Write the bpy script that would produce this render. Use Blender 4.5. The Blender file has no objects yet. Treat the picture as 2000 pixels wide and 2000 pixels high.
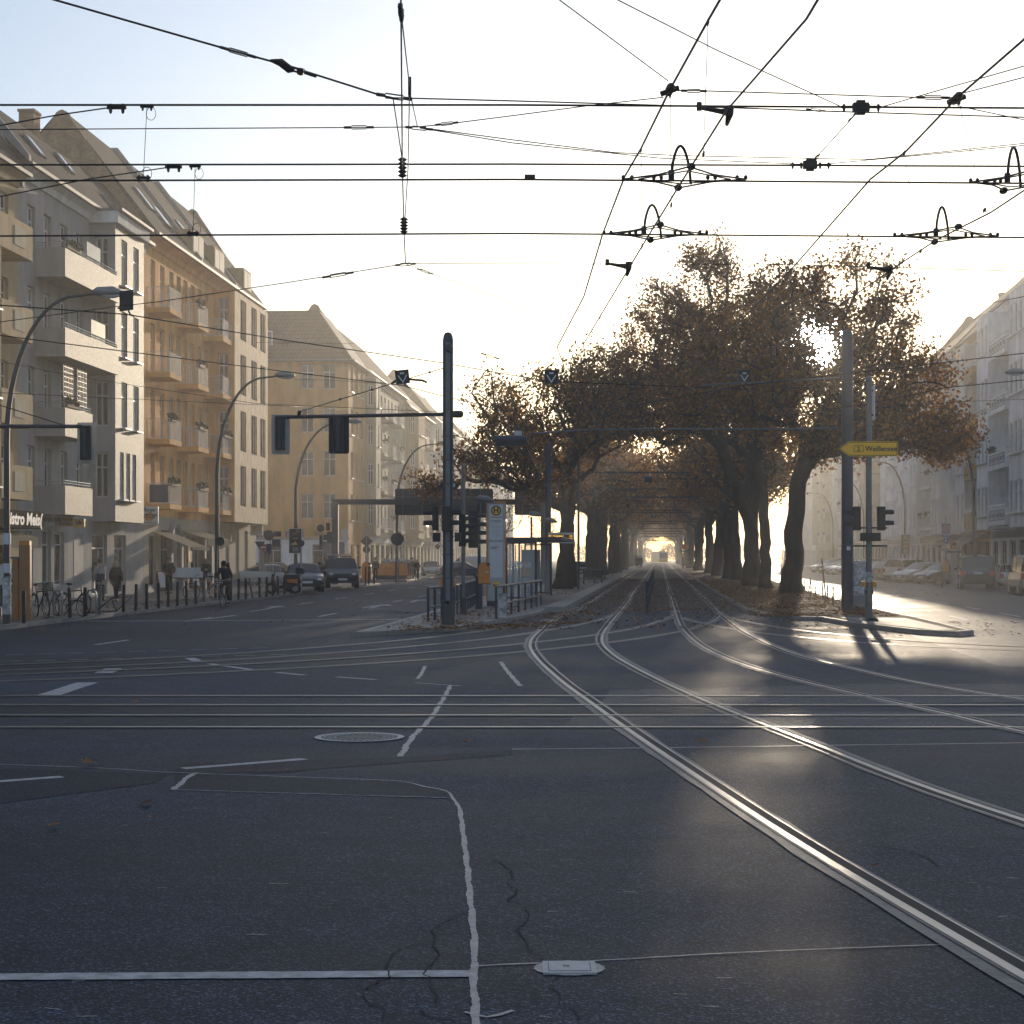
import bpy, bmesh, math, random
import numpy as np
from mathutils import Vector, Matrix
R = math.radians
random.seed(7); rng = np.random.default_rng(7)
sc = bpy.context.scene
col = sc.collection
F, HOR, CH = 3400.0, 1087.0, 1.9        # focal length in photo pixels, horizon row, eye height

def P(px, py, Y):                        # the point at distance Y seen at photo pixel (px, py)
    return Vector(((px - 1000) / F * Y, Y, CH + (HOR - py) / F * Y))
def G(px, py, z=0.0):                    # the point on the level z seen at photo pixel (px, py)
    Y = (CH - z) * F / (py - HOR)
    return Vector(((px - 1000) / F * Y, Y, z))

# ------------------------------------------------------------------ materials
M = {}
def nodes_of(m):
    m.use_nodes = True
    return m.node_tree.nodes, m.node_tree.links, m.node_tree.nodes['Principled BSDF']
def mat(name, c, rough=0.7, metal=0.0, vary=0.15, scale=3.0, bump=0.0, bscale=60.0, spec=0.5, coat=0.0, streak=1.0):
    m = bpy.data.materials.new(name); n, l, b = nodes_of(m)
    b.inputs['Roughness'].default_value = rough; b.inputs['Metallic'].default_value = metal
    b.inputs['Specular IOR Level'].default_value = spec
    b.inputs['Coat Weight'].default_value = coat
    tc = n.new('ShaderNodeTexCoord')
    mp = n.new('ShaderNodeMapping'); mp.inputs['Scale'].default_value = (1, 1, streak)
    l.new(tc.outputs['Object'], mp.inputs['Vector'])
    nz = n.new('ShaderNodeTexNoise'); nz.inputs['Scale'].default_value = scale; nz.inputs['Detail'].default_value = 6
    nz.inputs['Roughness'].default_value = 0.65
    l.new(mp.outputs['Vector'], nz.inputs['Vector'])
    mr = n.new('ShaderNodeMapRange')
    mr.inputs['From Min'].default_value = 0.3; mr.inputs['From Max'].default_value = 0.7
    mr.inputs['To Min'].default_value = 1 - vary; mr.inputs['To Max'].default_value = 1 + vary
    l.new(nz.outputs['Fac'], mr.inputs['Value'])
    mx = n.new('ShaderNodeVectorMath'); mx.operation = 'SCALE'; mx.inputs[0].default_value = c[:3]
    l.new(mr.outputs['Result'], mx.inputs['Scale'])
    l.new(mx.outputs['Vector'], b.inputs['Base Color'])
    if bump:
        n2 = n.new('ShaderNodeTexNoise'); n2.inputs['Scale'].default_value = bscale; n2.inputs['Detail'].default_value = 4
        l.new(tc.outputs['Object'], n2.inputs['Vector'])
        bp = n.new('ShaderNodeBump'); bp.inputs['Strength'].default_value = bump; bp.inputs['Distance'].default_value = 0.02
        l.new(n2.outputs['Fac'], bp.inputs['Height']); l.new(bp.outputs['Normal'], b.inputs['Normal'])
    M[name] = m
    return m

def asphalt(name, c, sc_big, rough, spec=0.11):
    m = bpy.data.materials.new(name); n, l, b = nodes_of(m)
    g = n.new('ShaderNodeNewGeometry')
    big = n.new('ShaderNodeTexNoise'); big.inputs['Scale'].default_value = sc_big; big.inputs['Detail'].default_value = 5
    mp = n.new('ShaderNodeMapping'); mp.inputs['Scale'].default_value = (0.35, 1.2, 1)
    l.new(g.outputs['Position'], mp.inputs['Vector']); l.new(mp.outputs['Vector'], big.inputs['Vector'])
    med = n.new('ShaderNodeTexNoise'); med.inputs['Scale'].default_value = 2.2; med.inputs['Detail'].default_value = 8; med.inputs['Roughness'].default_value = 0.7
    l.new(g.outputs['Position'], med.inputs['Vector'])
    vo = n.new('ShaderNodeTexVoronoi'); vo.inputs['Scale'].default_value = 85
    l.new(g.outputs['Position'], vo.inputs['Vector'])
    # pale aggregate: some of the stones only
    st = n.new('ShaderNodeSeparateColor'); l.new(vo.outputs['Color'], st.inputs['Color'])
    r1 = n.new('ShaderNodeMapRange'); r1.inputs['From Min'].default_value = 0.72; r1.inputs['From Max'].default_value = 1.0
    r1.inputs['To Min'].default_value = 0.8; r1.inputs['To Max'].default_value = 4.6
    l.new(st.outputs['Red'], r1.inputs['Value'])
    r2 = n.new('ShaderNodeMapRange'); r2.inputs['From Min'].default_value = 0.3; r2.inputs['From Max'].default_value = 0.7
    r2.inputs['To Min'].default_value = 0.5; r2.inputs['To Max'].default_value = 1.6
    l.new(big.outputs['Fac'], r2.inputs['Value'])
    r3 = n.new('ShaderNodeMapRange'); r3.inputs['From Min'].default_value = 0.3; r3.inputs['From Max'].default_value = 0.7
    r3.inputs['To Min'].default_value = 0.7; r3.inputs['To Max'].default_value = 1.35
    l.new(med.outputs['Fac'], r3.inputs['Value'])
    a = n.new('ShaderNodeMath'); a.operation = 'MULTIPLY'; l.new(r1.outputs[0], a.inputs[0]); l.new(r2.outputs[0], a.inputs[1])
    a2 = n.new('ShaderNodeMath'); a2.operation = 'MULTIPLY'; l.new(a.outputs[0], a2.inputs[0]); l.new(r3.outputs[0], a2.inputs[1])
    mx = n.new('ShaderNodeVectorMath'); mx.operation = 'SCALE'; mx.inputs[0].default_value = c
    l.new(a2.outputs[0], mx.inputs['Scale']); l.new(mx.outputs['Vector'], b.inputs['Base Color'])
    rr = n.new('ShaderNodeMapRange'); rr.inputs['From Min'].default_value = 0.3; rr.inputs['From Max'].default_value = 0.7
    rr.inputs['To Min'].default_value = rough - 0.18; rr.inputs['To Max'].default_value = rough + 0.13
    l.new(big.outputs['Fac'], rr.inputs['Value']); l.new(rr.outputs[0], b.inputs['Roughness'])
    bp = n.new('ShaderNodeBump'); bp.inputs['Strength'].default_value = 0.35; bp.inputs['Distance'].default_value = 0.012
    l.new(vo.outputs['Distance'], bp.inputs['Height'])
    bp2 = n.new('ShaderNodeBump'); bp2.inputs['Strength'].default_value = 0.25; bp2.inputs['Distance'].default_value = 0.03
    l.new(med.outputs['Fac'], bp2.inputs['Height']); l.new(bp.outputs['Normal'], bp2.inputs['Normal'])
    l.new(bp2.outputs['Normal'], b.inputs['Normal'])
    sv = n.new('ShaderNodeMapRange'); sv.inputs['From Min'].default_value = 0.32; sv.inputs['From Max'].default_value = 0.68
    sv.inputs['To Min'].default_value = spec * 0.35; sv.inputs['To Max'].default_value = spec * 1.9
    l.new(big.outputs['Fac'], sv.inputs['Value']); l.new(sv.outputs[0], b.inputs['Specular IOR Level'])
    M[name] = m
    return m

def rows_mat(name, c, freq, rough=0.6, axis='Z', vary=0.25, mortar=0.75, fx=0.0, bump=0.6, scale=1.5):
    """courses (roof tiles, brick, paving) running across one axis, with noise over them"""
    m = mat(name, c, rough, vary=vary, scale=scale, spec=0.15)
    n, l, b = nodes_of(m)
    tc = n['Texture Coordinate'] if 'Texture Coordinate' in n else [x for x in n if x.type == 'TEX_COORD'][0]
    br = n.new('ShaderNodeTexBrick'); br.inputs['Scale'].default_value = freq
    br.inputs['Color1'].default_value = (1, 1, 1, 1); br.inputs['Color2'].default_value = (0.62, 0.62, 0.62, 1)
    br.inputs['Mortar'].default_value = (1 - mortar, 1 - mortar, 1 - mortar, 1)
    br.inputs['Mortar Size'].default_value = 0.06
    br.inputs['Brick Width'].default_value = fx if fx else 1.0; br.inputs['Row Height'].default_value = 0.5
    sp = n.new('ShaderNodeSeparateXYZ'); cb = n.new('ShaderNodeCombineXYZ')
    l.new(tc.outputs['Object'], sp.inputs[0])
    ad = n.new('ShaderNodeMath'); ad.operation = 'ADD'
    if axis == 'Z':
        l.new(sp.outputs['X'], ad.inputs[0]); l.new(sp.outputs['Y'], ad.inputs[1]); l.new(ad.outputs[0], cb.inputs[0]); l.new(sp.outputs['Z'], cb.inputs[1])
    else:
        l.new(sp.outputs['X'], cb.inputs[0]); l.new(sp.outputs['Y'], cb.inputs[1])
    l.new(cb.outputs[0], br.inputs['Vector'])
    src = b.inputs['Base Color'].links[0].from_socket
    mu = n.new('ShaderNodeMix'); mu.data_type = 'RGBA'; mu.blend_type = 'MULTIPLY'; mu.inputs['Factor'].default_value = 0.8
    l.new(src, mu.inputs['A']); l.new(br.outputs['Color'], mu.inputs['B']); l.new(mu.outputs['Result'], b.inputs['Base Color'])
    bp = n.new('ShaderNodeBump'); bp.inputs['Strength'].default_value = bump; bp.inputs['Distance'].default_value = 0.04
    l.new(br.outputs['Color'], bp.inputs['Height']); l.new(bp.outputs['Normal'], b.inputs['Normal'])
    return m

def leaf_mat(name, c0, c1, c2, transl):
    m = bpy.data.materials.new(name); m.use_nodes = True
    n, l = m.node_tree.nodes, m.node_tree.links
    n.clear()
    out = n.new('ShaderNodeOutputMaterial')
    at = n.new('ShaderNodeAttribute'); at.attribute_name = 'tone'; at.attribute_type = 'GEOMETRY'
    cr = n.new('ShaderNodeValToRGB'); e = cr.color_ramp.elements
    e[0].position = 0.0; e[0].color = (*c0, 1); e[1].position = 1.0; e[1].color = (*c2, 1)
    k = e.new(0.6); k.color = (*c1, 1)
    l.new(at.outputs['Fac'], cr.inputs['Fac'])
    d = n.new('ShaderNodeBsdfDiffuse'); t = n.new('ShaderNodeBsdfTranslucent'); g = n.new('ShaderNodeBsdfGlossy')
    g.inputs['Roughness'].default_value = 0.5; g.inputs['Color'].default_value = (0.5, 0.5, 0.5, 1)
    l.new(cr.outputs['Color'], d.inputs['Color'])
    hs = n.new('ShaderNodeHueSaturation'); hs.inputs['Saturation'].default_value = 1.15; hs.inputs['Value'].default_value = 1.3
    l.new(cr.outputs['Color'], hs.inputs['Color']); l.new(hs.outputs['Color'], t.inputs['Color'])
    mx = n.new('ShaderNodeMixShader'); mx.inputs['Fac'].default_value = transl
    l.new(d.outputs[0], mx.inputs[1]); l.new(t.outputs[0], mx.inputs[2])
    mg = n.new('ShaderNodeMixShader'); mg.inputs['Fac'].default_value = 0.04
    l.new(mx.outputs[0], mg.inputs[1]); l.new(g.outputs[0], mg.inputs[2])
    l.new(mg.outputs[0], out.inputs['Surface'])
    M[name] = m

def thin_mat(name, c, tr):
    m = bpy.data.materials.new(name); m.use_nodes = True; n, l = m.node_tree.nodes, m.node_tree.links; n.clear()
    out = n.new('ShaderNodeOutputMaterial'); d = n.new('ShaderNodeBsdfDiffuse'); t = n.new('ShaderNodeBsdfTranslucent'); x = n.new('ShaderNodeMixShader')
    d.inputs['Color'].default_value = (*c, 1); t.inputs['Color'].default_value = (*c, 1); x.inputs['Fac'].default_value = tr
    l.new(d.outputs[0], x.inputs[1]); l.new(t.outputs[0], x.inputs[2]); l.new(x.outputs[0], out.inputs['Surface']); M[name] = m
thin_mat('plate_pale', (0.62, 0.60, 0.56), 0.5)
def glow(name, c, s):
    m = bpy.data.materials.new(name); n, l, b = nodes_of(m)
    b.inputs['Base Color'].default_value = (*c, 1); b.inputs['Emission Color'].default_value = (*c, 1); b.inputs['Emission Strength'].default_value = s
    M[name] = m

asphalt('asphalt', (0.017, 0.024, 0.037), 0.22, 0.66)
asphalt('asphalt_dark', (0.011, 0.016, 0.027), 0.3, 0.68)
asphalt('asphalt_glossy', (0.021, 0.026, 0.036), 0.22, 0.60, 0.24)
asphalt('asphalt_pale', (0.034, 0.038, 0.048), 0.3, 0.6)
mat('paint', (0.33, 0.34, 0.36), 0.6, vary=0.45, scale=9, bump=0.2)
mat('paint_worn', (0.20, 0.21, 0.22), 0.6, vary=0.6, scale=11)
mat('sealant', (0.27, 0.275, 0.28), 0.5, vary=0.4, scale=14, bump=0.3, bscale=40)
mat('crack', (0.012, 0.012, 0.014), 0.9)
mat('joint', (0.085, 0.088, 0.094), 0.55, vary=0.35, scale=5, bump=0.5, bscale=25)
mat('steel', (0.21, 0.215, 0.225), 0.38, metal=1.0, vary=0.15, scale=3)
mat('groove', (0.008, 0.008, 0.009), 0.8)  # flat black that stands in for shade down in the rail groove
mat('iron', (0.05, 0.052, 0.056), 0.6, metal=0.1, vary=0.3, scale=20)
mat('cover_pale', (0.42, 0.43, 0.43), 0.6, vary=0.15, scale=20)
mat('kerb', (0.24, 0.235, 0.225), 0.55, vary=0.25, scale=2.5, bump=0.3)
rows_mat('paving', (0.17, 0.16, 0.15), 2.2, 0.55, axis='XY', mortar=0.5, scale=0.8)
mat('soil', (0.10, 0.062, 0.032), 0.95, vary=0.5, scale=1.5, bump=0.8, bscale=9)
mat('trackbed', (0.05, 0.046, 0.042), 0.9, vary=0.5, scale=2.0, bump=0.7, bscale=14)
mat('platform', (0.15, 0.145, 0.14), 0.6, vary=0.3, scale=1.0, bump=0.3)
for nm, c in dict(wall_tan=(0.47, 0.34, 0.19), wall_grey=(0.37, 0.355, 0.335), wall_orange=(0.78, 0.39, 0.115), wall_brown=(0.62, 0.33, 0.105),
                  wall_cream=(0.46, 0.40, 0.30), wall_pale=(0.72, 0.69, 0.64), wall_white=(0.82, 0.82, 0.82), wall_ochre=(0.42, 0.29, 0.15),
                  wall_sand=(0.44, 0.38, 0.29)).items():
    mat(nm, c, 0.85, vary=0.24, scale=1.3, bump=0.55, bscale=28, spec=0.3, streak=0.35)
mat('wall_gravel', (0.115, 0.110, 0.104), 0.6, vary=0.75, scale=9, bump=1.0, bscale=45)
mat('wall_rough', (0.25, 0.15, 0.065), 0.75, vary=0.65, scale=4, bump=1.0, bscale=16, streak=0.3)
mat('plinth', (0.24, 0.24, 0.25), 0.7, vary=0.2, scale=2)
rows_mat('brick', (0.33, 0.22, 0.13), 6.5, 0.85, mortar=0.35, vary=0.3)
rows_mat('roof_grey', (0.055, 0.048, 0.042), 1.45, 0.85, mortar=0.9, fx=0.5, bump=1.0)
rows_mat('roof_red', (0.22, 0.12, 0.07), 1.45, 0.55, mortar=0.7, fx=0.5, bump=1.0)
rows_mat('roof_brown', (0.17, 0.105, 0.065), 1.45, 0.5, mortar=0.7, fx=0.5, bump=1.0)
mat('trim', (0.42, 0.38, 0.31), 0.7)
mat('zinc', (0.14, 0.145, 0.15), 0.6, metal=0.2, vary=0.2)
mat('white_frame', (0.62, 0.62, 0.60), 0.45, vary=0.06)
mat('dark_frame', (0.06, 0.055, 0.05), 0.5)
mat('glass', (0.025, 0.028, 0.032), 0.06, vary=0.5, scale=0.6, spec=0.6)
mat('curtain_glass', (0.16, 0.15, 0.14), 0.10, vary=0.6, scale=1.2, spec=0.6)
mat('shop_glass', (0.035, 0.033, 0.03), 0.07, vary=0.8, scale=1.0, spec=0.6)
mat('navy', (0.022, 0.032, 0.055), 0.42, vary=0.25, scale=5)
mat('black', (0.012, 0.013, 0.016), 0.5)
mat('black_matt', (0.010, 0.010, 0.011), 0.95, spec=0.05)
mat('dark_grey', (0.05, 0.052, 0.055), 0.5)
mat('grey_metal', (0.16, 0.165, 0.17), 0.45, metal=0.5, vary=0.2)
mat('lamp_grey', (0.24, 0.245, 0.25), 0.4, metal=0.4)
mat('wire', (0.02, 0.02, 0.022), 0.45, metal=0.6)
mat('rail_white', (0.55, 0.54, 0.52), 0.6)
mat('galv', (0.42, 0.43, 0.44), 0.4, metal=0.6, vary=0.2, scale=8)
mat('bark', (0.045, 0.035, 0.026), 0.9, vary=0.5, scale=3.5, bump=1.0, bscale=7, streak=0.4)
mat('bark_pale', (0.11, 0.095, 0.075), 0.85, vary=0.5, scale=3.5, bump=0.8, bscale=7)
leaf_mat('leaf', (0.065, 0.034, 0.012), (0.24, 0.115, 0.030), (0.60, 0.32, 0.075), 0.55)
leaf_mat('leaf_far', (0.075, 0.038, 0.014), (0.25, 0.12, 0.034), (0.58, 0.31, 0.08), 0.55)
leaf_mat('leaf_ground', (0.05, 0.028, 0.012), (0.22, 0.10, 0.032), (0.40, 0.24, 0.11), 0.3)
mat('orange', (0.62, 0.23, 0.03), 0.45, vary=0.15, scale=6)
mat('sign_yellow', (0.95, 0.52, 0.008), 0.4, vary=0.04)
mat('sign_ink', (0.01, 0.01, 0.012), 0.5)
mat('sign_white', (0.72, 0.73, 0.74), 0.45, vary=0.05)
mat('sign_blue', (0.03, 0.10, 0.32), 0.45)
mat('sign_back', (0.035, 0.040, 0.055), 0.6, metal=0.0, vary=0.2, scale=2)
mat('panel_white', (0.58, 0.60, 0.62), 0.4, vary=0.06)
mat('panel_frame', (0.38, 0.40, 0.42), 0.4, metal=0.3)
mat('sign_red', (0.50, 0.05, 0.03), 0.5)
mat('sign_brown', (0.30, 0.14, 0.05), 0.5)
mat('poster_black', (0.02, 0.018, 0.018), 0.35, vary=0.3)
mat('poster_gold', (0.55, 0.32, 0.10), 0.5, vary=0.5, scale=9)
thin_mat('awning', (0.62, 0.54, 0.40), 0.4)
mat('awning_dark', (0.16, 0.12, 0.09), 0.8)
mat('skin', (0.50, 0.30, 0.21), 0.55, vary=0.05)
mat('hair_brown', (0.07, 0.04, 0.02), 0.6)
mat('hair_blond', (0.42, 0.28, 0.12), 0.6)
mat('coat_grey', (0.40, 0.39, 0.38), 0.9, vary=0.1)
mat('coat_black', (0.022, 0.02, 0.02), 0.85, vary=0.3)
mat('coat_brown', (0.10, 0.07, 0.05), 0.85, vary=0.2)
mat('jeans', (0.03, 0.035, 0.055), 0.9, vary=0.3)
mat('trouser_black', (0.014, 0.014, 0.016), 0.9)
mat('bag_blue', (0.02, 0.04, 0.10), 0.5)
mat('boot_tan', (0.34, 0.20, 0.09), 0.7)
mat('shoe', (0.02, 0.018, 0.017), 0.6)
mat('fur', (0.40, 0.32, 0.22), 0.95, vary=0.4, scale=30, bump=1.0)
mat('rubber', (0.014, 0.014, 0.014), 0.8)
mat('rim', (0.45, 0.46, 0.47), 0.3, metal=0.9)
mat('headlight', (0.55, 0.57, 0.6), 0.1, spec=0.8)
mat('tail_light', (0.40, 0.03, 0.02), 0.25)
mat('plate', (0.65, 0.66, 0.66), 0.4)
for nm, c in dict(car_black=(0.010, 0.011, 0.014), car_blue=(0.018, 0.035, 0.085), car_silver=(0.34, 0.35, 0.36), car_white=(0.62, 0.62, 0.61),
                  car_grey=(0.10, 0.105, 0.11), car_beige=(0.33, 0.29, 0.22), car_night=(0.02, 0.024, 0.038), car_gold=(0.30, 0.24, 0.15)).items():
    mat(nm, c, 0.28, metal=0.15, vary=0.03, coat=0.8)
mat('car_glass', (0.015, 0.017, 0.02), 0.05, spec=0.7)
mat('graffiti', (0.40, 0.40, 0.40), 0.7, vary=0.95, scale=6)
mat('wood', (0.15, 0.10, 0.065), 0.8, vary=0.3, scale=6, bump=0.4)
mat('tram_yellow', (0.62, 0.42, 0.04), 0.35)
mat('tram_white', (0.5, 0.52, 0.52), 0.35)
mat('tin', (0.35, 0.33, 0.30), 0.45, metal=0.3, vary=0.4, scale=10)
mat('geranium', (0.07, 0.06, 0.03), 0.9, vary=0.7, scale=20)
glow('led', (1.0, 0.50, 0.03), 1.6)

# ------------------------------------------------------------------ mesh building
class MB:
    """collects simple shapes, then links them as ONE mesh object"""
    def __init__(s): s.v = []; s.f = []; s.mi = []; s.cur = 0
    def add(s, vs, fs):
        o = len(s.v); s.v += [tuple(v) for v in vs]; s.f += [tuple(o + i for i in f) for f in fs]; s.mi += [s.cur] * len(fs)
    def box(s, x0, x1, y0, y1, z0, z1, m=None):
        vs = [(x, y, z) for z in (z0, z1) for y in (y0, y1) for x in (x0, x1)]
        if m is not None: vs = [m @ Vector(v) for v in vs]
        s.add(vs, [(0, 2, 3, 1), (4, 5, 7, 6), (0, 1, 5, 4), (2, 6, 7, 3), (0, 4, 6, 2), (1, 3, 7, 5)])
    def bev(s, x0, x1, y0, y1, z0, z1, b, axis='y', m=None, n=3):
        """box whose four edges along one axis are rounded"""
        rng_ = {'x': (y0, y1, z0, z1, x0, x1), 'y': (x0, x1, z0, z1, y0, y1), 'z': (x0, x1, y0, y1, z0, z1)}[axis]
        a0, a1, c0, c1, d0, d1 = rng_
        poly = []
        for cx, cz, st in ((a1 - b, c1 - b, 0), (a0 + b, c1 - b, 90), (a0 + b, c0 + b, 180), (a1 - b, c0 + b, 270)):
            for k in range(n + 1):
                t = R(st + 90 * k / n); poly.append((cx + b * math.cos(t), cz + b * math.sin(t)))
        def mk(p, d): return {'x': (d, p[0], p[1]), 'y': (p[0], d, p[1]), 'z': (p[0], p[1], d)}[axis]
        vs = [Vector(mk(p, d0)) for p in poly] + [Vector(mk(p, d1)) for p in poly]
        if m is not None: vs = [m @ v for v in vs]
        k = len(poly)
        s.add(vs, [tuple(range(k)), tuple(range(2 * k - 1, k - 1, -1))] + [(i, (i + 1) % k, k + (i + 1) % k, k + i) for i in range(k)])
    def prism(s, poly, d0, d1, axis='y', m=None):
        def mk(p, d): return {'x': (d, p[0], p[1]), 'y': (p[0], d, p[1]), 'z': (p[0], p[1], d)}[axis]
        k = len(poly)
        vs = [Vector(mk(p, d0)) for p in poly] + [Vector(mk(p, d1)) for p in poly]
        if m is not None: vs = [m @ v for v in vs]
        s.add(vs, [tuple(range(k)), tuple(range(2 * k - 1, k - 1, -1))] + [(i, (i + 1) % k, k + (i + 1) % k, k + i) for i in range(k)])
    def tube(s, pts, r, n=6, cap=True, closed=False):
        pts = [Vector(p) for p in pts]; k = len(pts)
        rs = r if isinstance(r, (list, tuple)) else [r] * k
        rings = []; prev = None
        for i, p in enumerate(pts):
            a = pts[i - 1] if i or closed else p; b = pts[(i + 1) % k] if i < k - 1 or closed else p
            d = (b - a)
            d = d.normalized() if d.length > 1e-9 else Vector((0, 0, 1))
            if prev is None:
                u = d.orthogonal().normalized()
            else:
                u = prev - d * prev.dot(d)
                u = u.normalized() if u.length > 1e-6 else d.orthogonal().normalized()
            prev = u; w = d.cross(u)
            rings.append([p + (u * math.cos(2 * math.pi * j / n) + w * math.sin(2 * math.pi * j / n)) * rs[i] for j in range(n)])
        fs = []
        m_ = k if closed else k - 1
        for i in range(m_):
            for j in range(n):
                a, b = i * n, ((i + 1) % k) * n
                fs.append((a + j, a + (j + 1) % n, b + (j + 1) % n, b + j))
        if cap and not closed: fs += [tuple(range(n - 1, -1, -1)), tuple((k - 1) * n + j for j in range(n))]
        s.add([v for q in rings for v in q], fs)
    def cyl(s, p0, p1, r, r1=None, n=12): s.tube([p0, p1], [r, r if r1 is None else r1], n)
    def ball(s, c, r, nu=10, nv=7, m=None):
        rx, ry, rz = r if isinstance(r, (list, tuple)) else (r, r, r)
        vs = []; fs = []
        for i in range(nv + 1):
            t = math.pi * i / nv
            for j in range(nu):
                a = 2 * math.pi * j / nu
                vs.append(Vector((c[0] + rx * math.sin(t) * math.cos(a), c[1] + ry * math.sin(t) * math.sin(a), c[2] + rz * math.cos(t))))
        if m is not None: vs = [m @ v for v in vs]
        for i in range(nv):
            for j in range(nu): fs.append((i * nu + j, i * nu + (j + 1) % nu, (i + 1) * nu + (j + 1) % nu, (i + 1) * nu + j))
        s.add(vs, fs)
    def quad(s, a, b, c, d): s.add([a, b, c, d], [(0, 1, 2, 3)])
    def poly(s, pts): s.add(pts, [tuple(range(len(pts)))])
    def mesh(s, name, m, smooth=False):
        me = bpy.data.meshes.new(name); me.from_pydata(s.v, [], s.f)
        for x in (m if isinstance(m, (list, tuple)) else [m]): me.materials.append(M[x] if isinstance(x, str) else x)
        if any(s.mi): me.polygons.foreach_set('material_index', s.mi)
        bm = bmesh.new(); bm.from_mesh(me); bmesh.ops.recalc_face_normals(bm, faces=bm.faces); bm.to_mesh(me); bm.free()
        if smooth: me.shade_smooth(); 
        if smooth == 'auto':
            try: me.set_sharp_from_angle(angle=R(38))
            except Exception: pass
        me.update()
        return me
    def build(s, name, m, parent=None, loc=(0, 0, 0), rz=0.0, smooth=False):
        return link(name, s.mesh(name, m, smooth), parent, loc, rz)

def link(name, me, parent=None, loc=(0, 0, 0), rz=0.0):
    o = bpy.data.objects.new(name, me); col.objects.link(o)
    o.location = loc; o.rotation_euler = (0, 0, rz)
    if parent is not None: o.parent = parent
    return o
def tag(o, label=None, cat=None, group=None, kind=None):
    if label: o['label'] = label
    if cat: o['category'] = cat
    if group: o['group'] = group
    if kind: o['kind'] = kind
    return o
def thing(name, label, cat, loc=(0, 0, 0), rz=0.0, group=None):
    return tag(link(name, None, None, loc, rz), label, cat, group)
kids = {}
def kids_of(o): return [x for x in col.objects if x.parent is o]
def dup(o, loc=None, rz=None, label=None, tree=None):
    """a copy of a thing with its parts and sub-parts"""
    if tree is None:
        tree = {}
        for x in col.objects:
            if x.parent is not None: tree.setdefault(x.parent.name, []).append(x)
    def rec(a, par):
        c = a.copy(); col.objects.link(c)
        if par is not None: c.parent = par
        for ch in tree.get(a.name, []): rec(ch, c)
        return c
    r = rec(o, None)
    if loc is not None: r.location = loc
    if rz is not None: r.rotation_euler = (0, 0, rz)
    if label: r['label'] = label
    return r
def text(s, size, m, parent, loc, rot, name='lettering', bold=0.0, align='CENTER', sx=1.0, shear=0.0):
    cu = bpy.data.curves.new(name, 'FONT'); cu.body = s; cu.size = size; cu.extrude = 0.004; cu.align_x = align; cu.align_y = 'CENTER'
    cu.offset = bold; cu.shear = shear; cu.resolution_u = 3
    t = bpy.data.objects.new(name, cu); col.objects.link(t)
    bpy.context.view_layer.update()
    me = bpy.data.meshes.new_from_object(t.evaluated_get(bpy.context.evaluated_depsgraph_get()))
    bpy.data.objects.remove(t); bpy.data.curves.remove(cu)
    me.name = name; me.materials.clear(); me.materials.append(M[m])
    o = link(name, me, parent, loc); o.rotation_euler = rot; o.scale = (sx, 1, 1)
    return o
FACE = (R(90), 0, 0)          # lettering upright, read from -Y

# ------------------------------------------------------------------ camera, sky, sun
cam = bpy.data.cameras.new('camera'); co = bpy.data.objects.new('camera', cam); col.objects.link(co)
co.location = (0, 0, CH); co.rotation_euler = (R(90), 0, 0)
cam.sensor_width = 36; cam.lens = 36 * F / 2000; cam.shift_y = (HOR - 1000) / 2000
cam.clip_start = 0.1; cam.clip_end = 6000
sc.camera = co
SUN_AZ, SUN_EL = math.atan(596 / F), math.atan((HOR - 663) / math.hypot(F, 596))
sun_dir = Vector((math.sin(SUN_AZ) * math.cos(SUN_EL), math.cos(SUN_AZ) * math.cos(SUN_EL), math.sin(SUN_EL)))
w = bpy.data.worlds.new('World'); sc.world = w; w.use_nodes = True
wn, wl = w.node_tree.nodes, w.node_tree.links
bg = wn['Background']; bg.inputs['Strength'].default_value = 0.15
sky = wn.new('ShaderNodeTexSky'); sky.sky_type = 'NISHITA'; sky.sun_disc = False
sky.sun_elevation = SUN_EL; sky.sun_rotation = SUN_AZ
sky.air_density = 1.2; sky.dust_density = 1.2; sky.ozone_density = 3.0
# the sun's own disc and the bright hazy ring round it belong to the sky
tc = wn.new('ShaderNodeTexCoord'); dp = wn.new('ShaderNodeVectorMath'); dp.operation = 'DOT_PRODUCT'; dp.inputs[1].default_value = sun_dir
wl.new(tc.outputs['Generated'], dp.inputs[0])
def ring(deg0, deg1, top, c):
    mr = wn.new('ShaderNodeMapRange'); mr.interpolation_type = 'SMOOTHSTEP'
    mr.inputs['From Min'].default_value = math.cos(R(deg1)); mr.inputs['From Max'].default_value = math.cos(R(deg0))
    mr.inputs['To Min'].default_value = 0.0; mr.inputs['To Max'].default_value = top
    wl.new(dp.outputs['Value'], mr.inputs['Value'])
    vm = wn.new('ShaderNodeVectorMath'); vm.operation = 'SCALE'; vm.inputs[0].default_value = c
    wl.new(mr.outputs[0], vm.inputs['Scale'])
    return vm.outputs['Vector']
last = sky.outputs['Color']
for sock in (ring(0.5, 1.05, 420.0, (1.0, 0.93, 0.75)),):
    ad = wn.new('ShaderNodeVectorMath'); ad.operation = 'ADD'
    wl.new(last, ad.inputs[0]); wl.new(sock, ad.inputs[1]); last = ad.outputs['Vector']
wb = wn.new('ShaderNodeVectorMath'); wb.operation = 'MULTIPLY'; wb.inputs[1].default_value = (0.83, 0.94, 1.17)     # daylight white balance
wl.new(last, wb.inputs[0])
ve = wn.new('ShaderNodeVectorMath'); ve.operation = 'ADD'; ve.inputs[1].default_value = (1.20, 1.13, 0.97)       # thin even veil of high haze over the whole sky
wl.new(wb.outputs['Vector'], ve.inputs[0]); wl.new(ve.outputs['Vector'], bg.inputs['Color'])
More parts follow.
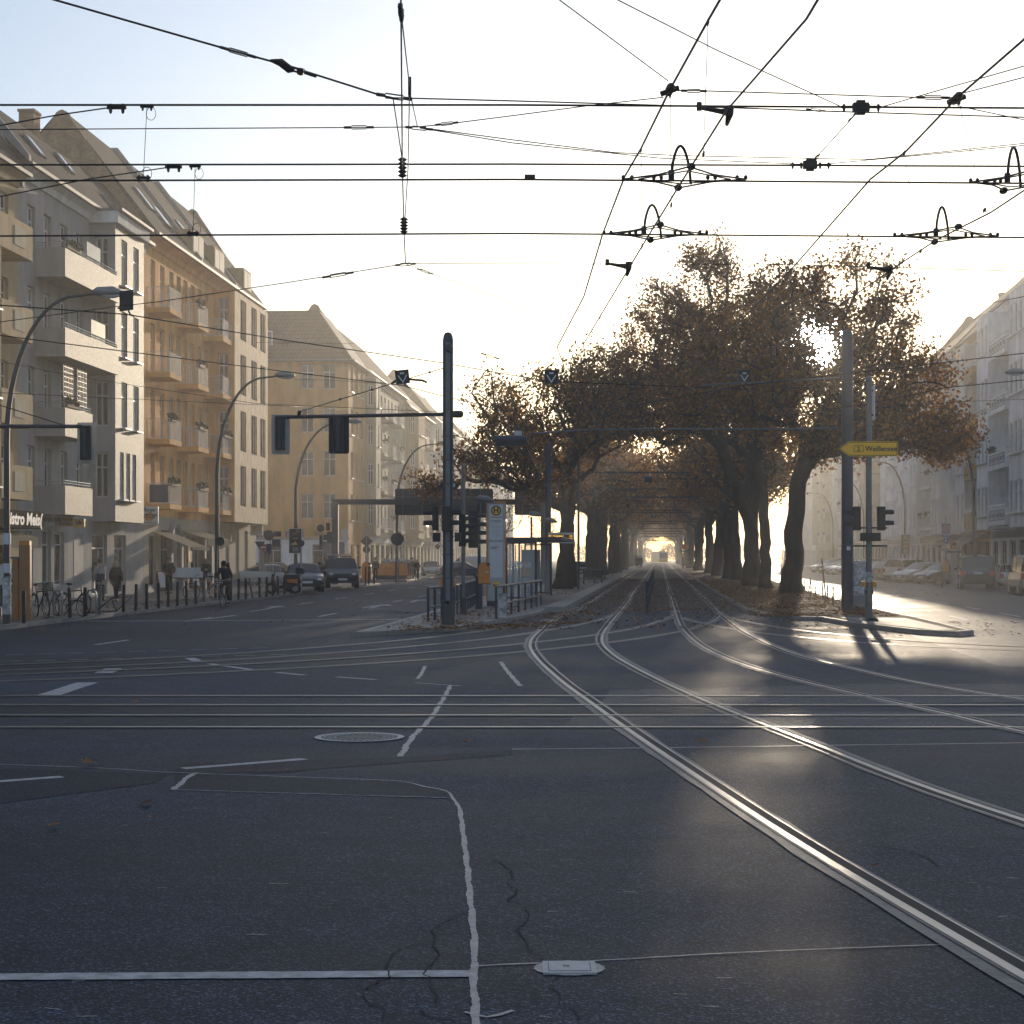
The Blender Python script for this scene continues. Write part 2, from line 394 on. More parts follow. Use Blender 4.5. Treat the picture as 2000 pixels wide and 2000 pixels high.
sl = bpy.data.lights.new('sun', 'SUN'); sl.energy = 3.5; sl.angle = R(0.5); sl.color = (1.0, 0.82, 0.60)
so = bpy.data.objects.new('sun', sl); col.objects.link(so)
so.rotation_euler = sun_dir.to_track_quat('Z', 'Y').to_euler()
sc.view_settings.view_transform = 'Standard'; sc.view_settings.look = 'None'; sc.view_settings.gamma = 1.0
sc.view_settings.exposure = 0.08
sc.view_settings.use_curve_mapping = False
sc.cycles.max_bounces = 6; sc.cycles.diffuse_bounces = 3; sc.cycles.glossy_bounces = 2; sc.cycles.transmission_bounces = 4
sc.cycles.transparent_max_bounces = 6; sc.cycles.volume_bounces = 1
sc.cycles.sample_clamp_indirect = 4.0; sc.cycles.sample_clamp_direct = 0
sc.cycles.use_denoising = True
HAZE = 0.00115
mb = MB(); mb.box(-140, 140, -40, 760, -1.0, 31.0)
hz = mb.build('haze', 'glass'); hz.data.materials.clear()
hm = bpy.data.materials.new('haze'); hm.use_nodes = True; hn = hm.node_tree.nodes; hn.clear()
ho = hn.new('ShaderNodeOutputMaterial'); hv = hn.new('ShaderNodeVolumePrincipled')
hv.inputs['Color'].default_value = (0.97, 0.95, 0.91, 1); hv.inputs['Density'].default_value = HAZE; hv.inputs['Anisotropy'].default_value = 0.64
hm.node_tree.links.new(hv.outputs['Volume'], ho.inputs['Volume'])
hz.data.materials.append(hm); tag(hz, kind='stuff')
# ------------------------------------------------------------------ ground, kerbs, paths
def kerbL(Y): return -13.2 + 0.060 * (Y - 44.6)
def faceL(Y): return -23.31 + 0.062 * Y          # building line, left side of the avenue
def faceR(Y): return 21.3 + 0.10 * Y
def kerbR(Y): return 18.6 + 0.10 * Y
def medL(Y): return 2.9 + 0.085 * Y               # planted strip right of the tracks
def medR(Y): return 6.4 + 0.10 * Y
def refL(Y): return -3.4 + 0.064 * (Y - 45)       # strip with the tram stop, left of the tracks
def refR(Y): return -3.24 + 0.085 * Y
def t1(Y): return -2.15 + 0.085 * Y
def t2(Y): return 1.27 + 0.085 * Y

mb = MB(); N = 40
xs = np.linspace(-138, 138, 25); ys = np.concatenate([np.linspace(-38, 120, 33), np.linspace(130, 755, 40)])
for y in ys:
    for x in xs: mb.v.append((x, y, 0.0))
nx = len(xs)
for j in range(len(ys) - 1):
    for i in range(nx - 1): mb.f.append((j * nx + i, j * nx + i + 1, (j + 1) * nx + i + 1, (j + 1) * nx + i)); mb.mi.append(0)
tag(mb.build('ground', 'asphalt'), kind='structure')

def slab(name, outline, z, mtop, kerb=True, kw=0.16):
    """raised paving with a kerb stone round it"""
    top = MB(); top.poly([(x, y, z) for x, y in outline])
    tag(top.build(name, mtop), kind='structure')
    if kerb:
        k = MB(); n = len(outline)
        c = Vector((sum(p[0] for p in outline) / n, sum(p[1] for p in outline) / n))
        pts = [Vector(p) for p in outline]
        area = sum(pts[i].x * pts[(i + 1) % n].y - pts[(i + 1) % n].x * pts[i].y for i in range(n))
        inn = []
        for i in range(n):
            a = (pts[i] - pts[i - 1]).normalized(); b = (pts[(i + 1) % n] - pts[i]).normalized()
            na = Vector((-a.y, a.x)); nb = Vector((-b.y, b.x))
            m_ = (na + nb); m_ = m_.normalized() if m_.length > 1e-3 else na
            sc_ = kw / max(0.4, m_.dot(na))
            inn.append(pts[i] + m_ * sc_ * (1 if area > 0 else -1))
        zz = z + 0.006
        for i in range(n):
            j = (i + 1) % n
            L = (pts[j] - pts[i]).length; cnt = max(1, int(min(L, 120) / 1.0))
            for q in range(cnt):
                f0, f1 = (q + 0.008) / cnt, (q + 1 - 0.008) / cnt
                o0, o1 = pts[i].lerp(pts[j], f0), pts[i].lerp(pts[j], f1); i0, i1 = inn[i].lerp(inn[j], f0), inn[i].lerp(inn[j], f1)
                dz = random.uniform(-0.004, 0.006); s_ = 0.025
                o0s, o1s = o0.lerp(i0, s_ / kw), o1.lerp(i1, s_ / kw)
                k.add([(o0.x, o0.y, -0.05), (o1.x, o1.y, -0.05), (o1.x, o1.y, zz - s_), (o0.x, o0.y, zz - s_), (o1s.x, o1s.y, zz + dz), (o0s.x, o0s.y, zz + dz), (i1.x, i1.y, zz + dz), (i0.x, i0.y, zz + dz)],
                      [(0, 1, 2, 3), (3, 2, 4, 5), (5, 4, 6, 7)])
        tag(k.build('kerb', 'kerb'), kind='structure')

Ys = [38, 60, 80, 100, 117]
slab('sidewalk', [(kerbL(y), y) for y in Ys] + [(-14.0, 119.5), (-19, 120), (-60, 120), (-60, 38)], 0.12, 'paving')
Ys = [132, 160, 200, 260, 330, 420]
slab('sidewalk', [(-10.6, 130.2)] + [(kerbL(y), y) for y in Ys] + [(-40, 420), (-60, 130)], 0.12, 'paving')
Ys = [420, 300, 200, 140, 110, 84]
slab('sidewalk', [(kerbR(y), y) for y in Ys] + [(31, 80.5), (60, 80), (90, 420)], 0.12, 'paving')
slab('median_path', [(7.9, 58.8), (8.0, 54), (8.4, 52.2), (9.1, 51.6), (9.3, 47.2), (9.9, 42.6), (10.6, 41.4), (11.2, 42.2), (11.9, 50), (12.5, 60), (13.4, 70)] +
     [(medR(y), y) for y in (100, 160, 240, 330, 420)] + [(medL(y), y) for y in (420, 330, 240, 160, 100, 70)], 0.11, 'soil')
mb = MB(); mb.poly([(9.55, 46.9, .119), (10.3, 42.3, .119), (10.8, 42.3, .119), (11.4, 50.5, .119), (9.6, 51.0, .119)]); tag(mb.build('median_path', 'platform'), kind='structure')
slab('refuge_path', [(-3.76, 41.1), (-3.0, 41.9), (-1.35, 44.6), (-0.25, 50.0), (0.75, 55.5), (1.1, 58.6)] + [(refR(y) - 0.6, y) for y in (60, 115, 200, 300, 420)] +
     [(refL(y), y) for y in (420, 300, 200, 120, 80, 60, 50)], 0.11, 'platform')
slab('platform_path', [(refR(58.7) - 0.65, 58.7), (refR(58.7) + 0.0, 58.7)] + [(refR(y), y) for y in (80, 130, 200, 300, 420)] + [(refR(y) - 0.65, y) for y in (420, 300, 200, 130, 80)], 0.20, 'kerb', True, 0.3)
mb = MB()
mb.poly([(refR(y) + .03, y, 0.004) for y in (60, 420)] + [(medL(y) - .03, y, 0.004) for y in (420, 60)]); tag(mb.build('trackbed_ground', 'trackbed'), kind='structure')
mb = MB(); Ys = [30, 42, 52, 70, 100, 160, 240, 330, 420]
for a_, b_ in zip(Ys[:-1], Ys[1:]): mb.quad((medR(a_) - 1, a_, .002), (kerbR(a_) + .1, a_, .002), (kerbR(b_) + .1, b_, .002), (medR(b_) - 1, b_, .002))
tag(mb.build('road_surface', 'asphalt_glossy'), kind='structure')  # shinier sheet added over the right carriageway to raise the sun's glare
# lighter concrete in the crossing tracks, darker repair patches
def patch(pix, m, z=0.004):
    mb = MB(); mb.poly([(*G(x, y)[:2], z) for x, y in pix]); tag(mb.build('road_patch', m), kind='structure')
patch([(1190, 1349), (1700, 1336), (2060, 1336), (2060, 1371), (1600, 1377), (1170, 1378)], 'asphalt_pale')
patch([(1120, 1399), (1560, 1391), (2060, 1391), (2060, 1417), (1500, 1422), (1100, 1424)], 'asphalt_pale')
patch([(340, 1512), (720, 1526), (800, 1531), (876, 1549), (872, 1560), (600, 1551), (340, 1543)], 'asphalt_dark')
patch([(-40, 1500), (331, 1512), (360, 1492), (600, 1484), (760, 1480), (1000, 1466), (1000, 1475), (760, 1492), (540, 1509), (335, 1511.5), (300, 1530), (-40, 1575)], 'asphalt_dark', 0.003)

# ------------------------------------------------------------------ tracks
def smooth_line(pts, step=0.5):
    pts = [Vector(p) for p in pts]
    out = []
    for i in range(len(pts) - 1):
        p0 = pts[max(i - 1, 0)]; p1 = pts[i]; p2 = pts[i + 1]; p3 = pts[min(i + 2, len(pts) - 1)]
        k = max(1, int((p2 - p1).length / step))
        for q in range(k):
            t = q / k
            out.append(0.5 * ((2 * p1) + (p2 - p0) * t + (2 * p0 - 5 * p1 + 4 * p2 - p3) * t * t + (3 * p1 - p0 - 3 * p2 + p3) * t ** 3))
    out.append(pts[-1])
    return out
def ribbon(mb, line, o0, o1, z, jit=0.0, z1=None):
    """flat strip between two offsets (right of the line is positive)"""
    n = len(line); L = []; Rr = []; ph = [random.uniform(0, 6.28) for _ in range(6)]; fq = [random.uniform(.25, .5), random.uniform(.8, 1.3), random.uniform(2, 3)]
    def wob(i, k): return jit * (.55 * math.sin(i * fq[0] + ph[k]) + .45 * math.sin(i * fq[1] + ph[k + 1]) * math.sin(i * .11 + ph[k]) + .35 * math.sin(i * fq[2] + ph[k + 2]) + random.uniform(-.3, .3))
    for i, p in enumerate(line):
        a = line[max(i - 1, 0)]; b = line[min(i + 1, n - 1)]; d = (b - a).normalized(); r = Vector((d.y, -d.x))
        j0, j1 = (wob(i, 0), wob(i, 3)) if jit else (0, 0)
        L.append((p.x + r.x * (o0 + j0), p.y + r.y * (o0 + j0), z)); Rr.append((p.x + r.x * (o1 + j1), p.y + r.y * (o1 + j1), z if z1 is None else z1))
    o = len(mb.v); mb.v += L + Rr
    for i in range(n - 1): mb.f.append((o + i, o + i + 1, o + n + i + 1, o + n + i)); mb.mi.append(mb.cur)
level = [0]
def rail(line, parent, inside, wide=True):
    """grooved street rail: head, groove, lip, and the bitumen joints beside it; inside = +1 when the gauge side is right of the line"""
    s = inside; level[0] = (level[0] + 1) % 5; e = 0.0006 * level[0]
    mb = MB()
    mb.cur = 0; ribbon(mb, line, -0.165 * s, 0.125 * s, 0.006 + e, 0.018)
    mb.cur = 3; ribbon(mb, line, -0.092 * s, -0.078 * s, 0.0075 + e, 0.003)
    mb.cur = 1; ribbon(mb, line, -0.060 * s, 0.000 * s, 0.0092 + e)
    mb.cur = 2; ribbon(mb, line, 0.000 * s, 0.078 * s, 0.0086 + e)
    mb.cur = 1; ribbon(mb, line, 0.078 * s, 0.092 * s, 0.0092 + e)
    return mb.build('rail', ['joint', 'steel', 'groove', 'asphalt_dark'], parent)
def track(label, lineA, lineB):
    t = thing('tram_track', label, 'tram track', (0, 0, 0), 0, 'tram tracks set flush in the crossing')
    rail(lineA, t, 1); rail(lineB, t, -1)
K = 2000 / 1932
def ground_line(px): return [G(x * K, y * K).xy for x, y in px]
far = [420, 300, 220, 160, 120, 90, 72]
r1 = ground_line([(1060, 1160), (1018, 1193), (1003, 1215), (1015, 1241), (1060, 1283), (1120, 1327), (1195, 1381), (1300, 1452), (1450, 1551), (1600, 1644), (1760, 1738), (1932, 1838), (2150, 1960)])
r2 = ground_line([(1180, 1140), (1146, 1180), (1133, 1207), (1150, 1232), (1200, 1263), (1290, 1307), (1400, 1353), (1530, 1404), (1700, 1472), (1932, 1552), (2250, 1650)])
r3 = ground_line([(1276, 1155), (1287, 1182), (1312, 1209), (1352, 1233), (1420, 1259), (1510, 1284), (1640, 1315), (1800, 1350), (1932, 1381), (2300, 1450)])
r4 = ground_line([(1350, 1150), (1388, 1182), (1435, 1209), (1500, 1235), (1600, 1261), (1750, 1293), (1932, 1321), (2300, 1375)])
def joinline(fx, off, rr): return smooth_line([Vector((fx(y) + off, y)) for y in far if y > rr[0].y + 6] + rr, 0.6)
track('tram track curving right in front of the tram stop', joinline(t1, 0.7175, r2), joinline(t1, -0.7175, r1))
track('tram track curving right below the planted strip', joinline(t2, 0.7175, r4), joinline(t2, -0.7175, r3))
def off(line, d):
    out = []; n = len(line)
    for i, p in enumerate(line):
        a = line[max(i - 1, 0)]; b = line[min(i + 1, n - 1)]; q = (b - a).normalized(); out.append(Vector((p.x + q.y * d, p.y - q.x * d)))
    return out
def both(c): return off(c, 0.7175), off(c, -0.7175)
c1 = smooth_line([Vector(p) for p in ((t1(66), 66), (t1(60), 60), (2.0, 53), (0.6, 46.5), (-1.6, 39.6), (-5.0, 33.4), (-9.2, 29.4), (-16, 26.2), (-40, 23.6))], 0.7)
c2 = smooth_line([Vector(p) for p in ((t2(64), 64), (t2(58), 58), (5.1, 51), (3.6, 44.5), (1.4, 38.6), (-1.6, 33.2), (-5.2, 29.2), (-9.5, 26.4), (-16, 24.2), (-40, 22.8))], 0.7)
track('thin tram track branching left across the road, outer one', *both(c1)[::-1]); track('thin tram track branching left across the road, inner one', *both(c2)[::-1])
c3 = smooth_line([Vector(p) for p in ((t2(62), 62), (t2(56), 56), (6.2, 49), (7.0, 43), (9.0, 37.6), (12.5, 34.4), (18, 32.6), (26, 31.7), (50, 31.0))], 0.7)
track('tram track branching right round the kerb of the planted strip', *both(c3)[::-1])
cy1, cy2 = (23.45 + 22.0) / 2, (20.62 + 19.2) / 2
for yy, lb in ((cy1 + 0.2, 'straight cross street tram track nearer the tram stop'), (cy2 + 0.1, 'straight cross street tram track nearer the round manhole cover')):
    ln = [Vector((x, yy - 0.002 * x)) for x in np.linspace(-40, 40, 41)]
    a, b = off(ln, 0.7175), off(ln, -0.7175)
    t = thing('tram_track', lb, 'tram track', (0, 0, 0), 0, 'tram tracks set flush in the crossing')
    for l_, s in ((a, -1), (b, 1)):
        mb = MB(); level[0] = (level[0] + 1) % 5; e = 0.0006 * level[0]
        mb.cur = 0; ribbon(mb, l_, -0.10, 0.11, 0.0055 + e, 0.01); mb.cur = 1; ribbon(mb, l_, -0.060, 0.045, 0.0125 + e); mb.cur = 2; ribbon(mb, l_, 0.045, 0.062, 0.0085 + e)  # last ribbon: shade of the groove as flat black
        mb.build('rail', ['joint', 'steel', 'groove'], t)

# ------------------------------------------------------------------ paint, seals, cracks
def stripe(px0, px1, wid, m='paint', z=0.005):
    a, b = G(*px0).xy, G(*px1).xy; mb = MB(); k = max(2, int((b - a).length / 0.15)); k = min(k, 60)
    ribbon(mb, [a.lerp(b, i / k) for i in range(k + 1)], -wid / 2, wid / 2, z, 0.006)
    tag(mb.build('road_marking', m), kind='structure')
def T3(x, y): return x * 0.5176, 1200 + y * 0.5176
for a, b, wd in (((360, 115), (485, 97), .14), ((185, 305), (330, 258), .32), ((690, 583), (1150, 547), .13), ((-60, 636), (235, 614), .13), ((770, 19), (890, 4), .2), ((715, 165), (755, 181), .2),
                 ((790, 187), (965, 212), .14), ((1045, 220), (1150, 230), .14), ((1270, 237), (1420, 247), .12), ((1565, 259), (1740, 271), .06), ((390, 222), (430, 205), .3)):
    stripe(T3(*a), T3(*b), wd)
for k in range(9):
    a, b = T3(20 + k * 115, 154 - k * 3.2), T3(90 + k * 115, 152 - k * 3.2)
    stripe(a, b, 0.12, 'paint_worn')
for k in range(10):
    a, b = T3(10 + k * 125, 178 - k * 3.0), T3(85 + k * 125, 176 - k * 3.0); stripe(a, b, 0.12, 'paint_worn')
# left carriageway: broken lane lines, arrows, stop line
mb = MB()
for lane, o0 in ((0.33, 4), (0.66, 8)):
    y = 47 + o0
    while y < 330:
        a = Vector((kerbL(y) * (1 - lane) + refL(y) * lane, y)); y2 = y + 3.4; b = Vector((kerbL(y2) * (1 - lane) + refL(y2) * lane, y2))
        ribbon(mb, [a, b], -0.07, 0.07, 0.005); y += 9
tag(mb.build('road_marking', 'paint'), kind='structure')
mb = MB()
a, b = Vector((kerbL(51) + 0.4, 51)), Vector((refL(52) - 0.3, 52.5)); ribbon(mb, [a, b], -0.2, 0.2, 0.005, 0.01); tag(mb.build('road_marking', 'paint_worn'), kind='structure')
def arrow(x, y, turn):
    mb = MB(); s = 1
    mb.add([(x - .08, y - 2.2, .005), (x + .08, y - 2.2, .005), (x + .08 + turn * .2, y + 1.4, .005), (x - .08 + turn * .2, y + 1.4, .005)], [(0, 1, 2, 3)])
    mb.add([(x - .45 + turn * .25, y + 1.2, .0055), (x + .45 + turn * .25, y + 1.2, .0055), (x + turn * .6, y + 3.0, .0055)], [(0, 1, 2)])
    tag(mb.build('road_marking', 'paint'), kind='structure')
arrow(-8.9, 64, 0); arrow(-5.2, 66, .5); arrow(-4.2, 74, .5)
# right carriageway lane lines
mb = MB()
for lane, ph in ((0.30, 0), (0.62, 3)):
    y = 52 + ph
    while y < 330:
        def at(q): l0 = 13.0 + 0.10 * (q - 66); l1 = kerbR(q) - 5.5; return Vector((l0 * (1 - lane) + l1 * lane, q))
        ribbon(mb, [at(y), at(y + 3.5)], -0.07, 0.07, 0.005); y += 7.5
tag(mb.build('road_marking', 'paint'), kind='structure')
# wide stop band in front
a, b = G(-60, 1910).xy, G(917, 1903).xy; mb = MB(); ribbon(mb, [a.lerp(b, i / 60) for i in range(61)], -0.062, 0.062, 0.005, 0.0035); tag(mb.build('road_marking', 'paint'), kind='structure')
def seal(pix, wid, jit, m='sealant', z=0.0045, step=0.04):
    ln = smooth_line([G(x, y).xy for x, y in pix], step); mb = MB(); ribbon(mb, ln, -wid / 2, wid / 2, z, jit); tag(mb.build('road_seam', m), kind='structure')
seal([(-40, 1492), (180, 1500), (331, 1509), (520, 1516), (725, 1523.5), (787, 1527), (830, 1537), (872, 1546), (886, 1562), (898, 1583), (906, 1640), (913, 1697), (917, 1740), (921, 1781), (927, 1848), (925, 1914), (931, 2010)], 0.022, 0.004)
seal([(892, 1570), (898, 1583), (906, 1640), (913, 1697), (917, 1740), (921, 1781), (927, 1848), (925, 1914), (931, 2010)], 0.034, 0.007, z=0.0049)
seal([(880, 1339), (862, 1372), (838, 1407), (806, 1440), (782, 1478)], 0.06, 0.014)
seal([(382, 1510), (360, 1524), (340, 1543)], 0.05, 0.012)
seal([(978, 1293), (990, 1310), (1016, 1340)], 0.07, 0.012); seal([(830, 1302), (822, 1318), (815, 1326)], 0.06, 0.01)
seal([(931, 1888), (985, 1885), (1043, 1883), (1175, 1877), (1400, 1864), (1650, 1853), (1850, 1846), (1912, 1842)], 0.016, 0.004)
seal([(908, 1978), (930, 1984), (950, 1988), (975, 1984), (1003, 1975)], 0.022, 0.007)
seal([(1000, 1464), (1300, 1461), (1650, 1456), (2040, 1451)], 0.05, 0.012, step=0.1)
seal([(340, 1543), (600, 1551), (872, 1559)], 0.02, 0.006)
def T5(x, y): return 600 + x * .414, 1500 + y * .414
def crk(pts, wid=0.008):
    px = [T5(*p) for p in pts]; q = []
    for i in range(len(px) - 1):
        for k in range(4):
            t = k / 4; q.append((px[i][0] * (1 - t) + px[i + 1][0] * t + random.uniform(-2.6, 2.6), px[i][1] * (1 - t) + px[i + 1][1] * t + random.uniform(-1.6, 1.6)))
    q.append(px[-1]); mb = MB(); ribbon(mb, [G(*p).xy for p in q], -wid / 2, wid / 2, 0.0053, 0.003); tag(mb.build('road_crack', 'crack'), kind='structure')
crk([(765, 420), (850, 425), (905, 445), (965, 490), (970, 520), (945, 545), (985, 575), (990, 590), (945, 625), (1030, 660), (1048, 705), (990, 765), (1035, 820), (1050, 860), (1100, 885), (1120, 915)])
crk([(765, 688), (700, 700), (585, 765), (610, 790), (590, 840), (625, 885), (600, 910), (545, 975), (575, 985), (580, 1040), (615, 1070), (600, 1110)])
crk([(560, 825), (440, 855), (395, 885), (400, 900), (370, 950), (390, 990), (320, 1015), (265, 1055), (280, 1100), (360, 1140), (355, 1195)])
crk([(1130, 1030), (1190, 1060), (1195, 1120), (1255, 1135), (1290, 1195)]); crk([(525, 1090), (520, 1130), (570, 1170), (700, 1195)]); crk([(800, 995), (960, 980), (1020, 970)], .004)
crk([(965, 1020), (1050, 1045), (1140, 1020), (1190, 980)], .004)
seal([(1686, 1651), (1735, 1657), (1775, 1664), (1812, 1677), (1830, 1692)], 0.012, 0.004, 'crack', 0.0053)

# scuffs and flecks of worn paint and tar on the open asphalt
mb = MB()
for k in range(105):
    px, py = random.uniform(-20, 2020), HOR + 140 + 780 * random.random() ** 1.3
    g = G(px, py); L = random.uniform(.02, .09) * (1.5 if random.random() < .15 else 1); wd = random.uniform(.003, .009); a = random.gauss(0, .25)
    pts = [Vector((g.x + math.cos(a) * L * f + random.gauss(0, .004), g.y + math.sin(a) * L * f + random.gauss(0, .004))) for f in np.linspace(0, 1, 7)]
    mb.cur = 0 if random.random() < .8 else 1; ribbon(mb, pts, -wd / 2, wd / 2, .0042 + .0001 * (k % 5), wd * .3)
tag(mb.build('road_scuff_marking', ['sealant', 'asphalt_dark']), kind='structure')
mb = MB(); 
for k in range(0):
    px, py = random.uniform(-20, 2020), HOR + 160 + 700 * random.random() ** 1.2; g = G(px, py); s_ = random.uniform(.05, .35)
    mb.poly([(g.x + s_ * math.cos(t) * random.uniform(.7, 1.2), g.y + s_ * .8 * math.sin(t) * random.uniform(.7, 1.2), .0022 + .00003 * k) for t in np.linspace(0, 6.28, 17)[:-1]])

# manhole, utility cover
mh = thing('manhole_cover', 'round cast iron manhole cover in the dark asphalt beside the seal line', 'manhole cover', (*G(702, 1441).xy, 0))
mb = MB()
def annulus(mb, r0, r1, z, n=64, seg=None):
    for i in range(n):
        if seg and i % 2: continue
        a0, a1 = 2 * math.pi * i / n, 2 * math.pi * (i + 1) / n
        mb.add([(r0 * math.cos(a0), r0 * math.sin(a0), z), (r1 * math.cos(a0), r1 * math.sin(a0), z), (r1 * math.cos(a1), r1 * math.sin(a1), z), (r0 * math.cos(a1), r0 * math.sin(a1), z)], [(0, 1, 2, 3)])
annulus(mb, 0.40, 0.47, 0.011); mb.build('ring', 'cover_pale', mh)
mb = MB(); annulus(mb, 0.0, 0.40, 0.008); mb.cur = 1
mb.cur = 2; annulus(mb, 0.34, 0.385, 0.012, 72, True); annulus(mb, 0.29, 0.33, 0.012, 60, True); annulus(mb, 0.24, 0.28, 0.012, 48, True); mb.cur = 1; annulus(mb, 0.0, 0.22, 0.0105, 32); mb.build('lid', ['groove', 'iron', 'cover_pale'], mh)
uc = thing('utility_cover', 'small pale rectangular cover in the asphalt at the end of a seam', 'utility cover', (0, 0, 0))
a = G(1112, 1892)
mb = MB(); x, y = a.x, a.y
mb.box(x - .122, x + .122, y - .115, y + .115, 0.0, 0.010); mb.build('frame', 'cover_pale', uc)
mb = MB(); mb.box(x - .094, x + .094, y - .082, y + .082, 0.0, 0.0125); mb.cur = 1; mb.box(x - .098, x + .098, y - .086, y + .086, 0.0, 0.0108); mb.box(x - .03, x + .0, y - .01, y + .02, 0.011, 0.0135); mb.build('lid', ['cover_pale', 'black'], uc)
mb = MB(); mb.poly([(x + math.cos(t) * .162 * random.uniform(.97, 1.04), y + math.sin(t) * .146 * random.uniform(.97, 1.04), 0.0046) for t in np.linspace(0, 2 * math.pi, 100)[:-1]]); tag(mb.build('road_seam', 'sealant'), kind='structure')

# ------------------------------------------------------------------ leaves on the ground
LEAF = np.array([(0, -.5), (.12, -.22), (.5, -.12), (.24, .06), (.36, .42), (.08, .24), (0, .55), (-.08, .24), (-.36, .42), (-.24, .06), (-.5, -.12), (-.12, -.22)])
def leaf_mesh(name, pos, size, tone, flat, m, shape=LEAF):
    """one mesh of many lobed leaves, each with its own turn, curl and tone"""
    n = len(pos); k = len(shape)
    q = rng.normal(size=(n, 3)); 
    if flat: q = q * 0.16 + np.array([0, 0, 1.0])
    nz = q / np.linalg.norm(q, axis=1, keepdims=True)
    u = rng.normal(size=(n, 3)); u -= nz * (u * nz).sum(1, keepdims=True); u /= np.linalg.norm(u, axis=1, keepdims=True)
    v = np.cross(nz, u)
    s = size * rng.uniform(0.65, 1.25, n)
    sh = np.broadcast_to(shape, (n, k, 2)) * rng.uniform(0.85, 1.15, (n, k, 1))
    curl = rng.uniform(-.5, 0.9, n)
    h = (np.abs(sh[:, :, 0]) * curl[:, None] * 0.6) + 0.0
    co_ = pos[:, None, :] + s[:, None, None] * (sh[:, :, :1] * u[:, None, :] + sh[:, :, 1:] * v[:, None, :] + h[:, :, None] * nz[:, None, :])
    me = bpy.data.meshes.new(name)
    me.vertices.add(n * k); me.vertices.foreach_set('co', co_.reshape(-1).astype(np.float32))
    me.loops.add(n * k); me.loops.foreach_set('vertex_index', np.arange(n * k, dtype=np.int32))
    me.polygons.add(n); me.polygons.foreach_set('loop_start', np.arange(0, n * k, k, dtype=np.int32)); me.polygons.foreach_set('loop_total', np.full(n, k, dtype=np.int32))
    me.update(calc_edges=True)
    at = me.attributes.new('tone', 'FLOAT', 'FACE'); at.data.foreach_set('value', np.clip(tone, 0, 1).astype(np.float32))
    me.materials.append(M[m])
    return me
QUAD = np.array([(0, -.5), (.34, .0), (.1, .5), (-.3, .12)])
def drift(n, fx0, fx1, y0, y1, z, size, pw=1.0, clump=0.5):
    out = []
    while len(out) < n:
        y = y0 + (y1 - y0) * rng.random() ** pw
        a, b = fx0(y), fx1(y)
        x = a + (b - a) * rng.random()
        if math.sin(x * 1.9 + 1.3 * math.sin(y * 1.1)) * math.sin(y * 0.8 + x * .7) + rng.uniform(-1, 1) > clump - 0.5: out.append((x, y, z + rng.uniform(0.008, 0.02)))
    return np.array(out)
pp = [drift(9000, medL, medR, 52, 130, .11, .13, 1.2, .1), drift(5000, medL, lambda y: medL(y) + 5, 60, 170, .115, .13, 1.0, 0),
      drift(5200, lambda y: refR(y) + .1, lambda y: medL(y) - .1, 60, 150, .01, .12, 1.1, .1), drift(900, lambda y: -1, lambda y: 9, 45, 62, .012, .11, 1.0, .6),
      drift(1500, lambda y: refR(y) - 3.2, lambda y: refR(y) - .7, 78, 150, .12, .12, 1, -.2), drift(900, lambda y: refL(y) + .3, lambda y: -.4 + .1 * (y - 50), 43, 62, .12, .11, 1, .3),
      drift(500, lambda y: -3.6 + .7 * (y - 41), lambda y: -1.0 + .5 * (y - 41), 41.6, 47, .12, .11, 1, .1), drift(500, lambda y: -.9 + .16 * (y - 46), lambda y: 1.8 + .1 * (y - 46), 45, 60, .01, .1, 1, .0),
      drift(700, lambda y: kerbL(y) - 2.2, lambda y: kerbL(y) - .3, 42, 95, .13, .1, 1, .2), drift(260, kerbL, lambda y: kerbL(y) + 1.0, 42, 110, .01, .09, 1, .2),
      drift(420, lambda y: kerbL(y) + 1, refL, 44, 130, .01, .09, .8, .6), drift(260, lambda y: 8.2, lambda y: 15, 41, 52, .01, .09, 1, .4), drift(500, lambda y: kerbR(y) - 9, lambda y: kerbR(y) - 5, 80, 150, .01, .1, 1, .3)]
pos = np.concatenate(pp)
me = leaf_mesh('fallen_leaves', pos, 0.125, rng.beta(2, 1.6, len(pos)), True, 'leaf_ground', QUAD)
tag(link('fallen_leaves', me), kind='stuff')
for px, py, s, lb in ((264, 1376, .16, 'pale dry leaf lying between the left cross street rails'), (175, 1497, .16, 'dry leaf on the far left end of the asphalt seam'), (565, 1507, .14, 'small leaf lying on the dark patch below the wide dash'),
                      (494, 1511, .12, 'tiny tan leaf on the dark repair patch left of another leaf'), (104, 1618, .15, 'curled leaf alone on the asphalt near the left border'), (285, 1574, .13, 'dark leaf lying left below the dark repair patch'), (295, 1605, .11, 'thin tan leaf below a darker leaf on open asphalt'),
                      (1372, 1455, .2, 'dark curled leaf lying right of the first curved rail on a seam'), (912, 1456, .1, 'small dark leaf between manhole cover and curved rail'), (1714, 1701, .09, 'brown leaf stuck on the steel of the nearest rail'), (265, 1418, .1, 'dark leaf fragment below the cross street rails')):
    g = G(px, py)
    shp = LEAF * 1.0
    me = leaf_mesh('fallen_leaf', np.array([(0.0, 0.0, 0.03)]), s, np.array([0.75]), True, 'leaf_ground')
    tag(link('fallen_leaf', me, None, (g.x, g.y, 0.004)), lb, 'leaf', 'single dry leaves on the open asphalt')
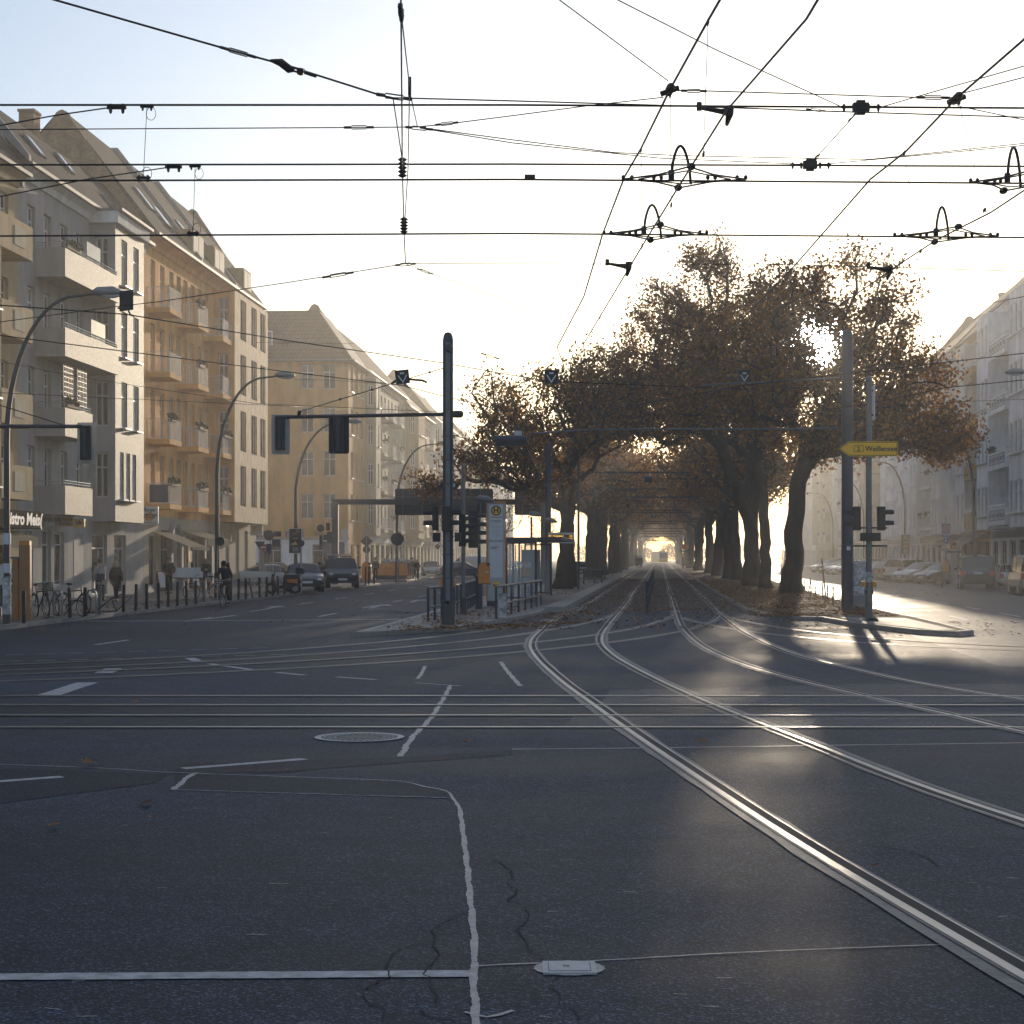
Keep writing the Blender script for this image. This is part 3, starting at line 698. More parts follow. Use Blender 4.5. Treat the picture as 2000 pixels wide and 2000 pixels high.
# ------------------------------------------------------------------ buildings
WIN = {}
def win_meshes(w, h, style):
    key = (round(w, 2), round(h, 2), style)
    if key in WIN: return WIN[key]
    f = MB(); t = 0.07; d0, d1 = 0.0, 0.06
    f.box(-w / 2, w / 2, d0, d1, 0, t); f.box(-w / 2, w / 2, d0, d1, h - t, h); f.box(-w / 2, -w / 2 + t, d0, d1, t, h - t); f.box(w / 2 - t, w / 2, d0, d1, t, h - t)
    if style == 'shop':
        f.box(-w / 2 + t, w / 2 - t, d0, d1, h * .76, h * .76 + .06)
        if w > 1.6: f.box(w * .12, w * .12 + .06, d0, d1, t, h * .76)
    elif style == 'triple':
        for q in (-1, 1): f.box(q * w / 6 - .06, q * w / 6 + .06, -.10, d1, t, h - t)
    elif style == 'double':
        f.box(-.08, .08, -.12, d1, t, h - t)
    else:
        f.box(-.035, .035, d0 - .015, d1, t, h - t); f.box(-w / 2 + t, w / 2 - t, d0 - .01, d1, h * .66, h * .66 + .06)
        if style == 'sill': f.box(-w / 2 - .08, w / 2 + .08, -.28, 0.0, -.07, -.01)
    p = MB(); p.box(-w / 2 + .02, w / 2 - .02, .03, .045, .02, h - .02)
    fm = 'dark_frame' if style == 'shopdark' else ('wood' if style == 'triple' else 'white_frame')
    WIN[key] = (f.mesh('window', fm), p.mesh('pane', 'shop_glass' if style.startswith('shop') else 'glass'), p.mesh('pane', 'curtain_glass'))
    return WIN[key]
class Bld:
    """a house in its own frame: x along the street, y into the house, z up; street face at y = 0"""
    def __init__(s, label, loc, rz, L, D, eave, ridge, sb, wall, roof, cat='building', group=None, name='apartment_building', oh=0.45, z0=0.0):
        s.t = thing(name, label, cat, loc, rz, group); s.L, s.D, s.eave, s.ridge, s.sb, s.wall, s.roof, s.oh = L, D, eave, ridge, sb, wall, roof, oh
        s.wm = MB(); s.trim = MB(); s.z0 = z0
    def win(s, x, y, z, w, h, style='plain', turn=0):
        fr, p1, p2 = win_meshes(w, h, style)
        o = link('window', fr, s.t, (x, y, z), turn); link('pane', p2 if random.random() < .5 and not style.startswith('shop') else p1, o)
    def face(s, mb, a0, a1, z0, z1, holes, mp, depth=0.17, style='plain', turn=0):
        """wall with real openings: each gets reveals and a window set back in it"""
        hs = [(x - w / 2, x + w / 2, z, z + h, x, w, h, st) for x, z, w, h, st in holes]
        xs = sorted({a0, a1, *[q for h in hs for q in h[:2] if a0 < q < a1]}); zs = sorted({z0, z1, *[q for h in hs for q in h[2:4] if z0 < q < z1]})
        for i in range(len(xs) - 1):
            for j in range(len(zs) - 1):
                cx, cz = (xs[i] + xs[i + 1]) / 2, (zs[j] + zs[j + 1]) / 2
                if any(h[0] < cx < h[1] and h[2] < cz < h[3] for h in hs): continue
                mb.quad(mp(xs[i], 0, zs[j]), mp(xs[i + 1], 0, zs[j]), mp(xs[i + 1], 0, zs[j + 1]), mp(xs[i], 0, zs[j + 1]))
        for h0, h1, q0, q1, x, w, h, st in hs:
            for a, b in (((h0, q0), (h0, q1)), ((h0, q1), (h1, q1)), ((h1, q1), (h1, q0)), ((h1, q0), (h0, q0))):
                mb.quad(mp(a[0], 0, a[1]), mp(b[0], 0, b[1]), mp(b[0], depth, b[1]), mp(a[0], depth, a[1]))
            p = mp(x, depth - .02, q0); s.win(p[0], p[1], q0, w - .01, h - .01, st, turn)
    def front(s, holes, x0=0, x1=None, z0=0, z1=None):
        s.face(s.wm, x0, s.L if x1 is None else x1, z0, s.eave if z1 is None else z1, holes, lambda a, d, z: (a, d, z))
    def shell(s, endwall0=True, endwall1=True, firewall=0.35):
        L, D, e, r, sb = s.L, s.D, s.eave, s.ridge, s.sb
        for x, on in ((0, endwall0), (L, endwall1)):
            if on: s.wm.quad((x, 0, 0), (x, D, 0), (x, D, e), (x, 0, e))
        s.wm.quad((0, D, 0), (L, D, 0), (L, D, e), (0, D, e))
        rf = MB(); oh = s.oh; k = (r - e) / sb
        b0 = sb + .25
        pr = [(-oh, e - .02), (-oh, e + .16), (sb, r + .1), (b0, r + .1), (min(D, 2 * sb + 1.0) + oh, e + .1), (min(D, 2 * sb + 1.0) + oh, e - .02)]
        rf.prism(pr, 0.02, L - 0.02, 'x'); rfo = rf.build('roof', s.roof, s.t)
        g = MB()                                                         # gutter and cornice under the eave
        g.box(0.0, L, -oh - .14, -oh - .01, e - .04, e + .1); g.build('gutter', 'zinc', rfo)
        c = MB(); c.prism([(-oh + .03, e - .022), (-.003, e - .022), (-.003, e - .45), (-.10, e - .45), (-.16, e - .2)], 0.03, L - .03, 'x'); c.build('cornice', s.wall if s.wall != 'wall_grey' else 'wall_pale', s.t)
        return rfo
    def gable(s, x, m='brick', up=0.35, th=0.3, round_top=False):
        e, r, sb, D = s.eave, s.ridge, s.sb, s.D
        mb = MB()
        pts = [(-.25, e - .4), (-.25, e + .25), (sb - .42, r + up - .25), (sb - .2, r + up + .12), (sb + .08, r + up + .26), (sb + .36, r + up + .12), (sb + .6, r + up - .25), (2 * sb + .9, e + .25), (2 * sb + .9, e - .4)]
        mb.prism(pts, x - th / 2, x + th / 2, 'x'); mb.build('firewall', m, s.t)
    def rib(s, x, m='plinth'):
        e, r, sb = s.eave, s.ridge, s.sb; k = MB()
        k.prism([(-s.oh, e + .1), (-s.oh, e + .36), (sb, r + .42), (sb + .4, r + .42), (sb + .4, r)], x - .14, x + .14, 'x'); k.build('parapet', m, s.t)
    def chimney(s, x, y, z, h, m='brick'):
        mb = MB(); mb.box(x - .45, x + .45, y - .35, y + .35, z, z + h); mb.box(x - .5, x + .5, y - .4, y + .4, z + h, z + h + .12); mb.build('chimney', m, s.t)
    def skylight(s, x, f, w=.8, h=1.2):
        k = (s.ridge - s.eave) / (s.sb + s.oh); a = math.atan2(s.ridge - s.eave, s.sb + s.oh)
        y = -s.oh + (s.sb + s.oh) * f; z = s.eave + .16 + (s.ridge - s.eave) * f
        mt = Matrix.Translation((x, y, z)) @ Matrix.Rotation(a, 4, 'X')
        mb = MB(); mb.box(-w / 2, w / 2, 0, h, .0, .1, mt); o = mb.build('skylight', 'zinc', s.t)
        mb = MB(); mb.box(-w / 2 + .08, w / 2 - .08, .08, h - .08, .095, .112, mt); mb.build('pane', 'glass', o)
    def bay(s, x0, x1, pj, z0, z1, holes, m=None, side_holes=(), mside=None, name='bay'):
        mb = MB()
        s.face(mb, x0, x1, z0, z1, holes, lambda a, d, z: (a, d - pj, z), depth=.09)
        if mside is None: mside = m
        for x, q in ((x0, -1), (x1, 1)):
            tgt = MB()
            hl = side_holes if (q == -1) else ()
            if q == -1: s.face(tgt, -pj, 0, z0, z1, hl, lambda a, d, z: (x0 + d, a, z), turn=R(-90))
            else: tgt.quad((x, -pj, z0), (x, 0, z0), (x, 0, z1), (x, -pj, z1))
            tgt.build(name + '_side', mside or s.wall, s.t)
        mb.quad((x0, -pj, z0), (x1, -pj, z0), (x1, 0, z0), (x0, 0, z0)); mb.quad((x0, -pj, z1), (x1, -pj, z1), (x1, 0, z1), (x0, 0, z1))
        mb.build(name, m or s.wall, s.t)
    def balcony_solid(s, x0, x1, z, pj, h=1.05, m=None, rail=True, mside=None, pots=False):
        mb = MB(); t = .12
        mb.box(x0, x1, -pj, -.003, z, z + .2)
        mb.box(x0, x1, -pj, -pj + t, z + .2, z + h); mb.box(x1 - t, x1, -pj + t, -.003, z + .2, z + h)
        o = mb.build('balcony', m or s.wall, s.t)
        mb = MB(); mb.box(x0 - .015, x0 + t, -pj + .003, -.003, z - .004, z + h - .003); mb.build('balcony_side', mside or m or s.wall, o)
        if rail:
            r = MB(); r.tube([(x0 + .05, -.05, z + h + .2), (x0 + .05, -pj + .06, z + h + .2), (x1 - .05, -pj + .06, z + h + .2), (x1 - .05, -.05, z + h + .2)], .022, 5)
            r.tube([(x0 + .05, -.05, z + h + .1), (x0 + .05, -pj + .06, z + h + .1), (x1 - .05, -pj + .06, z + h + .1), (x1 - .05, -.05, z + h + .1)], .016, 5)
            for k in np.linspace(x0 + .06, x1 - .06, max(2, int((x1 - x0) / 1.0) + 1)): r.cyl((k, -pj + .06, z + h), (k, -pj + .06, z + h + .2), .014, n=5)
            r.build('handrail', 'galv', o)
        if pots: s.pots(o, x0, x1, -pj + .06, z + h + .02)
    def pots(s, o, x0, x1, y, z):
        p = MB(); q = MB(); x = x0 + .2
        x2 = min(x1 - .15, x + random.uniform(1.0, 2.2)); p.box(x, x2, y - .1, y + .1, z, z + .18); n = int((x2 - x) / .035)
        for i in range(n):
            c = (x + (x2 - x) * i / n, y + random.uniform(-.13, .13), z + random.uniform(.16, .22 + .2 * abs(math.sin(i * .37 + x)))); q.ball(c, random.uniform(.05, .10), 5, 4)
        p.build('flower_box', 'wood', o); tag(q.build('foliage', 'geranium', o), kind='stuff')
    def balcony_rail(s, x0, x1, z, pj, m=None, h=1.0, pots=False, panel=None, bars=0.15):
        mb = MB(); mb.box(x0, x1, -pj, -.003, z, z + .26); o = mb.build('balcony', m or s.wall, s.t)
        r = MB(); y = -pj + .05; a, b = x0 + .05, x1 - .05; zz = z + .26
        for dz in (h, .08): r.tube([(a, -.02, zz + dz), (a, y, zz + dz), (b, y, zz + dz), (b, -.02, zz + dz)], .022, 4)
        for x in np.arange(a, b + .01, bars): r.box(x - .009, x + .009, y - .009, y + .009, zz, zz + h)
        for yy in np.arange(y, -.02, bars):
            for x in (a, b): r.box(x - .009, x + .009, yy - .009, yy + .009, zz, zz + h)
        r.build('railing', 'rail_white', o)
        if panel:
            q = MB(); q.box(a - .03, a - .015, y + .05, -.08, zz + .06, zz + h - .06); q.build('screen', panel, o)
        if pots: s.pots(o, x0, x1, y, zz + h - .1)
    def done(s): return s.wm.build('wall', s.wall, s.t)
    def rect(s, name, x0, x1, y0, y1, z0, z1, m, parent=None):
        mb = MB(); mb.box(x0, x1, y0, y1, z0, z1); return mb.build(name, m, parent or s.t)

rzL = math.atan2(1.0, 0.062)                     # local x runs along the left building line, away from the eye
kL = math.hypot(1, 0.062)
def locL(Y, d=0.0): return Vector((faceL(Y), Y, 0)) + Vector((1, -0.062, 0)) / kL * d
rzR = math.atan2(-1.0, -0.10); kR = math.hypot(1, 0.10)
def locR(Y): return Vector((faceR(Y), Y, 0))
def lx(Y, Y0): return (Y - Y0) * kL

# --- tan house at the left border
Y0 = 44.0; b = Bld('tan plastered house at the left border with black lettered bistro fascia', locL(Y0), rzL, (67.4 - 44) * kL, 11, 16.6, 20.2, 2.2, 'wall_tan', 'roof_grey')
fl = [3.6, 6.75, 9.9, 13.1]
holes = [(x, z + .85, 1.05, 1.75, 'plain') for z in fl for x in (21.6, 22.6) if x < 23] 
holes = [(21.9, z + .8, 1.0, 1.8, 'plain') for z in fl] + [(x, .6, 2.1, 2.7, 'shop') for x in (3, 6, 9, 12, 15, 18)] + [(21.3, .15, 2.2, 3.1, 'shop')]
b.front(holes); b.shell(); b.gable(b.L - .05, 'plinth', .2, .25)
for x in (18.0, 21.0): b.skylight(x, .55, .9, 1.4)
b.bay(4.0, 18.3, 1.2, 3.6, 14.0, [(x, z + .8, 1.3, 1.75, 'sill') for z in fl[:3] for x in (6.2, 9.4, 12.6, 15.6, 17.2)], 'wall_tan')
for k, z in enumerate((4.0, 6.7, 9.9, 13.0)):
    b.balcony_solid(18.3 if k < 3 else 4.0, 21.6, z, 1.22, 1.25, 'wall_tan', False)
    b.rect('plaque', 19.6, 20.7, -1.245, -1.224, z + .3, z + 1.0, 'wall_cream')
f = b.rect('fascia', 12.0, 22.6, -1.3, -.006, 2.95, 3.6, 'black_matt')
text('Bistro Meis(', .62, 'sign_white', f, (22.4, -1.307, 3.27), FACE, bold=.02, sx=1.3, shear=.12, align='RIGHT')
a = MB(); a.add([(10, -.01, 2.95), (22, -.01, 2.95), (22, -1.3, 2.62), (10, -1.3, 2.62)], [(0, 1, 2, 3)])
for i in range(60): a.box(10 + i * .2, 10.15 + i * .2, -1.31, -1.29, 2.22 + random.uniform(0, .1), 2.63)
a.build('awning', 'awning', b.t)
b.done()
# --- grey house with the slab balconies
Y0 = 67.4; b = Bld('grey roughcast house with long slab balconies and a computer shop', locL(Y0), rzL, (85.2 - 67.4) * kL, 11, 17.1, 20.0, 1.95, 'wall_grey', 'roof_grey')
cols = (1.55, 3.5, 5.6, 7.7)
holes = [(x, z + .85, .95, 1.85, 'plain') for z in (3.6, 6.75, 9.9, 13.1) for x in cols]
holes += [(1.0, .3, 1.5, 2.6, 'shop'), (3.4, .3, 1.1, 2.7, 'shop'), (5.0, .7, 1.3, 2.2, 'shop'), (10.6, .2, 2.3, 2.7, 'shop'), (13.8, .2, 1.9, 2.7, 'shop')]
b.front(holes); b.shell(); b.rib(0.1)
for x, f_ in ((4.0, .35), (9, .5), (13.5, .2)): b.skylight(x, f_, .8, 1.1)
bw = [(x, z + .9, .9, 2.05, 'sill') for z in (6.75, 9.9, 13.1) for x in (10.7, 12.6)] + [(x, 4.45, .62, 2.1, 'sill') for x in (10.3, 11.3, 12.3)]
b.bay(9.3, 13.9, 1.1, 3.45, 16.55, bw, 'wall_gravel', [(-.48, z + .9, .62, 2.0, 'plain') for z in (3.6, 6.75, 9.9, 13.1)], 'wall_grey')
b.bay(9.0, 14.2, 1.3, 16.56, 17.06, [], 'wall_pale', name='bay_cornice')
b.rect('bay_roof', 9.0, 14.2, -1.5, -.5, 17.08, 17.2, 'zinc')
for z, x1, pots in ((13.05, 9.28, True), (9.88, 9.28, False), (6.7, 5.5, True), (3.58, 5.5, False)):
    b.balcony_solid(1.9, x1, z, 1.25, 1.15, 'wall_gravel', True, 'wall_grey', pots)
sc1 = b.rect('balcony_screen', 5.0, 6.9, -1.16, -1.13, 14.2, 15.0, 'curtain_glass'); b.rect('balcony_screen', 5.6, 7.6, -1.16, -1.13, 11.03, 11.85, 'curtain_glass')
tr = MB()
for x0 in (2.3, 4.1):
    for i in range(7): tr.box(x0 + i * .2, x0 + i * .2 + .025, -1.05, -1.03, 7.9, 9.6)
    for i in range(9): tr.box(x0, x0 + 1.22, -1.06, -1.04, 7.9 + i * .2, 7.925 + i * .2)
tr.build('trellis', 'dark_frame', b.t)
b.rect('archway', 6.9, 8.2, -.012, .0, 0, 2.9, 'plinth')
b.chimney(lx(80, Y0), 3.9, 18.8, 3.5)
b.done()
# signs that stick out from the grey house, facing the eye
def proj_sign(Y, x_px0, x_px1, y0, y1, m, label, words=(), frame=None, thick=.1, ink='sign_ink'):
    a, c = P(x_px0, y1, Y), P(x_px1, y0, Y)
    t = thing('shop_sign', label, 'shop sign', (a.x, Y, a.z))
    w, h = c.x - a.x, c.z - a.z
    mb = MB(); mb.bev(0, w, 0, thick, 0, h, min(w, h) * .06, 'y'); mb.build('panel', m, t)
    ar = MB(); ar.box(-1.2, 0.02, thick * .3, thick * .7, h * .8, h * .85); ar.box(-1.2, 0.02, thick * .3, thick * .7, h * .2, h * .25); ar.build('bracket', 'dark_grey', t)
    for s_, fx, fz, sz, mm, kw in words: text(s_, sz * h, mm, t, (fx * w, -.008, fz * h), FACE, **kw)
    return t, w, h
proj_sign(70.5, 70, 106, 1003, 1028, 'panel_white', 'white sign lettered PC & NOTEBOOK under the grey balcony', [('PC & NOTEBOOK', .5, .5, .42, 'sign_ink', dict(bold=.004, sx=.72))])
proj_sign(71.5, 112, 143, 1008, 1028, 'wall_sand', 'beige sign lettered Computer & Video below the grey balcony', [('Computer', .5, .7, .42, 'sign_brown', dict(bold=.004, sx=.85)), ('& Video', .5, .28, .42, 'sign_brown', dict(bold=.004, sx=.85))])
t, w_, h_ = proj_sign(72.3, 145, 165, 1014, 1030, 'sign_yellow', 'small yellow sign with a blue emblem beside the beige sign')
mb = MB(); mb.prism([(.15 * w_, .48 * h_), (.5 * w_, .85 * h_), (.85 * w_, .48 * h_), (.7 * w_, .42 * h_), (.3 * w_, .42 * h_)], -.012, -.002, 'y'); mb.box(.2 * w_, .8 * w_, -.01, -.002, .28 * h_, .33 * h_); mb.build('emblem', 'sign_blue', t)
t, w_, h_ = proj_sign(84.0, 275, 309, 989, 1024, 'panel_white', 'white sign lettered Burger STOP over the snack bar awning', [('Burger', .5, .8, .26, 'sign_ink', dict(bold=.006, shear=.25)), ('STOP', .5, .45, .3, 'sign_ink', dict(bold=.012, sx=1.1)), ('100% HOMEMADE', .5, .1, .09, 'sign_brown', dict(bold=.002))])
mb = MB(); mb.prism([(.5 * w_ + .3 * w_ * math.cos(a_), .42 * h_ + .24 * h_ * math.sin(a_)) for a_ in np.linspace(0, 2 * math.pi, 25)[:-1]], -.006, -.001, 'y'); mb.build('emblem', 'orange', t)
t, w_, h_ = proj_sign(108.6, 489, 513, 1024, 1046, 'panel_white', 'pale square sign with scribbled gold figures under the last bay')
mb = MB()
for q in range(9): mb.tube([(w_ * (.2 + .065 * q), -.004, h_ * (.25 + .3 * random.random())), (w_ * (.26 + .065 * q), -.004, h_ * (.5 + .35 * random.random()))], .03, 4)
mb.build('emblem', 'poster_gold', t)
t, w_, h_ = proj_sign(102.5, 432, 451, 1041, 1057, 'wall_cream', 'small cream and orange sign at the end of the striped awning'); mb = MB(); mb.box(.62 * w_, w_ + .004, -.006, .104, -.004, h_ + .004); mb.build('emblem', 'orange', t)

# --- orange house
Y0 = 85.2; b = Bld('orange house with three stacks of railed balconies and a brick gable', locL(Y0), rzL, (111.5 - 85.2) * kL, 12, 17.7, 23.7, 4.0, 'wall_orange', 'roof_grey', oh=.65)
X = lambda Y: lx(Y, Y0)
cols = [X(y) for y in (86.9, 88.7, 90.5, 92.0, 93.4, 95.0, 96.6, 98.1)]
rows = (4.3, 7.5, 10.8, 14.0)
holes = [(x, z + .35, .85, 2.35, 'plain') for z in rows for x in cols]
hg = [(1.6, .25, 1.3, 2.7, 'shopdark'), (4.2, .25, 1.9, 3.0, 'shopdark'), (7.6, .5, 2.4, 2.5, 'shop'), (10.5, .5, 2.2, 2.5, 'shop'), (13.0, .2, 1.2, 2.7, 'shopdark')] + [(x, .9, .9, 2.6, 'plain') for x in (18.2, 20.9, 23.4)]
b.front(holes, z0=3.92)
gf = MB(); b.face(gf, 0, b.L, 0, 3.92, hg, lambda a, d, z: (a, d, z)); gf.build('ground_floor', 'wall_sand', b.t); b.shell(True, True); b.gable(.16, 'brick', -.1, .3); b.rib(X(94.5)); b.rib(X(103.0)); b.gable(b.L - .2, 'brick', .2, .25)
bw = [(x, z + .55, 1.55, 2.35, 'triple') for z in rows for x in (17.1, 20.1, 22.7)]
b.bay(14.8, 24.2, 1.2, 3.9, 17.2, bw, 'wall_rough', [(-.55, z + .6, .62, 2.2, 'plain') for z in rows], 'wall_orange')
for k, (z, pl) in enumerate(zip(rows, ('curtain_glass', None, None, None))):
    for j, y1 in enumerate((88.2, 94.0, 99.7)):
        b.balcony_rail(X(y1) - 2.3, X(y1), z - .05, 1.12, 'wall_orange', 1.0, pots=(k < 2 or j == 1), panel='bag_blue' if (k == 0 and j == 0) else None)
for x0, x1 in ((X(93.7), X(96.2)), (X(98.7), X(101.2)), (X(106.4), X(108.6))):
    d = b.rect('dormer', x0, x1, -.3, 2.2, 18.1, 19.55, 'wall_ochre')
    for a_, c_ in ((x0 + .1, (x0 + x1) / 2 - .05), ((x0 + x1) / 2 + .05, x1 - .1)): b.rect('window_panel', a_, c_, -.34, -.305, 18.35, 19.4, 'trim', d)
b.skylight(X(89.5), .3, .8, 1.5); b.skylight(X(91.2), .22, 1.0, 1.3); b.skylight(X(97), .3)
b.chimney(14.0, 6.0, 23.5, 1.3)
b.rect('plinth', -.0, b.L, -.02, -.003, 0, .5, 'plinth')
for x, rz_ in ((5.6, 1.05), (12.6, .85)):                       # arched doorway surrounds
    mb = MB(); mb.tube([(x + rz_ * math.cos(q), -.08, 2.5 + rz_ * math.sin(q)) for q in np.linspace(0, math.pi, 13)], .2, 6); mb.box(x - rz_ - .2, x - rz_ + .2, -.25, -.003, 0, 2.5); mb.box(x + rz_ - .2, x + rz_ + .2, -.25, -.003, 0, 2.5); mb.build('arch', 'plinth', b.t)
aw = MB(); aw.add([(1.6, -.03, 3.15), (5.2, -.03, 3.15), (5.2, -2.0, 2.35), (1.6, -2.0, 2.35)], [(0, 1, 2, 3)]); aw.box(1.6, 5.2, -2.03, -1.99, 2.22, 2.38); aw.build('awning', 'awning', b.t)
aw = MB(); aw.add([(6.9, -.03, 3.3), (12.0, -.03, 3.3), (12.0, -1.5, 2.85), (6.9, -1.5, 2.85)], [(0, 1, 2, 3)])
for i in range(34): aw.box(6.9 + i * .15, 7.01 + i * .15, -1.53, -1.5, 2.45, 2.86)
o = aw.build('awning', 'awning', b.t)
b.rect('fascia', 6.6, 12.2, -.2, -.006, 3.3, 3.8, 'wall_cream')
for x, m_ in ((6.9, 'orange'), (8.8, 'orange'), (9.2, 'sign_blue')): b.rect('window_poster', x, x + .8, -.02, .06, 1.6, 2.2, m_)
b.done()
print('left near houses done', len(col.objects))

# --- corner house beyond the side street
u = Vector((0.062, 1, 0)) / kL; nrm = Vector((1, -0.062, 0)) / kL
corner = Vector((-13.15, 140, 0))
b = Bld('brown corner house with an eyebrow dormer and the words panta rhei', corner, rzL, 9.2, 13, 17.6, 22.2, 4.2, 'wall_brown', 'roof_brown', oh=.5)
rowsD = (4.95, 8.4, 11.9, 15.4)
holes = [(x, z - .1, 1.25, 2.1, 'sill') for z in rowsD for x in (1.7, 4.4, 7.1)] + [(2, .3, 1.6, 2.6, 'shopdark'), (5.5, .3, 2.4, 2.6, 'shopdark')]
b.front(holes)
sh = [(y, z, 1.05, 2.0, 'plain') for z in rowsD for y in (1.55, 3.35, 7.6, 9.9)]
mD = lambda a, d, z: (d, a, z)
b.face(b.wm, 0, 13, 3.3, 17.6, sh, mD, turn=R(-90))
gf = MB(); b.face(gf, 0, 13, 0, 3.3, [(y, .7, 1.9, 2.2, 'shop') for y in (2.0, 6.4, 9.4)], mD, turn=R(-90)); gf.build('ground_floor', 'wall_white', b.t)
L, D, e, r = b.L, b.D, b.eave, b.ridge
b.wm.quad((L, 0, 0), (L, D, 0), (L, D, e), (L, 0, e)); b.wm.quad((0, D, 0), (L, D, 0), (L, D, e), (0, D, e))
rf = MB(); oh = .5
A = [(-oh, -oh, e), (L, -oh, e), (L, D, e), (-oh, D, e)]; B_ = [(3.4, 3.0, r), (L, 3.0, r), (L, D, r), (3.4, D, r)]
rf.add(A + B_, [(0, 1, 5, 4), (3, 0, 4, 7), (4, 5, 6, 7), (1, 2, 6, 5), (0, 3, 2, 1)]); ro = rf.build('roof', 'roof_brown', b.t)
g = MB(); g.tube([(-oh - .05, D, e + .05), (-oh - .05, -oh - .05, e + .05), (L, -oh - .05, e + .05)], .09, 6); g.build('gutter', 'zinc', ro)
dm = MB(); dm.prism([(4.6, 18.6), (12.4, 18.6), (11.3, 20.1), (9.8, 20.55), (7.2, 20.55), (5.7, 20.1)], .75, 3.2, 'x'); do = dm.build('dormer', 'roof_brown', b.t)
for y in (6.3, 8.0, 9.7): w1 = b.rect('window', .70, .745, y, y + 1.5, 18.85, 20.2, 'white_frame', do); b.rect('pane', .68, .698, y + .1, y + 1.4, 18.95, 20.1, 'curtain_glass', w1)
for i, (s_, y, z, sz) in enumerate((('panta', 7.3, 3.75, 1.0), ('rhei', 4.4, 3.75, 1.0))): text(s_, sz, 'sign_blue', b.t, (-.02, y, z), (R(90), 0, R(-90)), bold=.02, name='lettering')
text('Taverna', .5, 'sign_brown', b.t, (-.02, 10.6, 3.75), (R(90), 0, R(-90)), bold=.01); text('Bistro', .5, 'sign_brown', b.t, (-.02, 2.2, 3.75), (R(90), 0, R(-90)), bold=.01)
b.rect('shopfront_band', -.012, -.002, 0, 13, 0, 3.2, 'wall_pale') if False else None
b.rect('ledge', -.12, -.004, -.1, 13, 3.25, 3.42, 'trim'); b.rect('sign_panel', -.08, -.003, .3, 2.1, 2.1, 3.1, 'bag_blue')
b.done()

# --- further houses, one generator with its own bays, balconies, colours and roofs
def house(label, loc, rz, L, eave, ridge, sb, wall, roof, fh, bays=(), rails=(), solids=(), gab=(False, False), shop='shopdark', sp=2.3, roofs=None, group=None, seed=0, D=12, side0=False, side1=False, detail=True):
    st = random.getstate(); random.seed(seed + 100)
    b = Bld(label, loc, rz, L, D, eave, ridge, sb, wall, roof, group=group)
    nfl = int(round((eave - 4.0) / fh)); rows = [4.0 + i * (eave - 4.2) / nfl for i in range(nfl)]
    n = max(2, int(L / sp)); xs = [(i + .5) * L / n for i in range(n)]
    inb = lambda x: any(a - .5 < x < c + .5 for a, c, *_ in bays)
    holes = [(x, z + .6, 1.05, 1.95, 'plain' if detail else 'plain') for z in rows for x in xs if not inb(x)]
    k = max(1, int(L / 3.2)); holes += [((i + .5) * L / k, .35, 2.2, 2.6, shop) for i in range(k)]
    b.front(holes); b.shell()
    for a, c, pj, *mm in bays:
        m_ = max(1, int((c - a) / 1.5)); bx = [a + (i + .5) * (c - a) / m_ for i in range(m_)]
        b.bay(a, c, pj, 3.7, eave - .5, [(x, z + .6, 1.0, 1.95, 'sill') for z in rows for x in bx], mm[0] if mm else None, [(-pj / 2, z + .7, .5, 1.8, 'plain') for z in rows] if pj > .9 else [])
    for a, c, pj in rails:
        for z in rows: b.balcony_rail(a, c, z + .05, pj, wall, pots=random.random() < .5, bars=.18)
    for a, c, pj in solids:
        for z in rows: b.balcony_solid(a, c, z - .1, pj, 1.1, wall, random.random() < .6, pots=random.random() < .4)
    if gab[0]: b.gable(.16, gab[0] if isinstance(gab[0], str) else 'brick', .5)
    if gab[1]: b.gable(L - .16, gab[1] if isinstance(gab[1], str) else 'brick', .5)
    if gab[0] or gab[1]: b.chimney(L * .4, sb + 1.5, ridge, 1.3)
    b.rect('shop_band', .02, L - .02, -.06, -.004, 3.15, 3.6, random.choice(['wall_pale', 'plinth', 'wall_cream', 'dark_grey']))
    b.done(); random.setstate(st)
    return b
LL = [(149.5, 27, 'wall_sand', 'roof_grey', [(0.3, 3.2, 1.0)], [(5, 7.4, 1.1), (11, 13.4, 1.1), (17, 19.4, 1.1)], [], 'sand coloured house with railed balconies behind the gantry sign', 17.8, 22.9),
      (176.7, 24, 'wall_cream', 'roof_red', [(1.0, 6.5, 1.3, 'wall_ochre')], [], [(9, 12, 1.2), (16, 19, 1.2)], 'cream house with a broad ochre bay beyond the railed balconies', 17.2, 22.0),
      (200.9, 30, 'wall_pale', 'roof_grey', [(2, 6, 1.1), (20, 24, 1.1)], [(9, 12, 1.1), (14, 17, 1.1)], [], 'pale house with two bays half hidden by the mast', 17.9, 22.8),
      (231, 28, 'wall_cream', 'roof_red', [(12, 17, 1.2)], [(3, 6, 1.1), (21, 24, 1.1)], [], 'hazy cream house beyond the pale one', 17.4, 22.3),
      (259.3, 32, 'wall_sand', 'roof_grey', [(4, 9, 1.2)], [], [(14, 18, 1.2), (24, 28, 1.2)], 'hazy sand house far along the avenue', 17.8, 22.6),
      (291.6, 60, 'wall_pale', 'roof_grey', [(10, 16, 1.2), (40, 46, 1.2)], [], [(24, 28, 1.2)], 'last pale house row end visible along the left side', 17.4, 22.2)]
for i, (Y, L, wl_, rf_, by, rl, so_, lb, ev, rg) in enumerate(LL):
    house(lb, Vector((-21.83 + .062 * Y - (0.0 if i else 0.15), Y, 0)), rzL, L, ev, rg, 4.2, wl_, rf_, 3.3, by, rl, so_, (True, False), seed=i)
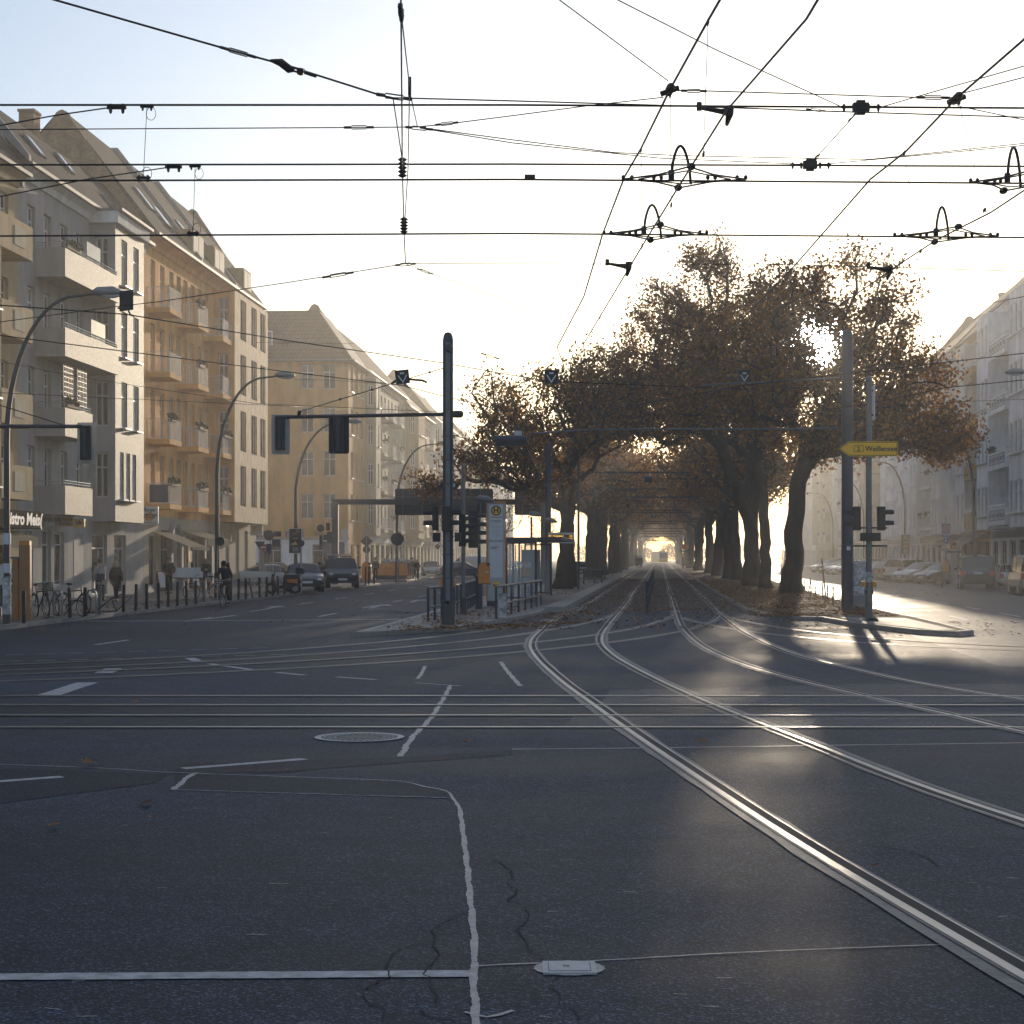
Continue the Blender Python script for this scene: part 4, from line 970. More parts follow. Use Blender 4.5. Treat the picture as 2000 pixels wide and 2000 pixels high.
# side street house seen between the orange house and the corner
RR = [(96.0, 121.6, 'wall_white', 'roof_grey', [(2.0, 6.5, 1.3), (14, 20, 1.3)], [], [(7.2, 13.2, 1.4), (20.6, 25, 1.4)], 'white house with ornamented solid balconies at the right border', 18.6, 23.3),
      (121.9, 134.8, 'wall_ochre', 'roof_grey', [(3.2, 7.4, .9, 'wall_pale')], [], [(9.0, 12.4, 1.2)], 'narrow ochre house beside the white ornamented one', 18.0, 22.8),
      (135.0, 158.0, 'wall_pale', 'roof_grey', [(2, 6, 1.2), (15.5, 20.5, 1.2)], [(7.5, 11, 1.2), (11.4, 15, 1.2)], [], 'pale house with wavy railed balconies above the taxi signs', 18.1, 22.9),
      (158.3, 184.0, 'wall_white', 'roof_grey', [(3, 7, 1.1), (18, 22, 1.1)], [], [(9, 13, 1.2)], 'white house behind the poster on the lamp post', 18.0, 22.7),
      (184.3, 210.0, 'wall_sand', 'roof_red', [(8, 14, 1.2)], [], [(2, 6, 1.2), (18, 22, 1.2)], 'hazy sand house seen past the yellow arrow sign', 18.2, 22.9),
      (210.3, 245.0, 'wall_pale', 'roof_grey', [(5, 10, 1.2), (24, 29, 1.2)], [(13, 17, 1.1)], [], 'hazy pale house just right of the thick trunks', 18.0, 22.6),
      (245.3, 285.0, 'wall_cream', 'roof_grey', [(8, 13, 1.2)], [], [(20, 24, 1.2), (30, 34, 1.2)], 'hazy cream house seen between the thick trunks', 18.0, 22.4),
      (285.3, 340.0, 'wall_pale', 'roof_grey', [(8, 13, 1.2), (30, 36, 1.2)], [], [], 'farthest pale house along the right side', 18.0, 22.4)]
for i, (Ya, Yb, wl_, rf_, by, rl, so_, lb, ev, rg) in enumerate(RR):
    hb = house(lb, locR(Yb), rzR, (Yb - Ya) * kR, ev, rg, 4.2, wl_, rf_, 3.3, by, rl, so_, (i in (2, 5), i in (0, 3)), seed=40 + i)
    if i == 0:                                              # square ornaments on the solid balconies
        om = MB(); L = hb.L
        for z in [4.0 + q * (ev - 4.2) / 4 for q in range(4)]:
            for a, c, pj in so_:
                x = a + .5
                while x < c - .6:
                    for (p, q, r_, s_) in ((x, x + .62, z + .2, z + .26), (x, x + .62, z + .82, z + .88), (x, x + .06, z + .26, z + .82), (x + .56, x + .62, z + .26, z + .82), (x + .2, x + .42, z + .42, z + .66)): om.box(p, q, -pj - .025, -pj + .002, r_, s_)
                    x += .95
        om.build('ornament', 'plinth', hb.t)
    if i == 2:
        aw = MB(); aw.add([(16, -.1, 3.4), (22, -.1, 3.4), (22, -1.8, 2.6), (16, -1.8, 2.6)], [(0, 1, 2, 3)]); aw.build('awning', 'awning_dark', hb.t)
    if i == 1:
        aw = MB(); aw.add([(2, -.1, 3.5), (11, -.1, 3.5), (11, -2.0, 2.5), (2, -2.0, 2.5)], [(0, 1, 2, 3)]); aw.box(2, 11, -2.02, -1.98, 2.3, 2.52); aw.build('awning', 'awning_dark', hb.t)
# closing houses far down the avenue and across the side street mouth
mb = None
house('distant house in the haze behind the side street', Vector((-60, 170, 0)), rzL - R(90), 40, 17, 21.5, 4, 'wall_sand', 'roof_red', 3.3, seed=70)
print('houses done', len(col.objects))
# ------------------------------------------------------------------ plane trees
def tree_meshes(seed, base_r, lean, trunk_h, lobes, per, lsize, leafmat, shape, sig=0.5, spread=1.0, fork=0.0, keep=None):
    """lobes: (x, y, z, rx, ry, rz, twigs) relative to the base. Branches reach for twig points scattered through the lobes; leaves hang round the twigs."""
    g = np.random.default_rng(seed); rd = random.Random(seed)
    pts = []
    for (x, y, z, rx, ry, rz, n) in lobes:
        k = 0
        while k < n:
            d = g.normal(size=3); d /= np.linalg.norm(d); r = g.random() ** 0.45
            p = np.array([x, y, z]) + d * r * np.array([rx, ry, rz]); pts.append(p); k += 1
    pts = np.array(pts)
    nodes = [np.array([0.0, 0, -0.1])]; par = [-1]
    n = max(4, int(trunk_h / 0.5)); wob = g.normal(size=(n + 1, 2)) * 0.05
    for i in range(1, n + 1):
        f = i / n; nodes.append(np.array([lean[0] * f ** 1.4 + wob[i, 0], lean[1] * f ** 1.4 + wob[i, 1], trunk_h * f])); par.append(len(nodes) - 2)
    first = len(nodes) - 3
    top = nodes[-1]
    order = np.argsort(np.linalg.norm(pts - top, axis=1) + g.normal(size=len(pts)) * 0.6)
    ends = []
    arr = np.zeros((40000, 3)); arr[:len(nodes)] = nodes; cost = np.zeros(40000)
    for i in range(len(nodes)): cost[i] = 0.0 if i >= first else 1e6
    cnt = len(nodes)
    for q in order:
        p = pts[q]
        d = np.linalg.norm(arr[:cnt] - p, axis=1) + cost[:cnt] * 0.22
        # a branch prefers to rise: joining from below is cheaper
        d += np.clip(arr[:cnt, 2] - p[2] + 0.4, 0, None) * 0.7
        j = int(np.argmin(d)); a = arr[j].copy(); L = np.linalg.norm(p - a); k = max(1, int(L / 0.6)); prev = j
        out = p - a
        for s in range(1, k + 1):
            f = s / k
            v = a + out * f; v[2] += math.sin(math.pi * f) * L * 0.09
            if s < k: v = v + g.normal(size=3) * 0.10 * min(L, 2.5) * 0.5
            arr[cnt] = v; cost[cnt] = cost[prev] + L / k; par.append(prev); prev = cnt; cnt += 1
        ends.append(cnt - 1)
    w_ = np.zeros(cnt); 
    for e in ends: w_[e] += 1
    for i in range(cnt - 1, 0, -1): w_[par[i]] += w_[i] if i >= 1 else 0
    tot = w_[0]
    rad = base_r * 0.86 * np.power(np.maximum(w_, .4) / tot, 0.46)
    rad = np.maximum(rad, 0.011)
    ntr = n + 1
    for i in range(ntr):
        f = i / (ntr - 1); h = arr[i][2]
        rad[i] = base_r * (1.0 - 0.2 * f) * (1 + 0.5 * math.exp(-max(h, 0) / 0.35))
    # chains of tubes
    childs = {}
    for i in range(1, cnt): childs.setdefault(par[i], []).append(i)
    mb = MB(); stack = [(0, None)]
    while stack:
        st, pr = stack.pop(); ch = [st] if pr is None else [pr, st]; cur = st
        while True:
            c = childs.get(cur, [])
            if not c: break
            c = sorted(c, key=lambda x: -w_[x])
            for o in c[1:]: stack.append((o, cur))
            cur = c[0]; ch.append(cur)
        rs = [float(rad[i]) for i in ch]
        if pr is not None: rs[0] = min(rs[0], rs[1] * 1.15)
        big = max(rs)
        pp_ = [arr[i] for i in ch]
        if len(ch) > 1: mb.tube(pp_, rs, 14 if big > .2 else (7 if big > .06 else 4))
    tm = mb.mesh('trunk', 'bark', True)
    # knobbly bark
    co_ = np.zeros(len(tm.vertices) * 3, dtype=np.float32); tm.vertices.foreach_get('co', co_); co_ = co_.reshape(-1, 3)
    lowm = np.clip(1.2 - np.abs(co_[:, 2] - 2) / 5, 0, 1)
    lw = lowm * base_r * .055
    co_[:, 0] += lw * (np.sin(co_[:, 2] * 3.1 + co_[:, 1] * 6) + .6 * np.sin(co_[:, 2] * 7.3 + seed)); co_[:, 1] += lw * np.sin(co_[:, 2] * 2.3 + co_[:, 0] * 7 + seed)
    tm.vertices.foreach_set('co', co_.reshape(-1)); tm.update()
    # leaves round the last bits of every twig
    E = np.array(ends); base = np.repeat(E, per)
    lp = arr[base]; back = np.array([par[i] for i in base]); back2 = np.array([par[i] if par[i] > 0 else i for i in back])
    f = g.random((len(base), 1)) * 1.6
    lp = np.where(f < 1, lp * (1 - f * .8) + arr[back] * f * .8, arr[back] * (2 - f) + arr[back2] * (f - 1))
    lp = lp + g.normal(size=lp.shape) * sig * np.array([1, 1, .75])
    if keep is not None: lp = lp[keep(lp)]
    tone = 0.48 + 0.22 * np.sin(lp[:, 0] * 1.3 + lp[:, 2] * 1.1) * np.sin(lp[:, 1] * 1.5 + lp[:, 2] * .9) + g.normal(size=len(lp)) * 0.2
    lm = leaf_mesh('crown', lp, lsize, tone, False, leafmat, shape)
    return tm, lm
def sungap(X, Y, r):
    """leaves left out along the line from the eye to the sun so its glare shows"""
    def keep(lp):
        p = lp + np.array([X, Y, -CH + .1]); d = np.array(sun_dir); t = p @ d; e = np.linalg.norm(p - t[:, None] * d, axis=1)
        return e > r * .6 * (1 + .35 * np.sin(lp[:, 0] * 5 + lp[:, 2] * 7)) * (0.8 + 0.5 * rng.random(len(lp)))  # thins the crowns round that line, shaped for the sun's glare
    return keep
def plant_tree(label, X, Y, tm, lm, rz=0.0, s=1.0, z=0.10, group=None):
    t = thing('plane_tree', label, 'tree', (X, Y, z), rz, group); t.scale = (s, s, s)
    link('trunk', tm, t); link('crown', lm, t)
    return t
LEAF8 = LEAF[[0, 2, 3, 4, 6, 8, 9, 10]]
def RX(Y): return max(7.2 + 0.077 * Y, 2.6 + 0.0905 * Y)
def LXr(Y): return -5.3 + 0.0845 * Y
GR = 'plane trees lining the tram tracks'
import time as _t; _t0 = _t.time()
# the leading tree on the right with the swept limb to the right
a = tree_meshes(1, .50, (.35, .2), 5.5, [(2.4, 0, 10.5, 4.6, 5, 3.6, 95), (5.2, 0, 8.6, 3.8, 4, 2.1, 75), (7.6, -.5, 7.6, 2.2, 2, 1.2, 22), (3.6, 0, 14.6, 2.8, 3, 2.6, 42), (-2.0, 0, 11.4, 3.4, 4, 3.2, 55), (.6, 0, 15.0, 2.0, 2.5, 2.4, 22), (2.5, .5, 8.0, 2.6, 2.6, 1.0, 16), (6.2, 0, 11.2, 2.6, 3, 1.6, 30), (-4.6, -1, 9.6, 2.4, 3, 1.8, 26), (2.4, 0, 8.6, 1.7, 1.6, 1.2, 30)], 92, .165, 'leaf', LEAF8, .42, keep=sungap(RX(86), 86, .6))
plant_tree('leading plane tree of the right row, its thick trunk forking outwards', RX(86), 86, *a, group=GR)
a = tree_meshes(2, .33, (-.2, 0), 5.6, [(-1.5, 0, 13.2, 3.6, 4, 3.6, 70), (1.6, 0, 15.2, 2.6, 3, 2.5, 36), (-4.0, 0, 11.8, 3.2, 3, 2.4, 50), (0, 0, 9.6, 3.0, 3, 1.8, 30)], 84, .17, 'leaf', LEAF8, .42, keep=sungap(RX(98) - .45, 98, .65))
plant_tree('slim upright plane tree just left of the leading right trunk', RX(98) - .45, 98, *a, group=GR)
a = tree_meshes(3, .42, (.2, 0), 3.2, [(-1.0, 0, 15.5, 3.2, 4, 4.0, 60), (-2.6, 0, 19.8, 1.6, 2, 2.0, 22), (-4.5, 0, 13.4, 4.0, 4, 3.6, 70), (1.4, 0, 18.0, 2.0, 2, 1.8, 22), (-7.4, 0, 11.6, 2.6, 3, 2.2, 36)], 84, .175, 'leaf', LEAF8, .44, keep=sungap(RX(104) - .7, 106, .7))
plant_tree('plane tree with two leaning stems and the highest crown tip', RX(104) - .7, 106, *a, group=GR)
a = tree_meshes(4, .52, (-.2, 0), 5.4, [(-2.5, 0, 14.5, 4.6, 5, 4.6, 90), (-7.2, -1, 14.0, 3.6, 4, 4.2, 75), (-9.4, -1, 11.6, 2.4, 3, 2.4, 36), (-4.4, 0, 18.0, 3.2, 3, 2.6, 45), (1.5, 0, 13.0, 3.4, 4, 3.6, 45), (-6.0, -2, 10.2, 3.6, 3, 1.3, 30)], 88, .175, 'leaf', LEAF8, .44, keep=sungap(RX(113) - .3, 113, .75))
plant_tree('massive plane tree whose long limb reaches left over the tracks', RX(113) - .3, 113, *a, group=GR)
# the leading tree on the left
a = tree_meshes(5, .46, (.3, 0), 3.6, [(-1.6, 0, 8.6, 4.4, 5, 3.0, 85), (-5.0, -.5, 7.2, 2.8, 3, 1.8, 42), (-7.6, -.5, 6.0, 1.5, 1.6, .9, 16), (1.4, 0, 9.4, 3.2, 4, 2.8, 60), (-3.6, 0, 10.9, 2.0, 2, 1.6, 24), (.4, 0, 11.2, 2.2, 2.4, 1.6, 32), (-1.6, 0, 6.0, 2.8, 2.4, .9, 20)], 47, .16, 'leaf', LEAF8, .40)
plant_tree('leading plane tree of the left row behind the waiting shelter', LXr(97) - .1, 97, *a, group=GR)
a = tree_meshes(6, .42, (-.2, 0), 4.6, [(-.5, 0, 10.6, 4.0, 5, 3.6, 70), (3.2, 0, 10.8, 3.4, 4, 2.6, 55), (-3.5, 0, 9.2, 3.0, 3, 2.4, 40), (2.0, 0, 13.2, 2.0, 2.5, 1.8, 24)], 44, .165, 'leaf', LEAF8, .44)
plant_tree('second plane tree of the left row touching the leading one', LXr(103), 103, *a, group=GR)
# four further kinds, repeated down both rows
kinds_ = []
for sd, tr_, hh in ((11, .5, 17), (12, .42, 16), (13, .55, 18), (14, .4, 15)):
    q = random.Random(sd)
    lob = [(q.uniform(-1, 1), q.uniform(-1, 1), hh * .66, 4.6, 4.6, hh * .25, 60), (q.uniform(3, 5), q.uniform(-2, 2), hh * .60, 3.6, 3.8, 2.6, 36), (q.uniform(-5, -3), q.uniform(-2, 2), hh * .60, 3.6, 3.8, 2.6, 36), (q.uniform(-1, 1), q.uniform(3, 4), hh * .58, 3.2, 3.0, 2.6, 24), (q.uniform(-1, 1), q.uniform(-4, -3), hh * .58, 3.2, 3.0, 2.6, 24)]
    kinds_.append(tree_meshes(sd, tr_, (q.uniform(-.4, .4), q.uniform(-.4, .4)), 5.6, lob, 42, .30, 'leaf_far', QUAD, .7, keep=(lambda lp: rng.random(len(lp)) < .8)))
ordn = ['third', 'fourth', 'fifth', 'sixth', 'seventh', 'eighth', 'ninth', 'tenth', 'eleventh', 'twelfth', 'thirteenth', 'fourteenth', 'fifteenth', 'sixteenth', 'seventeenth', 'eighteenth', 'nineteenth', 'twentieth', 'twenty first', 'twenty second', 'twenty third']
for side, fx, ylist, o0 in (('right', RX, (126, 134, 143, 153, 164, 176, 190, 206, 224, 246, 272, 302, 338, 378, 420, 465, 515, 570), 2), ('left', LXr, (138, 146, 157, 170, 184, 200, 218, 238, 262, 290, 322, 358, 398, 442, 490, 540, 600), 0)):
    for i, Y in enumerate(ylist):
        tm, lm = kinds_[(i * 3 + (1 if side == 'left' else 0)) % 4]
        plant_tree('%s plane tree back along the %s row, in haze' % (ordn[i + o0], side), fx(Y) + random.uniform(-.5, .5), Y, tm, lm, random.uniform(0, 6.28), random.uniform(.86, 1.08), group=GR)
# bare little trees on the pavements behind
bare = tree_meshes(31, .12, (0, 0), 2.2, [(0, 0, 4.6, 2.2, 2.2, 1.9, 110)], 3, .14, 'leaf_far', QUAD, .3)
for X, Y, s, lb in ((-.9, 150, 1.2, 'bare little tree seen between the info pillar and the blue mast'), (-6.5, 170, 1.1, 'thin brownish tree on the pavement behind the gantry sign'), (3.4, 175, 1.1, 'bare tree behind the shelter roof in the haze')):
    t = plant_tree(lb, X, Y, *bare, s=s, z=.12); t.name = 'street_tree'
print('trees', round(_t.time() - _t0, 1), len(col.objects))

# added belt of leaves at the avenue's end, to dim the bright gap there
n_ = 9000; xw = rng.uniform(20, 100, n_); top_ = 5.5 + 1.6 * np.sin(xw * .31) + 1.1 * np.sin(xw * .83 + 1)
pw = np.stack([xw, 690 + rng.normal(0, 5, n_), .2 + (top_ - .2) * rng.random(n_) ** .8], axis=1)
tag(link('added_woods', leaf_mesh('added_woods', pw, .8, rng.beta(2, 2, n_), False, 'leaf_far', QUAD)), kind='stuff')
# ------------------------------------------------------------------ street lamps
def street_lamp(label, X, Y, H, reach, r0, z=.12):
    """curved mast; reach > 0 leans to +X"""
    t = thing('street_lamp', label, 'street lamp', (X, Y, z), 0, 'curved street lamps')
    pts = [(0, 0, 0), (0, 0, 1.5), (0, 0, H * .55)]
    n = 12
    for i in range(1, n + 1):
        a = math.pi / 2 * i / n * .93; pts.append((reach * .8 * (1 - math.cos(a)), 0, H * .55 + (H * .44) * math.sin(a)))
    e = pts[-1]; pts.append((reach, 0, H - .03))
    mb = MB(); mb.tube(pts, [r0, r0, r0 * .85] + [r0 * (.83 - .4 * i / n) for i in range(n)] + [r0 * .4], 10); mb.build('pole', 'dark_grey', t, smooth=True)
    b = MB(); b.cyl((0, 0, 0), (0, 0, 1.1), r0 * 1.25, n=12); b.build('base', 'dark_grey', t, smooth='auto')
    s = 1 if reach > 0 else -1
    h = MB(); h.tube([(reach - s * .05, 0, H), (reach + s * .1, 0, H + .03), (reach + s * .5, 0, H + .03), (reach + s * .78, 0, H - .01)], [.05, .13, .15, .05], 10)
    ho = h.build('lamp_head', 'lamp_grey', t, smooth=True)
    g = MB(); g.ball((reach + s * .42, 0, H - .06), (.3, .11, .09), 10, 6); g.build('lens', 'panel_white', ho, smooth=True)
    return t
l1 = street_lamp('tall curved lamp at the left border, its foot covered in stickers', -13.35, 46.0, 8.75, 2.3, .085)
st_ = MB(); st_.cyl((0, 0, .25), (0, 0, 1.25), .112, n=12); st_.build('sticker', 'graffiti', l1)
st_ = MB(); st_.cyl((0, 0, 1.35), (0, 0, 1.6), .108, n=12); st_.cyl((0, 0, 2.1), (0, 0, 2.4), .108, n=12); st_.build('sticker', 'panel_white', l1)
street_lamp('curved lamp rising beside the near cyclist', -12.25, 72.3, 9.3, 2.45, .095)
l3 = street_lamp('curved lamp carrying the black poster, before the corner house', -12.05, 97, 9.3, 2.9, .1)
street_lamp('curved lamp whose foot stands behind the orange skip', -7.75, 117.3, 9.4, 2.7, .1)
street_lamp('right hand lamp with only its head inside the picture', 23.6, 71, 9.3, -2.7, .1)
street_lamp('curved lamp above the shop awnings and the dark van', 30.5, 115, 10, -1.9, .12)
l7 = street_lamp('hazy curved lamp with a dark poster on its post', 34.1, 151, 10, -2.2, .12)
street_lamp('hazy curved lamp seen between the two right masts', 37.6, 186, 10, -2.4, .12); street_lamp('faint curved lamp next to the leading right tree', 41.5, 225, 10, -2.4, .12)
def poster(par, z0, z1, w, y, label_='poster'):
    mb = MB(); mb.box(-w / 2, w / 2, y - .04, y, z0, z1); o = mb.build('poster_board', 'panel_white', par)
    mb = MB(); mb.box(-w / 2 + .03, w / 2 - .03, y - .047, y - .04, z0 + .03, z1 - .03); q = mb.build('poster', 'poster_black', o)
    mb = MB(); h = z1 - z0
    for k in range(7):
        a = random.uniform(-.3, .1) * w; mb.tube([(a, y - .05, z1 - h * (.1 + .03 * k)), (a + .12 * w, y - .05, z1 - h * (.05 + .03 * k)), (a + .3 * w, y - .05, z1 - h * (.12 + .025 * k))], .009, 4)
    mb.box(-.2 * w, .22 * w, y - .052, y - .047, z1 - h * .42, z1 - h * .385)
    mb.prism([(-.34 * w, z0 + h * .34), (-.3 * w, z0 + h * .42), (-.15 * w, z0 + h * .40), (0, z0 + h * .50), (.15 * w, z0 + h * .40), (.3 * w, z0 + h * .42), (.34 * w, z0 + h * .34)], y - .052, y - .047, 'y')
    mb.build('emblem', 'poster_gold', q)
    mb = MB()
    for k in range(4): mb.box(-.22 * w, .24 * w, y - .052, y - .047, z0 + h * (.09 + .045 * k), z0 + h * (.105 + .045 * k))
    mb.build('lettering', 'panel_white', q)
poster(l3, 1.95, 3.35, .74, -.12); poster(l7, 2.0, 3.7, .8, -.14)

# ------------------------------------------------------------------ bollards
BL = [(162, 1785), (472, 1748), (570, 1740), (670, 1728), (832, 1708), (915, 1700), (988, 1692), (1068, 1683), (1132, 1676), (1195, 1668), (1258, 1662), (1320, 1655), (1375, 1645), (1555, 1630)]
BL = [(x * .28986, 700 + y * .28986) for x, y in BL] + [(460 + .2588 * x, 900 + .2588 * y) for x, y in ((22, 1048), (78, 1043), (130, 1037), (183, 1030), (233, 1026), (283, 1018), (322, 1010), (370, 1008), (418, 1004))]
BL += [(714, 1143.5), (720, 1142), (731, 1141)]
beside = ['in front of the brown column by the bicycles', 'just right of the parked bicycles', 'leaning against the kerb behind the broken bicycle frame', 'greyish, in front of the woman with the blue bag', 'right of the woman in the black coat', 'next but one right of the woman in black',
          'before the snack bar steps', 'left of the folding board', 'in front of the standing man', 'right of the standing man', 'below the bright white table', 'left of the bicycle by the lamp', 'greyish, before the bicycle wheel by the lamp', 'just right of the near cyclist',
          'second right of the near cyclist', 'third right of the near cyclist', 'pale and bent, before the menu board', 'before the silver car in the side street', 'left of the sign cluster post', 'right of the sign cluster post', 'at the front wheel of the scooter', 'touching the scooter seat', 'last one right of the scooter', 'first of three beyond the tailgate car', 'middle one of three beyond the tailgate car', 'last of three beyond the tailgate car']
proto = None
for i, (px, py) in enumerate(BL):
    g = G(px, py, .12); lb = 'dark steel bollard ' + beside[i]
    h = .86 if i < 23 else 1.15
    mb = MB(); mb.cyl((0, 0, 0), (0, 0, h), .052, n=12); mb.cyl((0, 0, h), (0, 0, h + .012), .052, .044, n=12)
    if i == 0 or i == 23: bm_ = mb.mesh('bollard', 'black', 'auto'); bg_ = None
    m_ = bm_
    if i in (3, 12, 16): m_ = bm_.copy(); m_.materials.clear(); m_.materials.append(M['grey_metal'])
    o = link('bollard', m_, None, g); o.rotation_euler = (R(random.uniform(-1.5, 1.5)), R(random.uniform(-2, 2)), 0)
    if i == 16: o.rotation_euler = (0, R(-9), 0)
    tag(o, lb, 'bollard', 'bollards along the left kerb')

# ------------------------------------------------------------------ signals, masts
def hood(mb, x, y, z, r, L, d):
    """open visor over a lens, pointing along d (+-1 on x, or 'y')"""
    n = 9
    for k in range(n):
        a0, a1 = R(-20 + 220 * k / n), R(-20 + 220 * (k + 1) / n)
        p = []
        for a, q in ((a0, 0), (a1, 0), (a1, 1), (a0, 1)):
            c, s = math.cos(a) * r * (1 - .1 * q), math.sin(a) * r * (1 - .1 * q)
            if d == 'y': p.append((x + c, y - L * q, z + s))
            elif d == 'Y': p.append((x + c, y + L * q, z + s))
            else: p.append((x + d * L * q, y + c, z + s))
        mb.quad(*p)
def signal(label, loc, n, d, w=.27, back=False, hh=.30, dp=.2, r=.10, bm='black'):
    """traffic light with n lamps looking along d (1, -1: across; 'Y': away from the eye)"""
    t = thing('traffic_light', label, 'traffic light', loc, 0, 'traffic lights at the crossing'); H = n * hh + .06
    mb = MB()
    if d in (1, -1): mb.bev(-dp / 2, dp / 2, -w / 2, w / 2, 0, H, .04, 'z')
    else: mb.bev(-w / 2, w / 2, -dp / 2, dp / 2, 0, H, .05, 'z')
    mb.build('housing', bm, t, smooth='auto')
    for k in range(n):
        z = .03 + hh * (k + .5); v = MB()
        if d in (1, -1): hood(v, d * dp / 2, 0, z, r, .24, d)
        else: hood(v, 0, dp / 2, z, r, .24, 'Y')
        vo = v.build('visor', 'black', t)
        le = MB()
        if d in (1, -1): le.cyl((d * (dp / 2 - .01), 0, z), (d * (dp / 2 + .012), 0, z), r * .88, n=14)
        else: le.cyl((0, dp / 2 - .01, z), (0, dp / 2 + .012, z), r * .88, n=14)
        le.build('lens', 'glass', vo)
    if back:
        b = MB(); bw, bh = back; b.bev(-bw / 2, bw / 2, .115, .14, H / 2 - bh / 2, H / 2 + bh / 2, .06 if back[0] > .5 else .02, 'y'); b.build('backplate', bm if bw < .6 and False else ('black' if bw > .5 else 'plate_pale'), t)
        s = MB(); s.bev(-.035, .035, -dp / 2 - .03, -dp / 2 + .02, .05, H - .05, .015, 'z'); s.build('bracket', 'dark_grey', t)
    return t
MY = 45.8
mast = thing('signal_mast', 'grey rounded steel mast with a long arm over the left road', 'mast', (P(875, 1228, MY).x, MY, .115))
mb = MB(); mb.bev(-.135, .135, -.12, .12, 0, 7.5, .06, 'z'); mb.tube([(0, 0, 7.5), (0, 0, 7.58), (0, 0, 7.66), (0, 0, 7.69)], [.132, .125, .09, .02], 14); mb.build('pole', 'navy', mast, smooth='auto')
mb = MB(); mb.box(-.055, .055, -.16, -.118, .55, 7.4); mb.build('cable_duct', 'grey_metal', mast)
mb = MB(); mb.bev(-.165, .165, -.16, .16, 0, .62, .05, 'z'); mb.build('base', 'dark_grey', mast, smooth='auto')
mb = MB(); mb.cyl((0, 0, 5.53), (-4.55, 0, 5.45), .05, n=10); ar = mb.build('arm', 'dark_grey', mast, smooth='auto')
mb = MB(); mb.tube([(-3.93, 0, 5.47), (-3.9, 0, 5.62)], .05, 8); mb.tube([(-3.9, 0, 5.6), (-.1, 0, 6.75)], .012, 5)
for f in (.28, .5, .72, .9): mb.ball((-3.9 + 3.8 * f, 0, 5.6 + 1.15 * f), .035, 6, 5)
mb.build('stay', 'wire', ar)
mb = MB(); mb.tube([(.1, 0, 5.53), (.28, 0, 5.53)], [.09, .1], 12); mb.ball((.32, 0, 5.53), (.09, .1, .1)); mb.ball((.03, -.17, 7.25), (.12, .06, .12)); mb.build('cap', 'dark_grey', mast, smooth=True)
mb = MB(); mb.box(.14, .19, -.06, .06, 1.0, 1.18); mb.box(-.2, -.135, -.07, .07, 1.0, 1.2); mb.build('push_button', 'orange', mast)
mb = MB()
for z in np.arange(1.2, 5, .62): mb.box(-.15, .15, -.172, -.155, z, z + .03)
mb.build('clamp', 'dark_grey', mast)
signal('small signal with a pale backplate at the tip of the mast arm', P(547, 879, MY), 3, 'Y', .25, (.48, 1.05), .26)
signal('large dark rounded signal hanging on the mast arm', P(661, 884, MY), 3, 'Y', .28, (.54, 1.0), .30)
x0 = mast.location.x
signal('two lamp signal turned left on the near mast', (x0 - .33, MY, P(0, 1036, MY).z), 2, -1, .3, hh=.28, dp=.16)
signal('two lamp signal turned right on the front of the near mast', (x0 - .02, MY - .3, P(0, 1036, MY).z), 2, 1, .3, hh=.28, dp=.26)
signal('three lamp signal turned right just behind the near mast', (x0 + .35, MY + .9, P(0, 1067, MY).z), 4, 1, .26, hh=.2, dp=.18, r=.085)
def plain_box(name, label, cat, loc, sx, sy, sz, m, group=None, b=.02):
    t = thing(name, label, cat, loc, 0, group); mb = MB(); mb.bev(-sx / 2, sx / 2, -sy / 2, sy / 2, 0, sz, b, 'z'); mb.build('case', m, t)
    mb = MB(); mb.bev(-sx * .38, sx * .38, -sy / 2 - .012, -sy / 2 + .001, sz * .12, sz * .88, .01, 'y'); mb.build('lid', m, t); return t
plain_box('signal_box', 'small black signal box left of the near mast under its two lamp signal', 'signal box', (x0 - .3, MY, P(0, 1058, MY).z), .2, .2, .24, 'black')
plain_box('signal_box', 'small black signal box right of the near mast below the signals', 'signal box', (x0 + .26, MY - .1, P(0, 1058, MY).z), .16, .2, .24, 'black')
sp = thing('sign_post', 'thin grey post with a diamond sign back between mast and info pillar', 'post', (P(905, 1199, 54).x, 54, .115))
mb = MB(); mb.cyl((0, 0, 0), (0, 0, 4.6), .06, n=10); mb.ball((0, 0, 4.62), (.07, .07, .05)); mb.build('pole', 'grey_metal', sp, smooth='auto'); mb = MB(); mb.cyl((0, 0, 0), (0, 0, .5), .11, n=12); mb.build('base', 'dark_grey', sp)
signal('tall signal with four visors beside the thin grey post', (P(925, 0, 57).x, 57, P(0, 1070, 57).z), 4, 1, .36, hh=.285, dp=.34, r=.11)
def diamond(label, px, py, Y, s):
    p = P(px, py, Y); t = thing('traffic_sign', label, 'traffic sign', p)
    mb = MB(); mb.prism([(0, -s), (s, 0), (0, s), (-s, 0)], 0, .012, 'y'); mb.build('panel', 'navy', t); mb = MB(); mb.box(-.03, .03, -.03, 0, -s * .7, s * .7); mb.build('clamp', 'dark_grey', t); return t
dsg = diamond('back of a diamond priority sign on the near mast', 877, 948, 46.05, .27)
mb = MB(); mb.box(.08, .16, -.004, .0, -.04, .06); mb.build('sticker', 'panel_white', dsg)
